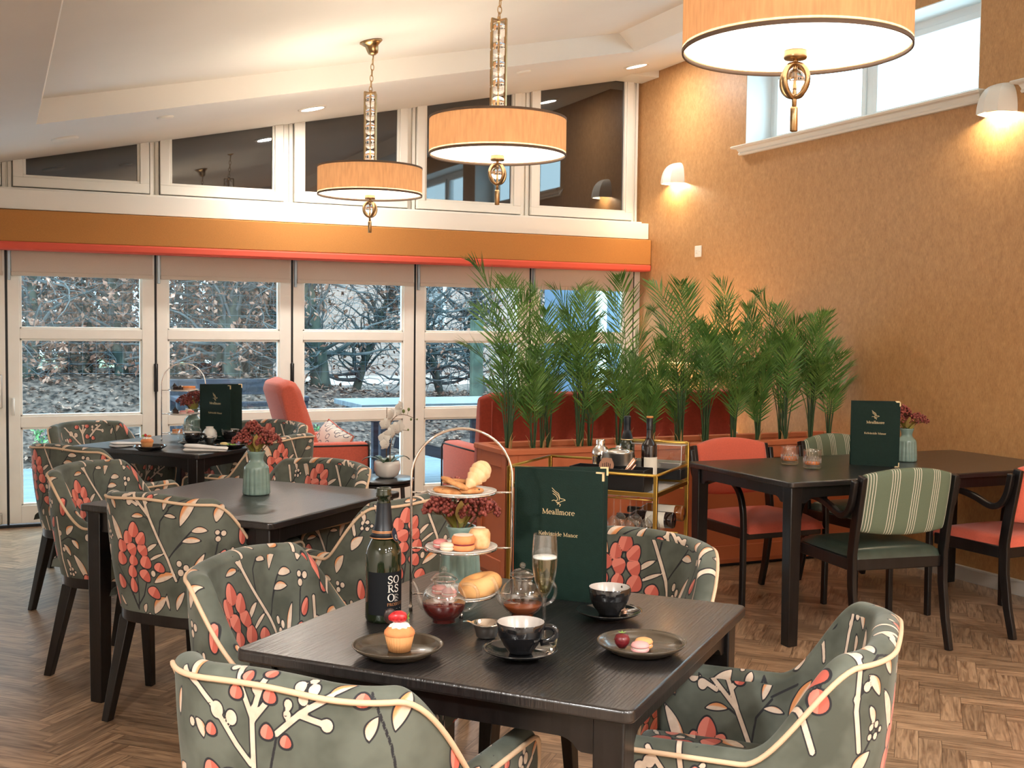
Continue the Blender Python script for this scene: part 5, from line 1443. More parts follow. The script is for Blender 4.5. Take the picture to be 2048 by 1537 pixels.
# decking
b = MB()
for i in range(22):
    y = 8.72 + i * 0.155; b.box2((-3.5, y, -0.06), (8.5, y + 0.148, -0.02))
tag(b.build('decking', M_deck, bevel=0.004), 'grey timber decking outside the glazed doors', 'decking')
# mulch bank rising to the hedge
b = MB(); rnd = random.Random(11); nx, ny = 90, 44; vs = []
from mathutils import noise as mn
for i in range(nx + 1):
    for j in range(ny + 1):
        x = lerp(-4, 12, i / nx); y = lerp(12.05, 17.0, j / ny)
        slope = smooth01((y - 12.0) / 2.0)
        right = smooth01((x - 2.6) / 2.2)
        top = lerp(0.78, 0.50, right)
        z = -0.10 + (top + .1) * slope + 0.05 * mn.noise(Vector((x * 2.2, y * 2.2, 0))) + 0.03 * mn.noise(Vector((x * 9, y * 9, 3)))
        vs.append((x, y, z))
fs = [(i * (ny + 1) + j, (i + 1) * (ny + 1) + j, (i + 1) * (ny + 1) + j + 1, i * (ny + 1) + j + 1) for i in range(nx) for j in range(ny)]
b.add(vs, fs, 0, True)
tag(b.build('mulch_bank', M_mulch), 'dark bark mulch bank rising behind the decking to the hedge', 'mulch', kind='stuff')
def bank_z(x, y): return -0.10 + (lerp(.78, .50, smooth01((x - 2.6) / 2.2)) + .1) * smooth01((y - 12.0) / 2.0)
b = MB()
for i in range(5200):
    x, y = rnd.uniform(-1.5, 8.5), rnd.uniform(12.2, 14.6); s_ = rnd.uniform(.02, .055); a = rnd.uniform(0, 6); z = bank_z(x, y) + rnd.uniform(0.0, .05)
    dx, dy = s_ * math.cos(a), s_ * math.sin(a); t_ = rnd.uniform(-.5, .9) * s_
    k = rnd.uniform(.25, .6)
    b.quad((x - dx, y - dy, z), (x + dy * k, y - dx * k, z + t_ * .3), (x + dx, y + dy, z + t_), (x - dy * k, y + dx * k, z + .012))
tag(b.build('leaf_litter', mat('fallen_leaves_and_chips', (0.05, 0.026, 0.020), 0.9, col2=(0.34, 0.21, 0.155), vscale=(30, 30, 30))), 'fallen russet leaves and bark chips strewn over the mulch bank', 'leaf litter', kind='stuff')
b = MB(); b.quad((-16, 16.8, .46), (2.6, 16.8, .46), (5.5, 34, .5), (-16, 34, .5)); tag(b.build('lawn', M_grass), 'bright lawn glimpsed through the hedge stems', 'lawn', kind='stuff')
b = MB(); b.quad((-3.5, 12.25, -.055), (9, 12.25, -.055), (9, 8.7, -.07), (-3.5, 8.7, -.07)); tag(b.build('ground', M_mulch), 'dark ground under the decking', 'ground')
b = MB(); b.quad((2.6, 16.8, .46), (22, 16.8, .46), (22, 34, .5), (5.5, 34, .5)); tag(b.build('paving', mat('pale_paving', (.26, .21, .19), .9, col2=(.36, .30, .27), vscale=(2, 2, 2))), 'pale paving between the hedge and the brick house', 'paving')
# distant pale brick house on the right
h = thing('brick_house', 'pale brick house with a dark eaves line seen through the bare branches', 'building', (8.6, 21, .4))
b = MB(); b.box((0, 0, 1.7), (9.0, .3, 3.4)); b.build('wall', brick(), h)
b = MB(); b.box((0, -.28, 2.42), (9.2, .30, .16)); b.build('eaves', M_timber, h)
b = MB(); b.quad((-4.6, -.4, 2.5), (4.6, -.4, 2.5), (4.6, 2.4, 4.3), (-4.6, 2.4, 4.3)); b.build('roof', mat('grey_slate', (.20, .20, .23), .8), h)
for x in (-1.1, 2.6):
    b = MB(); b.box((x, -.17, 1.55), (.95, .06, 1.1)); w_ = b.build('window', M_upvc, h); b = MB(); b.box((x, -.205, 1.55), (.80, .02, .95)); b.build('pane', M_darkpane, w_)
# blue grey store wall close by on the right
h = thing('garden_store', 'blue grey clad outbuilding with a white corner post close outside the last door', 'building', (6.70, 11.3, -.06))
b = MB(); b.box((0, 0, 1.35), (1.75, 1.4, 2.7)); b.build('wall', mat('blue_grey_cladding', (.09, .14, .21), .6, var=.04), h)
b = MB(); b.box((-.90, -.72, 1.35), (.09, .09, 2.7)); b.build('corner_post', M_upvc, h, bevel=.005)
b = MB(); b.box((0, 0, 2.74), (2.0, 1.6, .08)); b.build('roof', M_timber, h)
# fence posts and wire
for i, (x, y, h_) in enumerate(((1.62, 13.95, 2.5), (5.35, 12.9, 1.75), (-1.9, 13.95, 2.4))):
    b = MB(); b.box2((x - .07, y - .05, bank_z(x, y) - .2), (x + .07, y + .05, h_ - .25))
    tag(b.build('fence_post', mat('green_fence_post_%d' % i, (0.075, 0.10, 0.075), .9, var=.3), bevel=.008), ['weathered green fence post in the middle of the hedge', 'weathered fence post at right, beyond the picnic table', 'weathered fence post at far left of the hedge'][i], 'post')
b = MB()
for k in range(11):
    z = .84 + k * .115; b.tube([(-2.2 + q * 1.6, 13.86 + .02 * math.sin(q * 2 + k), z + .012 * math.sin(q * 1.7 + k * 2.1)) for q in range(6)], .0016, 4, caps=False)
for k in range(56):
    x = -2.0 + k * .145; b.tube([(x, 13.86, .78), (x + .01, 13.87, 1.4), (x, 13.86, 2.0)], .0012, 4, caps=False)
tag(b.build('wire_fence', mat('blue_grey_wire', (.12, .17, .21), .5, .3)), 'fine square wire mesh fence running in front of the hedge', 'fence')
# beech hedge trees: three kinds, copied
def hedge_tree(seed, H, tw, leaves, thick):
    r = random.Random(seed); t = thing('beech_tree', 'x', 'tree', (0, 0, 0), 0, 'bare beech trees of the hedge')
    tr = MB(); tb = MB(); lf = MB()
    segs = []
    p = Vector((0, 0, -.2)); d = Vector((r.uniform(-.15, .15), r.uniform(-.1, .1), 1)).normalized(); pts = [p.copy()]; rr = [thick * 1.35]
    n = 9
    for i in range(n):
        d = (d + Vector((r.uniform(-.25, .25), r.uniform(-.2, .2), .25))).normalized(); p = p + d * H / n; pts.append(p.copy()); rr.append(thick * (1 - .75 * (i + 1) / n))
    tr.tube([tuple(q) for q in pts], rr, 9)
    for k in range(tw):
        i = r.randint(1, n - 1); q = pts[i].lerp(pts[i + 1], r.random()); a = r.uniform(0, 2 * PI)
        dd = Vector((math.cos(a), math.sin(a) * .6, r.uniform(-.1, .9))).normalized(); L_ = r.uniform(.5, 1.15); m_ = 7; c = [q.copy()]; w0 = r.uniform(.010, .034)
        for s_ in range(m_):
            dd = (dd + Vector((r.uniform(-.45, .45), r.uniform(-.3, .3), r.uniform(-.30, .35)))).normalized(); c.append(c[-1] + dd * L_ / m_)
        tb.tube([tuple(x) for x in c], [w0 * (1 - .85 * s_ / m_) for s_ in range(m_ + 1)], 5, caps=False); segs.append(c)
        for e in range(7):
            s0 = c[r.randint(1, m_)]; d2 = Vector((r.uniform(-1, 1), r.uniform(-.7, .7), r.uniform(-.6, .8))).normalized(); c2 = [s0.copy()]; l2 = r.uniform(.18, .5)
            for s_ in range(4):
                d2 = (d2 + Vector((r.uniform(-.5, .5), r.uniform(-.4, .4), r.uniform(-.4, .4)))).normalized(); c2.append(c2[-1] + d2 * l2 / 4)
            tb.tube([tuple(x) for x in c2], [.006, .005, .004, .003, .0015], 3, caps=False); segs.append(c2)
    for k in range(leaves):
        c = segs[int(r.random() ** 1.3 * len(segs))]; q = c[r.randint(1, len(c) - 1)] + Vector((r.uniform(-.03, .03), r.uniform(-.03, .03), r.uniform(-.04, .01)))
        s_ = r.uniform(.026, .052); M = Euler((r.uniform(-1, 1), r.uniform(-1.2, 1.2), r.uniform(0, 6))).to_matrix()
        P = [q + M @ Vector(v) for v in ((-s_, 0, 0), (0, s_ * .5, s_ * .15), (s_, 0, 0), (0, -s_ * .5, s_ * .15))]
        lf.quad(*[tuple(x) for x in P])
    tr.build('trunk', M_bark, t); tb.build('branches', M_twig, t); lf.build('leaves', M_deadleaf, t)
    return t
TR = [hedge_tree(21, 2.9, 74, 2000, .10), hedge_tree(22, 2.7, 70, 3300, .085), hedge_tree(23, 3.1, 84, 700, .12), hedge_tree(24, 2.6, 62, 300, .06)]
TREES = [(-1.5, 14.5, 1, 1.0, .0), (-.75, 14.25, 0, 1.05, 1.0), (-.05, 14.6, 1, 1.1, 2.1), (.35, 14.2, 0, .95, 3.0), (.95, 14.7, 1, 1.05, 4.0), (1.35, 14.25, 1, 1.0, 5.2), (1.95, 14.5, 0, 1.1, .6), (2.45, 14.3, 1, 1.0, 2.6), (2.62, 14.0, 2, 1.05, 1.8), (3.75, 14.1, 2, 1.1, 4.4), (3.2, 14.9, 0, 1.0, 3.6), (4.9, 14.3, 2, .95, 5.9), (6.0, 14.2, 2, .9, 2.4), (7.4, 14.6, 0, 1.0, 1.2), (-2.4, 14.4, 0, 1, 4)]
TREES += [(2.95, 14.5, 3, 1.0, .4), (4.25, 14.5, 3, 1.05, 4.1), (5.5, 14.4, 3, 1.0, 1.1)]
TREES += [(-2.6, 16.6, 1, 1.25, .5), (-1.7, 17.2, 1, 1.3, 1.5), (-.8, 16.5, 1, 1.25, 2.5), (.1, 17.1, 1, 1.3, 3.4), (.9, 16.5, 1, 1.25, 4.4), (1.8, 17.0, 1, 1.3, 5.5), (2.6, 16.6, 0, 1.25, .2), (3.5, 17.3, 2, 1.1, 2.0)]
PL = ['left of the first door pane', 'in the first door pane', 'behind the first door, set back', 'right of centre in the first door', 'behind the second door, leafy', 'leafy, at the left of the second door', 'behind the folded menu in the second door', 'at the right of the second door', 'thick forked trunk at the left of the third door', 'thick trunk in the middle of the third door', 'set back behind the third door', 'leaning, in the fourth door', 'at the right of the fourth door', 'behind the palms at right', 'at the extreme left of the hedge']
PL += ['twiggy and nearly leafless, %s of three beyond the side table' % q for q in ('first', 'second', 'last')]
PL += ['in the rear row, %s from the left' % q for q in ('first', 'second', 'third', 'fourth', 'fifth', 'sixth', 'seventh', 'eighth')]
_ut = set()
for i, (x, y, k, s_, rz) in enumerate(TREES):
    lb = 'bare beech tree ' + PL[i]; z = bank_z(x, y) - .02
    if k in _ut: dup(TR[k], (x, y, z), rz, lb, None, s_)
    else: _ut.add(k); o = TR[k]; o.location = (x, y, z); o.rotation_euler = (0, 0, rz); o.scale = (s_,) * 3; o['label'] = lb
# evergreen ground shrubs
M_shrub = mat('glossy_shrub_leaves', (0.05, 0.17, 0.05), .4, col2=(.22, .42, .15), vscale=(14, 14, 14))
def shrub(x, y, z, R, lb):
    r = random.Random(int(x * 50)); t = thing('laurel_shrub', lb, 'shrub', (x, y, z)); b = MB(); c = MB()
    for k in range(14):
        a = r.uniform(0, 6.3); e = (R * math.cos(a) * r.random(), R * .6 * math.sin(a), R * r.uniform(.5, 1.3)); c.tube([(0, 0, 0), (e[0] * .5, e[1] * .5, e[2] * .6), e], [.008, .006, .003], 4)
        for q in range(22):
            f_ = r.uniform(.35, 1.05); p = Vector((e[0] * f_, e[1] * f_, e[2] * f_)); M = Euler((r.uniform(-1, 1), r.uniform(-1, 1), r.uniform(0, 6))).to_matrix(); s_ = r.uniform(.035, .06)
            P = [p + M @ Vector(v) for v in ((0, 0, 0), (s_ * .5, s_ * .28, .006), (s_ * 1.2, 0, 0), (s_ * .5, -s_ * .28, .006))]; b.quad(*[tuple(u) for u in P])
    b.build('foliage', M_shrub, t); c.build('stems', M_twig, t)
shrub(.45, 12.35, -.05, .36, 'glossy green laurel shrub low in the first door, left'); shrub(3.25, 12.3, -.05, .28, 'small glossy green shrub beyond the lounge chair arm')
# picnic table and bench of dark timber
pt = thing('picnic_table', 'dark stained timber picnic table on the decking outside', 'table', (3.75, 9.95, -.02))
b = MB()
for k in range(6): b.box((0, -.375 + k * .15, .735), (1.75, .14, .045))
b.build('tabletop', mat('pale_wet_timber', (.15, .175, .20), .35, var=.15, vscale=(2, 30, 2)), pt, bevel=.004)
for k, (x, y) in enumerate(((-.62, -.30), (-.40, -.30), (.35, -.30), (-.5, .30), (.5, .30))):
    b = MB(); b.box((x, y, .355), (.095, .07, .71)); b.build('leg', M_timber, pt, bevel=.004)
b = MB(); b.box((0, -.36, .66), (1.55, .05, .12)); b.box((0, .36, .66), (1.55, .05, .12)); b.box((-.1, -.34, .30), (.9, .04, .10), rot=(0, .25, 0)); b.build('rail', M_timber, pt, bevel=.004)
for sg in (-1,):
    b = MB(); b.strip([(.80, -.42, 0), (.98, -.40, .62)], .10, .06, up=(0, 1, 0)); b.build('leg', M_timber, pt)
gb = thing('garden_bench', 'dark timber garden bench with arms standing beyond the coral chair', 'bench', (2.22, 11.55, -.02))
b = MB(); b.box((0, .25, .80), (1.15, .05, .16)); b.box((0, .25, .62), (1.15, .05, .05)); b.build('back', M_timber, gb, bevel=.004)
b = MB(); b.box((0, 0, .44), (1.15, .5, .05)); b.build('seat', M_timber, gb, bevel=.004)
for sg in (-1, 1):
    b = MB(); b.box((sg * .6, .25, .44), (.08, .08, .88)); b.box((sg * .6, -.22, .34), (.08, .08, .68)); b.box((sg * .6, 0, .70), (.09, .56, .045)); b.build('arm', M_timber, gb, bevel=.004)
# ------------------------------------------------------------------ serif lettering drawn as ribbons
def arc(cx, cy, rx, ry, a0, a1, n=18, w0=.045, w1=.09):
    out = []
    for i in range(n + 1):
        a = math.radians(lerp(a0, a1, i / n)); out.append((cx + rx * math.cos(a), cy + ry * math.sin(a), lerp(w0, w1, abs(math.cos(a)) ** 1.5)))
    return out
def st(x0, y0, x1, y1, w): return [(x0, y0, w), (x1, y1, w)]
TK, TN = .095, .042
def crv(pts, w): 
    out = []
    P = [Vector((p[0], p[1])) for p in pts]
    for i in range(len(P) - 1):
        a, b_, c, d = P[max(i - 1, 0)], P[i], P[i + 1], P[min(i + 2, len(P) - 1)]
        for k in range(6):
            t = k / 6; q = 0.5 * ((2 * b_) + (-a + c) * t + (2 * a - 5 * b_ + 4 * c - d) * t * t + (-a + 3 * b_ - 3 * c + d) * t ** 3); out.append((q.x, q.y, w))
    out.append((P[-1].x, P[-1].y, w)); return out
GL = {
 'M': (.86, [st(.12, 0, .12, .66, TN), st(.12, .66, .40, .04, TK), st(.40, .04, .70, .66, TN), st(.70, 0, .70, .66, TK), st(.02, .02, .22, .02, TN), st(.60, .02, .82, .02, TN), st(.02, .65, .14, .65, TN), st(.70, .65, .82, .65, TN)]),
 'e': (.47, [arc(.23, .23, .19, .22, 5, 315), st(.05, .25, .42, .25, TN)]),
 'a': (.47, [crv([(.06, .36), (.12, .445), (.24, .45), (.31, .37)], .05), st(.32, .0, .32, .37, TK), crv([(.32, .27), (.14, .24), (.06, .14), (.10, .03), (.2, .02), (.31, .1)], .055), st(.32, .02, .43, .03, TN)]),
 'l': (.26, [st(.13, 0, .13, .71, TK), st(.02, .02, .24, .02, TN), st(.03, .70, .13, .70, TN)]),
 'm': (.80, [st(.13, 0, .13, .45, TK), crv([(.14, .33), (.24, .44), (.34, .43), (.38, .32)], .05), st(.385, 0, .385, .33, TK), crv([(.39, .33), (.49, .44), (.60, .43), (.64, .32)], .05), st(.645, 0, .645, .33, TK), st(.03, .02, .24, .02, TN), st(.29, .02, .49, .02, TN), st(.55, .02, .76, .02, TN), st(.03, .44, .13, .44, TN)]),
 'n': (.54, [st(.13, 0, .13, .45, TK), crv([(.14, .33), (.24, .44), (.34, .43), (.38, .32)], .05), st(.385, 0, .385, .33, TK), st(.03, .02, .24, .02, TN), st(.29, .02, .49, .02, TN), st(.03, .44, .13, .44, TN)]),
 'o': (.50, [arc(.24, .225, .19, .215, 0, 360)]),
 'r': (.38, [st(.13, 0, .13, .45, TK), crv([(.14, .32), (.22, .43), (.33, .42)], .06), st(.03, .02, .25, .02, TN), st(.03, .44, .13, .44, TN)]),
 'K': (.72, [st(.13, 0, .13, .66, TK), st(.13, .28, .54, .65, TN), st(.27, .40, .60, .02, TK), st(.02, .02, .25, .02, TN), st(.02, .65, .25, .65, TN), st(.46, .65, .64, .65, TN), st(.50, .02, .70, .02, TN)]),
 'v': (.46, [st(.07, .45, .23, .01, TK), st(.23, .01, .39, .45, TN), st(.0, .44, .15, .44, TN), st(.33, .44, .46, .44, TN)]),
 'i': (.26, [st(.13, 0, .13, .45, TK), st(.03, .02, .24, .02, TN), st(.03, .44, .13, .44, TN), st(.13, .57, .13, .67, TK)]),
 's': (.38, [crv([(.31, .36), (.25, .44), (.12, .43), (.08, .33), (.18, .24), (.29, .16), (.26, .04), (.13, .01), (.05, .10)], .06)]),
 'd': (.54, [arc(.23, .22, .18, .21, 20, 340), st(.41, 0, .41, .71, TK), st(.31, .70, .41, .70, TN), st(.41, .02, .50, .02, TN)]),
 'S': (.56, [crv([(.44, .50), (.38, .63), (.22, .655), (.10, .57), (.12, .43), (.28, .34), (.43, .24), (.43, .10), (.28, .0), (.12, .03), (.05, .17)], .085)]),
 'O': (.72, [arc(.35, .33, .29, .33, 0, 360, 28, .045, .115)]),
 'R': (.68, [st(.14, 0, .14, .66, .10), crv([(.14, .65), (.36, .655), (.48, .56), (.44, .40), (.32, .345), (.14, .34)], .06), st(.30, .34, .58, .02, .10), st(.02, .02, .27, .02, TN), st(.02, .65, .2, .65, TN), st(.52, .02, .68, .02, TN)]),
 'P': (.60, [st(.14, 0, .14, .66, .10), crv([(.14, .65), (.36, .655), (.50, .55), (.46, .38), (.32, .32), (.14, .32)], .06), st(.02, .02, .27, .02, TN), st(.02, .65, .2, .65, TN)]),
 'E': (.58, [st(.14, 0, .14, .66, .10), st(.05, .64, .52, .64, TN), st(.05, .02, .54, .02, TN), st(.14, .34, .42, .34, TN)]),
 'C': (.64, [arc(.34, .33, .28, .33, 45, 315, 20, .045, .11)]), ' ': (.28, []),
}
def text_width(s_): return sum(GL[c][0] for c in s_)
def lettering(b, s_, size, fn, x0=None, y0=0.0, thick=0.0):
    """size = cap height scale in metres; fn(x,y)->3D point"""
    k = size / .66; x = -text_width(s_) * k / 2 if x0 is None else x0
    for c in s_:
        adv, strokes = GL[c]
        for S_ in strokes: ribbon(b, [(x + p[0] * k, y0 + p[1] * k, p[2] * k) for p in S_], fn)
        x += adv * k
def ribbon(b, P, fn):
    n = len(P); L_, R_ = [], []
    for i in range(n):
        a, c = P[max(i - 1, 0)], P[min(i + 1, n - 1)]
        dx, dy = c[0] - a[0], c[1] - a[1]; l = math.hypot(dx, dy) or 1; nx, ny = -dy / l, dx / l; w = P[i][2] / 2
        L_.append(fn(P[i][0] + nx * w, P[i][1] + ny * w)); R_.append(fn(P[i][0] - nx * w, P[i][1] - ny * w))
    vs = L_ + R_; fs = [(i, n + i, n + i + 1, i + 1) for i in range(n - 1)]
    b.add(vs, fs)
def crv2(pts, w): return [(p[0], p[1], w) for p in crv(pts, w)]
EAGLE = [[(-18, -46.5), (-9, -54.6), (0, -60.5), (4, -71), (14, -73), (18, -75.5)], [(18, -75.5), (10, -78), (2.5, -81.4), (-2.5, -83.7)], [(-17, -53.5), (-9, -59), (-1, -65), (2, -73), (1, -77)], [(-15.5, -60.5), (-7.5, -65), (-3, -72), (-4, -78)],
         [(-18, -79), (-12.5, -76.7), (-7.5, -78), (-3, -76)], [(-2.5, -80), (-1, -85), (-4, -88)], [(1, -82), (2, -86), (5.5, -87), (2.5, -92)], [(-8, -77), (-5, -82), (-1, -85)]]
# ------------------------------------------------------------------ menus
def menu(label, L, a_front, a_back, grp='tall green menus standing on the tables'):
    t = thing('menu', label, 'menu', (L[0], L[1], 0.7505), 0, grp); W_, H_ = 0.234, 0.325
    for nm, ang, first in (('front_cover', a_front, True), ('back_cover', a_back, False)):
        M = Rz(math.radians(ang)); b = MB(); b.add([(0, -.0015, 0), (W_, -.0015, 0), (W_, .0015, 0), (0, .0015, 0), (0, -.0015, H_), (W_, -.0015, H_), (W_, .0015, H_), (0, .0015, H_)], [(0, 3, 2, 1), (4, 5, 6, 7), (0, 1, 5, 4), (1, 2, 6, 5), (2, 3, 7, 6), (3, 0, 4, 7)], 0, False, M)
        c = b.build(nm, M_menu, t)
        for (z0, sg) in ((H_, -1), (0, 1)):
            g = MB(); g.box2((W_ - .020, -.0024, z0), (W_ + .001, .0024, z0 + sg * .004), M=M); g.box2((W_ - .004, -.0024, z0), (W_ + .001, .0024, z0 + sg * .022), M=M); g.build('gold_corner', M_goldfoil, c)
        if first:
            k = MB(); fn = lambda x, y: tuple(M @ Vector((W_ / 2 + x, -.0019, H_ + y)))
            for e in EAGLE: ribbon(k, [(p[0] * .001, p[1] * .001, .0013) for p in crv2(e, 1)], fn)
            k.build('eagle_emblem', M_goldfoil, c)
            k = MB(); lettering(k, 'Meallmore', .0128, fn, None, -.1125); k.build('lettering', M_goldfoil, c)
            k = MB(); lettering(k, 'Kelvinside Manor', .0094, fn, None, -.166); k.build('lettering', M_goldfoil, c)
    b = MB(); b.tube([(0, 0, 0), (0, 0, H_)], .0032, 8); b.build('spine', M_menu, t)
    return t
menu('tall dark green menu with gold eagle, standing on the front table behind the champagne flute', (1.191, 2.606), -48, -20)
menu('dark green menu standing on the rear table before the glazed doors', (1.076, 6.748), -54, -9)
menu('dark green menu standing on the long table beside the whisky glasses', (3.929, 4.537), -46, -30)
# ------------------------------------------------------------------ vases with berry stems
M_berry = mat('dark_red_berries', (0.14, 0.024, 0.018), .5, col2=(0.34, 0.075, 0.055), vscale=(90, 90, 90)); M_yleaf = leaf_mat('autumn_leaf', (0.52, 0.50, 0.12), (0.46, 0.20, 0.09))
def sedum_vase(seed, label, loc, rz):
    r = random.Random(seed); t = thing('flower_vase', label, 'vase', loc, rz, 'celadon vases of berry stems')
    rib = lambda a, z: (.06 * abs(math.sin(a * 8)) - .04) * smooth01((.108 - z) / .012) * smooth01(z / .01 + .3)
    b = MB(); b.lathe([(0, .001), (.051, .001), (.0535, .006), (.0525, .03), (.0505, .07), (.0485, .098), (.0482, .106), (.0465, .111), (.040, .118), (.0320, .126), (.0278, .133), (.0270, .140), (.0290, .150), (.0325, .161), (.0365, .1705), (.0352, .1725), (.031, .162), (.0262, .148), (.025, .138), (0, .120)], 192, wav=rib); b.build('vase_body', M_celadon, t)
    for k, (dx, dy, h, R_) in enumerate(((-.052, .00, .228, .040), (.050, -.012, .228, .052), (-.018, .015, .266, .039), (.015, .045, .22, .034))):
        s_ = MB(); top = Vector((dx, dy, h - .02)); s_.tube(bez((dx * .1, dy * .1, .125), (dx * .25, dy * .25, .17), (dx * .8, dy * .8, .19), tuple(top), 8), .0022, 5)
        q = MB(); n = 190
        for i in range(n):
            u = r.random() ** .5; a = r.uniform(0, 2 * PI); zz = (1 - u * u) * .024 + r.uniform(-.016, .004)
            p = (dx + R_ * u * math.cos(a) * 1.1, dy + R_ * u * math.sin(a), h + zz - .012 * u); q.ball(p, r.uniform(.0042, .0058), 6)
            if i % 7 == 0: s_.tube([tuple(top - Vector((0, 0, .01))), p], .0009, 3, caps=False)
        so_ = s_.build('stem', M_stem, t); q.build('berry_cluster', M_berry, so_)
    b = MB()
    for k in range(16):
        a = r.uniform(0, 6.28); rr = r.uniform(.010, .022); h0 = r.uniform(.158, .185); L_ = r.uniform(.045, .075); tl_ = r.uniform(.3, 1.0)
        p0 = Vector((rr * math.cos(a), rr * math.sin(a), h0)); D = Vector((math.cos(a) * tl_ * .7, math.sin(a) * tl_ * .7, 1)).normalized(); S_ = D.cross(Vector((math.cos(a), math.sin(a), 0))).normalized()
        vs = []; m_ = 5
        for i in range(m_ + 1):
            f_ = i / m_; w_ = .014 * math.sin(PI * (.08 + .9 * f_)); c = p0 + D * L_ * f_ + Vector((math.cos(a), math.sin(a), 0)) * .010 * f_ * f_
            vs += [tuple(c - S_ * w_), tuple(c + Vector((0, 0, -.0015))), tuple(c + S_ * w_)]
        b.add(vs, [(i * 3 + j, i * 3 + j + 1, i * 3 + j + 4, i * 3 + j + 3) for i in range(m_) for j in (0, 1)], 0, True)
    b.build('leaves', M_yleaf, t)
    return t
v0 = sedum_vase(1, 'pale green fluted vase with three red berry heads alone on the middle table', (0.940, 4.535, .7505), -0.42)
dup(v0, (1.068, 2.672, .7505), -0.55, 'pale green fluted vase with berry stems behind the near cake stand')
dup(v0, (1.055, 6.900, .7505), 2.6, 'pale green fluted vase with berry stems behind the far cake stand on the rear table')
v3 = sedum_vase(5, 'pale green fluted vase with berry stems half behind the menu on the long table', (4.318, 4.560, .7505), -0.5)
# ------------------------------------------------------------------ prosecco bottle
def bottle_prof(H, R, rn, sh0, sh1):
    return [(0, .001), (R * .92, .001), (R, .008), (R, sh0)] + [(lerp(R, rn, smooth01(k / 8) ** .9), lerp(sh0, sh1, k / 8)) for k in range(1, 9)] + [(rn * .96, H - .03)]
M_bottle = mat('dark_green_bottle_glass', (.010, .016, .006), .06, coat=.7, spec=.6)
M_foil = mat('black_foil', (.012, .015, .020), .38, .2)
M_label = mat('black_label', (.006, .007, .009), .7, spec=.2)
M_ltext = mat('cream_print', (.66, .62, .56), .6); M_lgold = mat('copper_print', (.50, .22, .09), .4, .4)
pb_ = thing('prosecco_bottle', 'tall dark prosecco bottle with black label standing on the front table', 'bottle', (0.806, 2.488, .7505), math.radians(6))
b = MB(); b.lathe(bottle_prof(.305, .041, .0155, .155, .225) + [(.0150, .285), (.0178, .286), (.0182, .292), (.0165, .296), (.0172, .300), (.0165, .306), (.0125, .306), (.012, .28), (0, .28)], 56); b.build('glass_body', M_bottle, pb_)
b = MB(); b.lathe([(.0163, .272), (.0178, .238), (.0205, .222), (.0262, .205), (.0312, .192), (.0304, .192), (.02, .222), (.0158, .272)], 48); b.build('foil_collar', M_foil, pb_)
b = MB()
for z, r_ in ((.1925, .0316), (.2045, .0270), (.2075, .0262)): b.lathe([(r_, z), (r_ + .0004, z + .0012), (r_, z + .0022)], 48)
b.build('gold_band', M_lgold, pb_)
b = MB(); n = 30; vs = []
for i in range(n + 1):
    a = -PI / 2 + math.radians(lerp(-78, 78, i / n)); vs += [(.0414 * math.cos(a), .0414 * math.sin(a), .020), (.0414 * math.cos(a), .0414 * math.sin(a), .118)]
b.add(vs, [(2 * i, 2 * i + 2, 2 * i + 3, 2 * i + 1) for i in range(n)], 0, True); lab = b.build('label', M_label, pb_)
def onb(R_, a0): return lambda x, y: (R_ * math.cos(-PI / 2 + a0 + x / R_), R_ * math.sin(-PI / 2 + a0 + x / R_), y)
fn = onb(.0417, math.radians(10)); k = MB()
for s_, y0, c_ in (('SO', .093, 1), ('RS', .0725, 1), ('O', .052, 1)): lettering(k, s_, .0165, fn, -.015, y0)
k.build('lettering', M_ltext, lab)
k = MB(); lettering(k, 'PROSECCO', .0062, fn, -.016, .0415); ribbon(k, [(-.020, .033, .0006), (.006, .033, .0006)], fn); k.build('lettering', M_lgold, lab)
k = MB()
for i in range(7): ribbon(k, [(.0025, .066 - i * .0024, .0008), (.0025 + .010 + .003 * math.sin(i * 2.1), .066 - i * .0024, .0008)], fn)
ribbon(k, [(.009, .0335, .0007), (.022, .0335, .0007)], fn); k.build('small_print', M_ltext, lab)
b = MB(); fo = onb(.0300, math.radians(38)); vs = [fo(0, .200)]; m_ = 24
def sh_pt(a, rr):
    z = .200 + rr * math.sin(a); R_ = lerp(.0345, .0262, min(1, max(0, (z - .183) / .032))) + .0006; aa = -PI / 2 + math.radians(38) + rr * math.cos(a) * .8 / R_; return (R_ * math.cos(aa), R_ * math.sin(aa), z)
vs = [sh_pt(0, 0)] + [sh_pt(2 * PI * i / m_, .0155) for i in range(m_)]; b.add(vs, [(0, 1 + i, 1 + (i + 1) % m_) for i in range(m_)], 0, True); nl_ = b.build('neck_label', mat('navy_neck_label', (.012, .020, .040), .4), pb_)
k = MB(); vs = [sh_pt(2 * PI * i / m_, rr) for i in range(m_) for rr in (.0155, .0162)]; k.add(vs, [(2 * i, 2 * ((i + 1) % m_), 2 * ((i + 1) % m_) + 1, 2 * i + 1) for i in range(m_)]); k.build('copper_edge', M_lgold, nl_)
k = MB(); f2 = lambda x, y: tuple(Vector(sh_pt(math.atan2(y, x), math.hypot(x, y))) * 1.002 + Vector((0, 0, -.0004))); lettering(k, 'O', .010, f2, -.005, -.010); k.build('lettering', M_ltext, nl_)
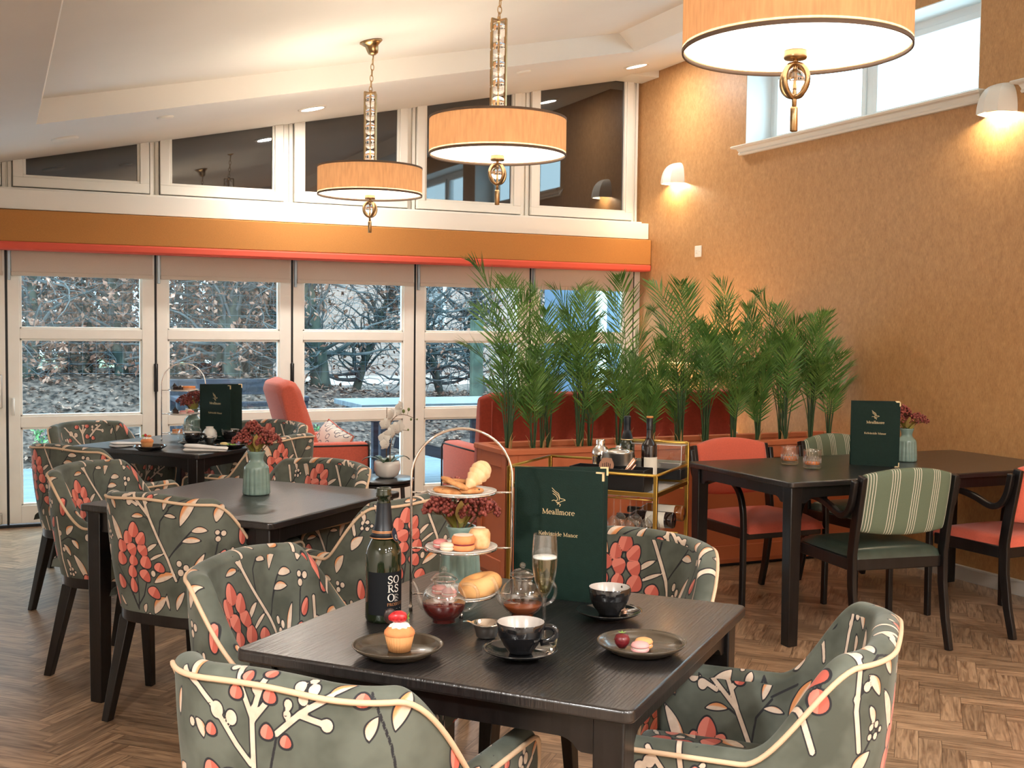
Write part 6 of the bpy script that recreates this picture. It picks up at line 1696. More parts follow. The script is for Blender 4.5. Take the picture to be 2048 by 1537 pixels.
# ------------------------------------------------------------------ cups, plates, teapots, glasses
def cup(label, loc, rz, grp='black cups of tea and coffee', R=.0495, spoon=False):
    t = thing('teacup', label, 'cup', (loc[0], loc[1], loc[2] + .009), rz, grp); b = MB()
    b.lathe([(0, .001), (.024, .001), (.026, .006), (.036, .018), (.0455, .038), (R, .064), (R - .0012, .0655)], 48); b.build('cup_body', M_blackcer, t)
    b = MB(); b.lathe([(R - .0012, .0655), (R - .0035, .064), (.043, .038), (.033, .020), (0, .012)], 48); b.build('white_lining', M_innercup, t)
    b = MB(); b.tube(bez((R - .004, 0, .055), (R + .030, 0, .064), (R + .036, 0, .030), (.040, 0, .022), 14), .0042, 8, flat=(1.5, .8)); b.build('handle', M_blackcer, t)
    s_ = thing('saucer', 'glossy black saucer under the ' + ' '.join(label.split()[:9]), 'saucer', loc, rz, 'black saucers'); b = MB()
    b.lathe([(0, .004), (.028, .003), (.030, .001), (.034, .001), (.036, .004), (.055, .008), (.072, .016), (.0775, .020), (.0765, .0212), (.070, .018), (.052, .0105), (.030, .0082), (0, .0082)], 56); b.build('dish', M_blackcer, s_)
    if spoon:
        sp = thing('teaspoon', label.split(' cup')[0] + ' cup\'s copper teaspoon lying on the saucer', 'spoon', (loc[0], loc[1], loc[2] + .0215), rz); b = MB(); b.strip([(.058, .01, 0.0), (.075, .02, .002), (.115, .05, .010)], [.004, .003, .006], .0015); b.tube([(.02, -.03, -.008), (.035, -.015, -.0075), (.052, .004, -.002)], [.004, .010, .003], 10, flat=(.3, 1)); b.build('spoon_body', M_copper, sp)
    return t
cup('black cup with white lining in front on the front table, beside the strainer', (0.974, 2.098, .7505), math.radians(-28), spoon=False)
cup('black cup with white lining at the right rear of the front table by the menu', (1.298, 2.308, .7505), math.radians(20), R=.0485, spoon=True)
cup('black cup behind the folded napkin on the rear table', (0.985, 6.455, .7505), math.radians(-24))
cup('black cup before the menu on the rear table, right of the white jug', (1.214, 6.580, .7505), math.radians(30))
sp = thing('teaspoon', 'polished teaspoon lying on the front black saucer, right side', 'spoon', (0.974, 2.098, .7718), math.radians(-10)); b = MB(); b.strip([(.060, -.02, 0.0), (.075, .0, .0), (.088, .04, .003)], [.006, .003, .006], .0015); b.tube([(.046, -.045, -.005), (.054, -.032, -.006), (.060, -.018, 0)], [.003, .010, .003], 10, flat=(.3, 1)); b.build('spoon_body', M_chrome, sp)
def plate(label, loc, m_=None, R=.094, grp='side plates'):
    t = thing('side_plate', label, 'plate', loc, 0, grp); b = MB()
    b.lathe([(0, .003), (R * .60, .003), (R * .62, .001), (R * .67, .001), (R * .70, .004), (R * .93, .016), (R, .0235), (R - .0018, .0245), (R * .9, .0175), (R * .72, .0075), (0, .0072)], 64); b.build('dish', m_ or M_bronzecer, t); return t
plate('bronze glazed side plate carrying the strawberry cupcake on the front table', (0.747, 2.208, .7505))
plate('bronze glazed side plate with macarons and a strawberry at the right of the front table', (1.226, 2.040, .7505))
plate('dark side plate carrying the orange cupcake on the rear table', (0.742, 6.300, .7505), M_blackcer, .088)
plate('dark side plate with a macaron and greens at the right of the rear table', (1.160, 6.270, .7505), M_blackcer, .090)
M_case = mat('golden_cake_case', (.60, .28, .10), .7); M_cake = mat('orange_sponge', (.72, .27, .10), .8, var=.1, vscale=(60, 60, 60)); M_cream_ = mat('whipped_cream', (.85, .80, .72), .6)
M_straw = mat('strawberry', (.50, .02, .025), .35, var=.3, vscale=(200, 200, 200), coat=.3); M_dkberry = mat('dark_red_berry', (.13, .008, .012), .4, var=.3, vscale=(220, 220, 220), coat=.3); M_greenl = mat('green_calyx', (.22, .38, .06), .6); M_choc = mat('dark_chocolate', (.028, .014, .012), .4)
def calyx(b, p, M):
    for k in range(6):
        a = k * PI / 3; b.add([tuple(M @ Vector(v)) for v in ((0, 0, 0), (.004 * math.cos(a + .4), .004 * math.sin(a + .4), .002), (.011 * math.cos(a), .011 * math.sin(a), .004), (.004 * math.cos(a - .4), .004 * math.sin(a - .4), .002))], [(0, 1, 2, 3)])
def cupcake(label, loc, berry=True, s_=1.0):
    t = thing('cupcake', label, 'cake', loc, 0, 'cupcakes on plates'); t.scale = (s_,) * 3
    fl = lambda a, z: .020 * math.sin(a * 30) * (1 if z < .034 else 0)
    b = MB(); b.lathe([(0, .001), (.0225, .001), (.0305, .034), (.0298, .034)], 240, wav=fl); b.build('paper_case', M_case, t)
    b = MB(); b.lathe([(.0298, .033), (.032, .036), (.031, .042), (.024, .050), (.012, .054), (0, .055)], 32); b.build('sponge_top', M_cake, t)
    b = MB(); b.lathe([(.0, .061), (.010, .060), (.018, .056), (.021, .052), (.020, .048)], 60, wav=lambda a, z: .10 * math.sin(a * 9)); b.build('cream_topping', M_cream_, t)
    if berry:
        b = MB(); M = Tr(.000, 0, .0705) @ Rz(-.4) @ Ry(PI / 2); b.lathe([(0, -.026), (.007, -.022), (.0125, -.008), (.0130, .003), (.009, .013), (0, .016)], 20, M=M); b.build('strawberry', M_straw, t)
        b = MB(); calyx(b, None, Tr(.014, -.006, .0705) @ Rz(-.4) @ Ry(PI / 2) @ Matrix.Scale(1.3, 4)); b.build('calyx', M_greenl, t)
        b = MB(); b.ball((-.018, .008, .072), .015, 14, sc=(.9, .35, 1.1)); b.build('chocolate_disc', M_choc, t)
    else:
        b = MB(); b.ball((-.008, 0, .068), .008, 12); b.build('raspberry', M_straw, t); b = MB(); b.ball((.010, -.004, .064), .009, 12, sc=(1.3, 1, .7)); b.build('orange_slice', M_cake, t); b = MB(); b.ball((-.017, .0, .066), .007, 8, sc=(1.2, .4, .8)); b.build('mint_leaf', M_greenl, t)
    return t
cupcake('cupcake topped with a strawberry and cream on the front left plate', (0.752, 2.212, .7582), True, 1.0)
cupcake('cupcake with orange icing and a raspberry on the rear table plate', (0.728, 6.300, .7582), False, 1.05)
def macaron(label, loc, col, rot=(0, 0, 0), s_=1.0):
    t = thing('macaron', label, 'macaron', loc, 0, 'macarons'); t.rotation_euler = rot; t.scale = (s_,) * 3; m_ = MATS.get('mac%s' % str(col)) or mat('mac%s' % str(col), col, .6)
    b = MB(); b.lathe([(0, .0005), (.014, .001), (.0185, .005), (.019, .0082), (.0165, .0085), (0, .0085)], 28); b.build('lower_shell', m_, t)
    b = MB(); b.lathe([(0, .0085), (.0165, .0085), (.0168, .0122), (0, .0122)], 28); b.build('filling', M_cream_, t)
    b = MB(); b.lathe([(0, .0122), (.0185, .0124), (.019, .0155), (.0165, .020), (.010, .0225), (0, .0230)], 28); b.build('upper_shell', m_, t); return t
PINK, ORNG, YELL, CREAM = (.70, .34, .33), (.76, .36, .14), (.74, .55, .22), (.78, .60, .44)
macaron('pale pink macaron, in front of the orange one beside a strawberry', (1.206, 2.012, .7585), PINK)
macaron('orange macaron touching the pink one on the front right plate', (1.228, 2.034, .7585), ORNG)
s1 = thing('strawberry', 'dark red strawberry beside the macarons on the front right plate', 'strawberry', (1.186, 2.052, .7585)); b = MB(); b.lathe([(0, .0005), (.008, .002), (.015, .012), (.0165, .020), (.013, .029), (0, .033)], 22); b.build('fruit', M_dkberry, s1); b = MB(); calyx(b, None, Tr(0, 0, .032)); b.build('calyx', M_greenl, s1)
macaron('yellow macaron on the dark plate at the right of the rear table', (1.122, 6.262, .7585), YELL, s_=1.1)
g = thing('salad_garnish', 'small green and purple garnish on the right plate of the rear table', 'garnish', (1.170, 6.262, .7585)); b = MB()
for k in range(14):
    a = k * 2.4; b.ball((.003 * k * math.cos(a), .002 * k * math.sin(a), .008 + .0012 * (k % 5)), .008, 6, sc=(1, .5, .6))
b.build('leaves', M_greenl, g); b = MB(); b.ball((.03, 0, .014), .014, 10, sc=(1.2, .8, .9)); b.build('purple_flower', mat('lilac_petal', (.42, .34, .55), .6), g)
# glass teapots
M_potglass = thin_glass('teapot_glass', (.955, .965, .965), f0=1.5, boost=.075)
def teapot(label, loc, rz, tea, full):
    t = thing('glass_teapot', label, 'teapot', loc, rz, 'small glass teapots'); R_ = .0515; zc = .050
    pr = [(0, .002), (.028, .002)] + [(R_ * math.cos(a), zc + .048 * math.sin(a)) for a in [math.radians(q) for q in range(-60, 62, 8)]] + [(.025, .094), (.026, .100)]
    b = MB(); b.lathe(pr, 48); b.build('glass_body', M_potglass, t)
    zt = .002 + full * .09; q_ = [(0, .004), (.027, .004)] + [((R_ - .0022) * math.cos(a), zc + .0458 * math.sin(a)) for a in [math.radians(q) for q in range(-60, 62, 6)] if zc + .0458 * math.sin(a) < zt]
    q_ += [(q_[-1][0], zt), (0, zt)]
    b = MB(); b.lathe(q_, 48); b.build('tea', tea, t)
    b = MB(); b.lathe([(.030, .100), (.029, .103), (.020, .112), (.008, .116), (0, .1165)], 40); b.ball((0, 0, .1235), .0072, 14); b.lathe([(.030, .100), (.026, .0995)], 40); b.build('lid', M_potglass, t)
    b = MB(); b.lathe([(.0305, .0995), (.031, .101), (.0298, .102)], 40); b.build('lid_rim', M_crystal, t)
    b = MB(); b.tube(bez((.040, 0, .088), (.088, 0, .105), (.090, 0, .030), (.046, 0, .030), 18), .0042, 8); b.build('handle', M_potglass, t)
    b = MB(); b.tube(bez((-.044, 0, .035), (-.062, 0, .045), (-.056, 0, .080), (-.072, 0, .094), 12), [.009, .0085, .008, .0075, .007, .0065, .006, .006, .0055, .005, .005, .005, .006], 10, caps=False); b.build('spout', M_potglass, t)
    b = MB(); b.lathe([(.022, .096), (.021, .060), (.018, .056), (0, .056)], 30); b.build('infuser', M_potglass, t)
    return t
teapot('glass teapot half full of dark red tea on the front table', (0.926, 2.412, .7505), math.radians(-26), M_tea, .50)
teapot('glass teapot with amber tea behind the champagne flute', (1.112, 2.388, .7505), math.radians(-22), M_amber, .36)
teapot('glass teapot with a little red tea on the rear table by the cake stand', (0.982, 6.612, .7505), math.radians(-24), M_tea, .14)
# champagne flute
fl = thing('champagne_flute', 'champagne flute half full of sparkling wine on the front table', 'glass', (1.066, 2.178, .7505)); b = MB()
b.lathe([(0, .001), (.030, .001), (.0305, .002), (.012, .006), (.0042, .014), (.0034, .05), (.0036, .088), (.006, .100)], 40); b.build('stem_and_foot', M_clear, fl)
BW = [(.006, .100), (.014, .112), (.0215, .135), (.0265, .165), (.0275, .190), (.0262, .215), (.0242, .236)]
b = MB(); b.lathe(BW, 44); b.lathe([(r - .0012, z) for r, z in BW[::-1]], 44); b.build('bowl', M_clear, fl)
b = MB(); b.lathe([(0, .104), (.012, .113), (.0196, .135), (.0246, .165), (.0255, .184)], 44); b.build('sparkling_wine', M_wine, fl)
b = MB(); b.lathe([(0, .184), (.0255, .184), (.0256, .1875), (0, .1875)], 44); b.build('foam', M_foam, fl)
# tea strainers
def strainer(label, loc, rz, s_=1.0):
    t = thing('tea_strainer', label, 'strainer', loc, rz, 'steel tea strainers'); t.scale = (s_,) * 3; b = MB()
    b.lathe([(0, .001), (.018, .001), (.022, .004), (.0265, .022), (.030, .030), (.031, .031), (.0295, .0305), (.0255, .022), (.020, .006), (0, .004)], 44); b.build('drip_bowl', M_alu, t)
    b = MB(); b.lathe([(.0290, .0315), (.034, .0325), (.033, .034), (.028, .034), (.022, .022), (.012, .015), (0, .014)], 44); b.build('sieve', M_chrome, t)
    b = MB(); b.strip([(-.032, 0, .034), (-.042, 0, .036), (-.052, 0, .035)], [.006, .014, .008], .0018); b.strip([(.032, 0, .034), (.044, 0, .036), (.060, 0, .037)], [.006, .010, .012], .0018); b.build('handle', M_chrome, t)
strainer('small steel tea strainer on its bowl between the teapots and front cup', (0.968, 2.262, .7505), math.radians(-20))
strainer('steel tea strainer on the rear table below the white jug', (1.085, 6.520, .7505), math.radians(-24), 1.2)
jg = thing('milk_jug', 'round white ceramic jug on the rear table against the green menu', 'jug', (1.108, 6.625, .7505), 0.6); b = MB()
b.lathe([(0, .001), (.022, .001), (.036, .012), (.043, .034), (.040, .056), (.028, .074), (.020, .080), (.022, .088), (.019, .087), (.016, .078), (0, .07)], 36); b.build('body', M_whitecer, jg); b = MB(); b.tube(bez((.036, 0, .060), (.066, 0, .070), (.062, 0, .020), (.038, 0, .022), 10), .005, 8); b.build('handle', M_whitecer, jg)
# napkins
def napkin(label, loc, rz, L_=.21, W_=.10, H_=.030):
    t = thing('folded_napkin', label, 'napkin', loc, rz, 'folded white napkins'); b = MB(); n, m_ = 26, 12; vs = []
    for lay in range(3):
        z0 = lay * H_ / 2
        for sgn in (0, 1):
            for i in range(n + 1):
                for j in range(m_ + 1):
                    u, v = i / n, j / m_; tp = 1 - .55 * u; w_ = W_ * lerp(.62, 1.0, u)
                    hh = (z0 + sgn * (H_ / 2 - .0008)) * lerp(1.0, .42, u) + .0005 + .002 * math.sin(u * 9 + v * 4 + lay) * sgn * (lay == 1)
                    e = min(1, min(v, 1 - v) / .12); e2 = min(1, min(u, 1 - u) / .06); r_ = math.sqrt(max(0, 1 - (1 - e) ** 2)) * math.sqrt(max(0, 1 - (1 - e2) ** 2))
                    mid = (z0 + H_ / 4) * lerp(1, .42, u); vs.append((L_ * (u - .5) + .004 * lay, w_ * (v - .5) + .008 * lay * u, max(.0004, lerp(mid, hh, r_))))
    S_ = (n + 1) * (m_ + 1); fs = []
    for k in range(4):
        for i in range(n):
            for j in range(m_):
                q = (k * S_ + i * (m_ + 1) + j, k * S_ + (i + 1) * (m_ + 1) + j, k * S_ + (i + 1) * (m_ + 1) + j + 1, k * S_ + i * (m_ + 1) + j + 1); fs.append(q if k % 2 else q[::-1])
    b.add(vs, fs, 0, True); b.build('linen', M_linen, t)
napkin('folded white napkin at the near corner of the rear table', (1.005, 6.150, .7505), math.radians(-14), .225, .10, .042)
napkin('folded white napkin at the left of the rear table', (0.655, 6.530, .7505), math.radians(28), .20, .11, .030)
M_cut2 = mat('cut_facets', (.9, .9, .9), .05, trans=.6)
M_cut = thin_glass('cut_lead_glass', (.99, .97, .95), f0=1.6, boost=.07)
# whisky tumblers
def tumbler(label, loc, f_):
    t = thing('whisky_glass', label, 'glass', loc, 0, 'cut whisky glasses'); R_ = .0425
    cut = lambda a, z: .020 * abs(math.sin(a * 9)) * (1 if .006 < z < .086 else .3); b = MB()
    b.lathe([(0, .001), (.038, .001), (.0415, .005), (R_, .012), (R_, .086), (R_, .092), (R_ - .0022, .0922)], 108, wav=cut)
    b.lathe([(R_ - .0022, .0922), (R_ - .0042, .086), (R_ - .0052, .020), (0, .016)], 108); b.build('cut_glass', M_cut, t)
    b = MB(); b.lathe([(0, .0165), (R_ - .0058, .0205), (R_ - .0054, .0205 + f_), (0, .0205 + f_)], 40); b.build('whisky', M_whisky, t)
    m_ = MB()
    for k in range(18):
        a = k * PI / 9
        for s_ in (-1, 1):
            a2 = a + s_ * PI / 18; m_.tube([((R_ + .0002) * math.cos(a), (R_ + .0002) * math.sin(a), .050), ((R_ + .0004) * math.cos(a2), (R_ + .0004) * math.sin(a2), .028)], .0009, 3, caps=False)
    m_.build('cut_pattern', M_cut2, t)
tumbler('cut crystal whisky glass, the left one of two, with amber whisky', (3.640, 4.650, .7505), .022)
tumbler('cut crystal whisky glass, the right one of two, nearer the table edge', (3.640, 4.475, .7505), .014)
# ------------------------------------------------------------------ three-tier cake stands
TIER = [.040, .150, .283]
def cake_stand(label, loc, rz, s_=1.0):
    t = thing('cake_stand', label, 'cake stand', loc, rz, 'three tier cake stands'); W_ = .1195; b = MB(); zt = .318
    pts = [(-W_, 0, .004), (-W_, 0, zt)] + [(-W_ * math.cos(a), 0, zt + W_ * .98 * math.sin(a)) for a in [PI * k / 24 for k in range(1, 24)]] + [(W_, 0, zt), (W_, 0, .004)]
    b.tube(pts, .0030, 10)
    for sx_ in (-1, 1): b.lathe([(0, 0), (.0045, 0), (.0045, .014), (0, .014)], 12, c=(sx_ * W_, 0, 0))
    b.lathe([(0, 0), (.0045, 0), (.0045, .014), (0, .014)], 12, c=(0.0, -.075, 0))
    b.tube([(0, -.075, .01), (0, -.07, .034), (0, -.02, .036)], .0025, 8)
    b.build('arched_frame', M_chrome, t)
    for i, z in enumerate(TIER):
        R_ = .083 if i < 2 else .080
        r_ = MB(); r_.tube([(R_ * math.cos(2 * PI * k / 48), R_ * math.sin(2 * PI * k / 48), z) for k in range(48)], .0026, 8, closed=True)
        for sx_ in (-1, 1): r_.tube([(sx_ * R_, 0, z), (sx_ * W_, 0, z)], .0024, 8)
        ro = r_.build('tier_ring', M_chrome, t)
        p = MB(); p.lathe([(0, z - .006), (R_ * .72, z - .005), (R_ * .92, z + .001), (R_ * 1.035, z + .0052), (R_ * 1.03, z + .0065), (R_ * .9, z + .003), (R_ * .7, z - .002), (0, z - .0025)], 56); p.build('tier_plate', M_whitecer, ro)
    t.scale = (s_,) * 3; return t
cs1 = cake_stand('three tier cake stand with chrome arch on the front table', (1.005, 2.505, .7505), math.radians(-21.5))
cs2 = dup(cs1, (0.985, 6.770, .7505), math.radians(-10), 'three tier cake stand with chrome arch on the rear table by the doors', None, 1.02)
M_cookie = mat('cookie_dough', (.42, .17, .055), .8, col2=(.60, .29, .11), vscale=(60, 60, 60), bump=.5, bscale=(160, 160, 160)); M_bun = mat('pale_pastry', (.72, .44, .21), .55, col2=(.80, .58, .34), vscale=(40, 40, 14)); M_sugar = mat('icing_sugar', (.80, .66, .52), .9)
M_donut = mat('sugared_doughnut', (.68, .30, .09), .7, col2=(.76, .44, .18), vscale=(14, 14, 14)); M_jam = mat('red_jam', (.20, .015, .02), .3)
def on(cs, x, y, tier, dz=0.0):
    a = cs.rotation_euler.z; s_ = cs.scale.x; return (cs.location.x + (x * math.cos(a) - y * math.sin(a)) * s_, cs.location.y + (x * math.sin(a) + y * math.cos(a)) * s_, cs.location.z + (TIER[tier] - .0018 + dz) * s_)
def cookie(label, loc, rot, R_=.036):
    t = thing('cookie', label, 'cookie', loc, 0, 'chocolate chip cookies'); t.rotation_euler = rot; b = MB(); b.lathe([(0, .0005), (R_ * .85, .001), (R_, .005), (R_ * .93, .0105), (R_ * .6, .0135), (0, .0145)], 30, wav=lambda a, z: .03 * math.sin(a * 5) + .02 * math.sin(a * 11)); o = b.build('dough', M_cookie, t)
    r = random.Random(int(loc[0] * 999)); b = MB()
    for k in range(14):
        a, u = r.uniform(0, 6.3), math.sqrt(r.random()) * .85; b.ball((R_ * u * math.cos(a), R_ * u * math.sin(a), .0125 - .004 * u * u), r.uniform(.002, .0042), 6, sc=(1, .8, .6))
    b.build('chocolate_chips', M_choc, t)
cookie('chocolate chip cookie lying at the left of the top tier', on(cs1, -.035, -.012, 2, .001), (.08, .10, .3), .035)
cookie('chocolate chip cookie propped in the middle of the top tier', on(cs1, -.018, -.016, 2, .019), (.42, .10, 1.2), .037)
cookie('chocolate chip cookie lying at the back of the top tier pile', on(cs1, -.010, .030, 2, .016), (.16, .05, 2.2), .038)
cookie('chocolate chip cookie tucked under the pastry on the top tier', on(cs1, .022, -.010, 2, .001), (.05, -.05, 4.0), .030)
cr_ = thing('croissant', 'pale ridged croissant leaning at the right of the top tier', 'pastry', on(cs1, .036, -.008, 2, .014)); b = MB(); N_ = 44
pts_ = []; rr_ = []
for i in range(N_ + 1):
    u = i / N_; pts_.append((-.030 + .062 * u, .010 * (2 * u - 1) ** 2, .012 + .050 * u - .014 * (2 * u - 1) ** 2)); rr_.append(max(.0012, 0.0235 * math.sin(PI * (.04 + .92 * u)) ** .75 * (1 + .22 * ((u * 7) % 1.0 - .5))))
b.tube(pts_, rr_, 20)
b.build('pastry', M_bun, cr_); cr_.rotation_euler = (.1, .1, .6)
macaron('dark pink macaron at the left of the middle tier', on(cs1, -.050, .006, 1), (.62, .22, .20), (0, 0, 0), .95)
macaron('cream macaron beside the sponge on the middle tier', on(cs1, -.034, -.028, 1), CREAM, (0, 0, 0), .9)
cv = thing('sponge_cake', 'round sponge sandwich cake with jam dusted in sugar on the middle tier', 'cake', on(cs1, .004, -.018, 1)); b = MB(); b.lathe([(0, .0005), (.025, .001), (.0275, .005), (.027, .014), (0, .014)], 30); b.build('lower_sponge', M_cake, cv)
b = MB(); b.lathe([(0, .014), (.0265, .014), (.0268, .018), (0, .018)], 30); b.build('jam_filling', M_jam, cv); b = MB(); b.lathe([(0, .018), (.0272, .018), (.0275, .030), (.023, .0365), (0, .038)], 30); b.build('upper_sponge', M_cake, cv); b = MB(); b.lathe([(.0235, .0368), (.012, .0385), (0, .0388)], 30); b.build('icing_sugar', M_sugar, cv)
sc1 = thing('fruit_scone', 'tall sugar dusted fruit scone at the right of the middle tier', 'scone', on(cs1, .042, .012, 1)); b = MB(); b.lathe([(0, .0005), (.024, .001), (.027, .012), (.0265, .034), (.022, .044), (.010, .049), (0, .050)], 26, wav=lambda a, z: .035 * math.sin(a * 3 + z * 60)); b.build('crumb', M_cookie if False else mat('baked_scone', (.66, .34, .14), .7, col2=(.78, .50, .26), vscale=(50, 50, 50)), sc1)
b = MB(); b.lathe([(.0150, .0490), (.008, .0505), (0, .0508)], 26, wav=lambda a, z: .035 * math.sin(a * 3 + z * 60)); b.build('icing_sugar', M_sugar, sc1)
dn = thing('doughnut', 'large sugared doughnut leaning on the bottom tier of the near stand', 'doughnut', on(cs1, .045, -.012, 0, .026)); b = MB(); vs = []; N1, N2 = 40, 18
for i in range(N1):
    a = 2 * PI * i / N1
    for j in range(N2):
        c = 2 * PI * j / N2; rr = .026 + .0225 * math.cos(c); vs.append((rr * math.cos(a) * 1.1, rr * math.sin(a) * .95, .0225 * math.sin(c)))
b.add(vs, [(i * N2 + j, ((i + 1) % N1) * N2 + j, ((i + 1) % N1) * N2 + (j + 1) % N2, i * N2 + (j + 1) % N2) for i in range(N1) for j in range(N2)], 0, True); b.build('ring', M_donut, dn); dn.rotation_euler = (math.radians(4), math.radians(-14), math.radians(-20))
macaron('pink macaron on the bottom tier seen through the teapot', on(cs1, -.028, -.030, 0), PINK, (0, 0, 0), .95)
macaron('rose macaron at the left edge of the bottom tier behind the teapot', on(cs1, -.052, .004, 0), (.62, .22, .20), (0, 0, 0), .95)
def brownie(label, loc, rz, s_=1.0):
    t = thing('brownie', label, 'cake', loc, rz, 'chocolate brownies'); b = MB(); b.box((0, 0, .0115 * s_), (.030 * s_, .024 * s_, .022 * s_)); b.build('chocolate_square', M_choc, t, bevel=.002)
    b = MB(); b.lathe([(0, .040 * s_), (.005 * s_, .032 * s_), (.011 * s_, .023 * s_), (0, .0225 * s_)], 16, wav=lambda a, z: .15 * math.sin(a * 5)); b.build('chocolate_swirl', mat('cocoa_icing_%d' % int(rz * 100), (.10, .05, .035), .6) if False else M_choc, t)
brownie('chocolate brownie with a swirl at the left of the far stand top tier', on(cs2, -.048, -.006, 2), .4, 1.15); brownie('plain front chocolate brownie on the far stand top tier', on(cs2, -.016, -.034, 2), 1.0, .9); brownie('chocolate brownie on the middle tier of the far stand', on(cs2, -.046, -.008, 1), .2, 1.15)
def layer_cake(label, loc, R_): 
    t = thing('orange_cake', label, 'cake', loc, 0, 'orange layer cakes'); b = MB(); b.lathe([(0, .0005), (R_, .001), (R_ * 1.03, .006), (R_, .011), (0, .011)], 28); b.lathe([(0, .014), (R_, .014), (R_ * 1.03, .020), (R_ * .97, .0265), (0, .027)], 28); b.build('sponge', M_cake, t); b = MB(); b.lathe([(0, .011), (R_ * .98, .011), (R_ * .98, .014), (0, .014)], 28); b.build('cream_filling', M_cream_, t)
layer_cake('flat round orange layer cake on the far stand top tier', on(cs2, .030, -.010, 2), .036)
macaron('cream macaron behind the brownies on the far stand top tier', on(cs2, -.012, .024, 2, .001), CREAM, (0, 0, 0), 1.1)
macaron('pale pink macaron in the middle of the far stand middle tier', on(cs2, -.004, -.030, 1), PINK, (0, 0, 0), 1.05); macaron('cream macaron raised on the far stand middle tier', on(cs2, .026, .022, 1, .001), CREAM, (0, 0, 0), 1.15); macaron('rose pink macaron at the right of the far stand middle tier', on(cs2, .040, -.022, 1), (.62, .22, .20), (0, 0, 0), 1.0)
layer_cake('small orange cake slice on the bottom tier of the far stand', on(cs2, -.034, -.010, 0), .028)
# ------------------------------------------------------------------ gold drinks trolley with marble shelf
TA = ROT
FRx, FRy = 2.680, 4.360
TWd, TDp = 0.72, 0.50
tcx = FRx - math.sin(TA) * TWd / 2 + math.cos(TA) * TDp / 2; tcy = FRy + math.cos(TA) * TWd / 2 + math.sin(TA) * TDp / 2
TRZ = TA - PI / 2           # local +Y = depth direction (n1), local +X = -n2 (towards the front right post)
tr_ = thing('drinks_trolley', 'gold framed drinks trolley with a white marble shelf in front of the planter', 'trolley', (tcx, tcy, 0), TRZ)
hx, hy = TWd / 2, TDp / 2; ZS, ZR = 0.685, 0.768
b = MB(); b.box((0, 0, ZS - .012), (TWd - .03, TDp - .03, .014)); b.build('top_shelf', mat('white_marble', (.62, .61, .60), .22, col2=(.78, .77, .75), vscale=(5, 14, 5), vdetail=8), tr_)
b = MB(); b.box((0, 0, .20), (TWd - .03, TDp - .03, .014)); b.build('bottom_shelf', MATS['white_marble'], tr_)
for sx_ in (-1, 1):
    for sy_ in (-1, 1):
        top = ZR if not (sy_ > 0 and sx_ > 0) else .875
        b = MB(); b.box((sx_ * hx, sy_ * hy, (top + .06) / 2), (.018, .018, top - .06 + .004)); b.build('post', M_gold, tr_, bevel=.002)
        b = MB(); b.lathe([(0, -.012), (.028, -.012), (.028, .012), (0, .012)], 24, M=Tr(sx_ * hx, sy_ * hy, .030) @ Ry(PI / 2)); b.tube([(sx_ * hx, sy_ * hy, .035), (sx_ * hx, sy_ * hy, .07)], .006); b.build('castor', M_black, tr_)
for z, nm in ((ZS - .004, 'shelf_rail'), (.205, 'lower_rail')):
    b = MB()
    for sy_ in (-1, 1): b.box((0, sy_ * hy, z), (TWd - .018, .014, .020))
    for sx_ in (-1, 1): b.box((sx_ * hx, 0, z), (.014, TDp - .018, .020))
    b.build(nm, M_gold, tr_, bevel=.002)
b = MB(); b.tube([(-hx, -hy, ZR), (hx, -hy, ZR)], .007); b.tube([(hx, -hy, ZR), (hx, hy, ZR)], .007); b.tube([(-hx, -hy, ZR), (-hx, hy, ZR)], .007); b.tube([(-hx, hy, ZR), (hx, hy, ZR)], .007); b.build('guard_rail', M_gold, tr_)
b = MB(); b.tube([(hx, hy, .872), (hx * .2, hy, .872)], .009); b.tube([(hx * .2, hy, .872), (hx * .2, hy, ZR)], .007); b.build('handle_bar', M_gold, tr_)
b = MB()
for k in range(6): x = .05 + k * .056; b.tube([(x, -hy + .012, ZS - .030), (x, hy - .03, ZS - .030)], .003, 6)
for y in (-hy + .012, hy - .03): b.tube([(.04, y, ZS - .030), (hx - .01, y, ZS - .030)], .003, 6); b.tube([(.04, y, ZS - .03), (.04, y, ZS - .012)], .003, 6)
b.build('glass_rack', M_gold, tr_)
b = MB()
for k in range(2): b.tube([(-.2, -.05 + k * .16, .455), (hx, -.05 + k * .16, .455)], .004, 6)
b.build('bottle_rack', M_gold, tr_)
def onT(x, y, z): return (tcx + x * math.cos(TRZ) - y * math.sin(TRZ), tcy + x * math.sin(TRZ) + y * math.cos(TRZ), z)
# hanging wine glasses
def hung_glass(label, x, y, first=None):
    if first: return dup(first, onT(x, y, ZS - .034), 0, label)
    t = thing('wine_glass', label, 'glass', onT(x, y, ZS - .034), 0, 'wine glasses hanging under the trolley shelf'); b = MB(); b.lathe([(0, .008), (.032, .008), (.033, .0065), (.010, .003), (.004, -.006), (.0034, -.070), (.008, -.084)], 28); b.build('foot_and_stem', M_clear, t)
    b = MB(); bw = [(.008, -.084), (.024, -.098), (.035, -.125), (.0375, -.150), (.034, -.175), (.030, -.195)]; b.lathe(bw, 30); b.lathe([(r - .001, z) for r, z in bw[::-1]], 30); b.build('bowl', M_clear, t); return t
wg0 = None; GP = ['front row, nearest the corner post', 'front row, second from the post', 'front row, third from the post', 'second row, by the corner post', 'second row, middle', 'second row, left', 'back row, right', 'back row, left']
for k, (x, y) in enumerate(((.302, -.200), (.246 - .022, -.200), (.246 - .10, -.200), (.300, -.105), (.222, -.105), (.145, -.105), (.300, -.010), (.222, -.010))):
    o = hung_glass('stemmed wine glass hung upside down under the trolley, ' + GP[k], x, y, wg0); wg0 = wg0 or o
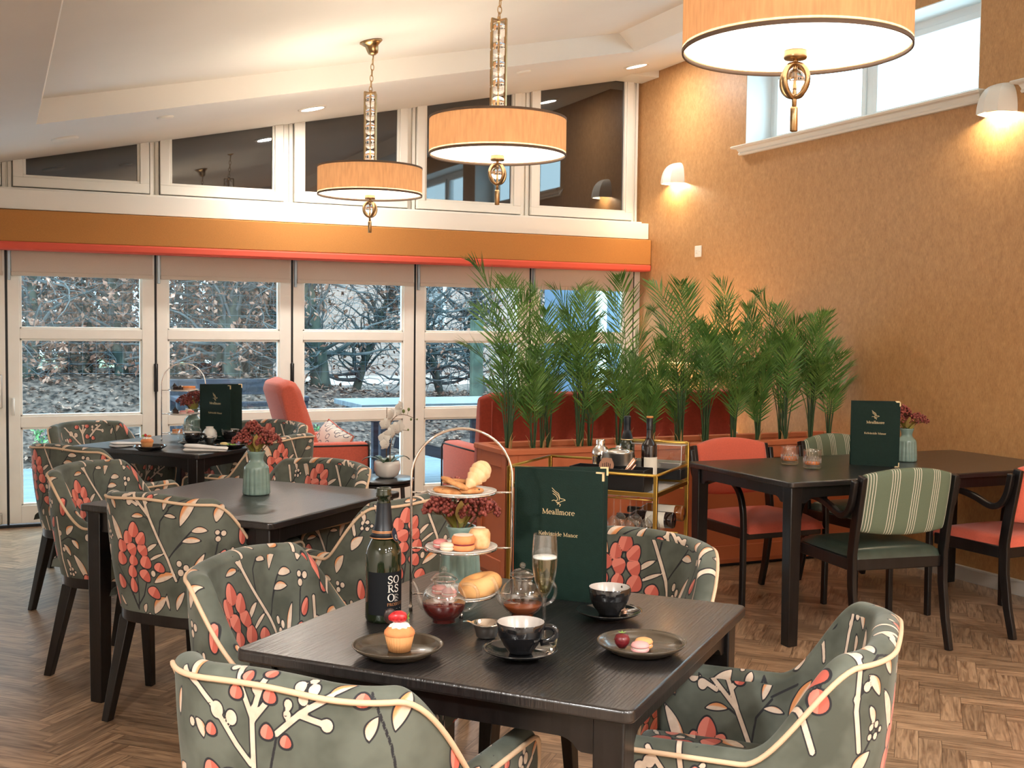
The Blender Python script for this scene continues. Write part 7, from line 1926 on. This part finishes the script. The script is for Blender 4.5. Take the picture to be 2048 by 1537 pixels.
def wine_bottle(nm, label, loc, rot, glassm, foilm, labm, H=.30):
    t = thing(nm, label, 'bottle', loc, 0); t.rotation_euler = rot; b = MB(); b.lathe(bottle_prof(H, .038, .0150, .180, .225) + [(.0150, H - .002), (0, H - .002)], 40); b.build('glass_body', glassm, t)
    b = MB(); b.lathe([(.0158, H - .060), (.0160, H), (.0150, H + .001), (0, H + .001)], 30); b.build('capsule', foilm, t)
    if labm: b = MB(); n = 20; vs = []; [vs.extend([(.0384 * math.cos(a), .0384 * math.sin(a), .04), (.0384 * math.cos(a), .0384 * math.sin(a), .13)]) for a in [-PI / 2 + lerp(-1.3, 1.3, i / n) for i in range(n + 1)]]; b.add(vs, [(2 * i, 2 * i + 2, 2 * i + 3, 2 * i + 1) for i in range(n)], 0, True); b.build('label', labm, t)
    return t
M_redglass = mat('dark_wine_glass', (.012, .006, .006), .06, coat=.7)
wine_bottle('wine_bottle', 'dark red wine bottle with an orange cap standing on the trolley', onT(.210, .115, ZS - .004), (0, 0, TRZ + .9), M_redglass, M_black, M_paper, .318)
b = MB(); b.lathe([(0, .003), (.0165, .003), (.0165, -.006), (0, -.006)], 24, c=onT(.210, .115, ZS + .318)); cp = b.build('bottle_cap', mat('orange_foil', (.62, .28, .08), .4, .4)); wb = [o for o in bpy.data.objects if o.name.startswith('wine_bottle')][0]; cp.parent = wb; cp.matrix_parent_inverse = (Tr(*wb.location) @ wb.rotation_euler.to_matrix().to_4x4()).inverted(); tag(cp, 'orange foil cap')
pz = wine_bottle('sparkling_wine_bottle', 'black foiled sparkling wine bottle behind the ice bucket on the trolley', onT(.085, .150, ZS - .004), (0, 0, TRZ + .9), M_bottle, M_foil, M_label, .305)
b = MB(); b.lathe([(.0155, .300), (.0165, .26), (.020, .228), (.030, .205), (.0295, .204), (.015, .26)], 30); b.lathe([(0, .318), (.0155, .318), (.0175, .310), (.0165, .285), (.0160, .27)], 30); fo_ = b.build('foil_neck', M_foil, pz)
b = MB(); b.lathe([(.0305, .203), (.031, .205), (.030, .207)], 30); b.build('gold_band', M_goldfoil, pz)
k = MB(); lettering(k, 'O', .014, onb(.0388, 0), -.008, .10); lettering(k, 'SORSO', .006, onb(.0388, 0), None, .12); k.build('lettering', M_ltext, pz.children[2])
for k_, (x, y, lb) in enumerate(((.31, -.02, 'dark bottle lying in the trolley rack, base end out'), (.31, .14, 'amber bottle lying at the back of the trolley rack'))):
    wine_bottle('rack_bottle', lb, onT(x + .07, y, .545 if k_ else .535), (0, -PI / 2, TRZ), M_redglass if not k_ else mat('amber_bottle_glass', (.16, .045, .008), .06, coat=.6), M_black, M_paper, .28)
# ice bucket, shaker, caddy, tools
ib = thing('ice_bucket', 'brushed steel ice bucket with a round lid on the trolley', 'ice bucket', onT(.085, .030, ZS - .0045)); b = MB(); b.lathe([(0, .001), (.064, .001), (.068, .004), (.072, .150), (.074, .156), (.072, .158), (.070, .150), (.066, .01), (0, .008)], 48); b.build('bucket', M_alu, ib)
b = MB(); b.lathe([(.070, .156), (.068, .162), (.030, .172), (0, .174)], 48); b.lathe([(0, .186), (.014, .184), (.016, .174), (0, .173)], 24); b.build('lid', M_chrome, ib); b = MB()
for s_ in (-1, 1): b.tube([(s_ * .072, -.02, .12), (s_ * .084, -.02, .12), (s_ * .084, .02, .12), (s_ * .072, .02, .12)], .004)
b.build('handle', M_chrome, ib)
sk = thing('cocktail_shaker', 'polished steel cocktail shaker beside the ice bucket on the trolley', 'shaker', onT(-.012, .040, ZS - .0045)); b = MB(); b.lathe([(0, .001), (.030, .001), (.036, .01), (.0405, .13), (.0405, .138)], 36); b.build('tin', M_chrome, sk); b = MB(); b.lathe([(.0415, .136), (.0415, .146), (.036, .165), (.024, .178), (.0205, .182)], 36); b.build('shoulder', M_chrome, sk); b = MB(); b.lathe([(.0215, .180), (.0215, .205), (.019, .209), (0, .209)], 30); b.build('cap', M_chrome, sk)
bx = thing('bar_caddy', 'black open bar caddy box on the front edge of the trolley', 'box', onT(.115, -.160, ZS - .0045), TRZ); b = MB(); w_, d_, h_, t_ = .36, .13, .105, .004
b.box((0, -d_ / 2, h_ / 2), (w_, t_, h_)); b.box((0, d_ / 2, h_ / 2), (w_, t_, h_)); b.box((-w_ / 2, 0, h_ / 2), (t_, d_, h_)); b.box((w_ / 2, 0, h_ / 2), (t_, d_, h_)); b.box((0, 0, t_ / 2 + .0005), (w_, d_, t_)); b.box((.04, 0, h_ * .45), (t_, d_ - .01, h_ * .9)); b.build('box_shell', M_black, bx, bevel=.0015)
stn = thing('cocktail_strainer', 'copper toned slotted cocktail strainer standing in the bar caddy', 'strainer', onT(.098, -.175, ZS + .107), TRZ); b = MB(); M = Rx(PI / 2 - .25)
vs = [(0, 0, 0)]; R_ = .036
outer = [(R_ * math.cos(2 * PI * k / 40) * (1.0 + (.14 if k in (6, 7, 13, 14) else 0)), R_ * math.sin(2 * PI * k / 40) * (1 + (.10 if k in (6, 7, 13, 14) else 0))) for k in range(40)]
b.prism(outer, -.0008, .0008, M=M); b.strip([(0, -.034, 0), (0, -.075, 0)], .010, .002, up=(0, 0, 1), M=M); b.build('blade', M_copper, stn)
b = MB(); [b.box((-.018 + .009 * k, -.002, 0), (.0032, .034 - .006 * abs(k - 2), .0024), M=M) for k in range(5)]; b.build('slots', M_black, stn)
mj = thing('jigger_tongs', 'copper toned bar tongs leaning out of the caddy to the right', 'tongs', onT(.185, -.165, ZS + .02), TRZ); b = MB(); b.tube([(-.055, -.01, -.005), (.0, -.01, .055), (.050, -.01, .125)], [.004, .008, .011], 14); b.tube([(-.02, -.012, .02), (.030, -.012, .066), (.055, -.012, .10)], [.003, .005, .004], 10); b.build('tool', M_copper, mj)
ac = thing('acrylic_caddy', 'clear acrylic lidded garnish caddy with grey trays at the back of the trolley', 'container', onT(.215, .185, ZS + .095), TRZ)
b = MB(); b.box((.02, 0, -.05), (.26, .12, .05)); b.build('black_base', M_black, ac, bevel=.003); b = MB(); b.box((.02, 0, -.010), (.25, .11, .032)); b.build('grey_tray', M_alu, ac, bevel=.003)
b = MB(); b.quad((-.12, -.06, 0), (.15, -.06, 0), (.15, -.055, .09), (-.12, -.055, .09)); b.quad((-.12, -.055, .09), (.15, -.055, .09), (.15, .06, .085), (-.12, .06, .085)); b.quad((-.12, .06, .085), (.15, .06, .085), (.15, .06, 0), (-.12, .06, 0)); b.quad((-.12, -.06, 0), (-.12, -.055, .09), (-.12, .06, .085), (-.12, .06, 0)); b.quad((.15, -.06, 0), (.15, -.055, .09), (.15, .06, .085), (.15, .06, 0)); b.build('clear_lid', M_clear, ac)
b = MB()
for p in (((-.12, -.06, 0), (-.12, -.055, .09)), ((-.12, -.055, .09), (.15, -.055, .09)), ((.15, -.055, .09), (.15, -.06, 0)), ((.15, -.055, .09), (.15, .06, .085)), ((-.12, .06, .085), (.15, .06, .085))): b.tube(p, .0016, 5)
b.build('lid_edges', M_upvc, ac); bpy.data.objects.remove(ac.children[-1]) if False else None
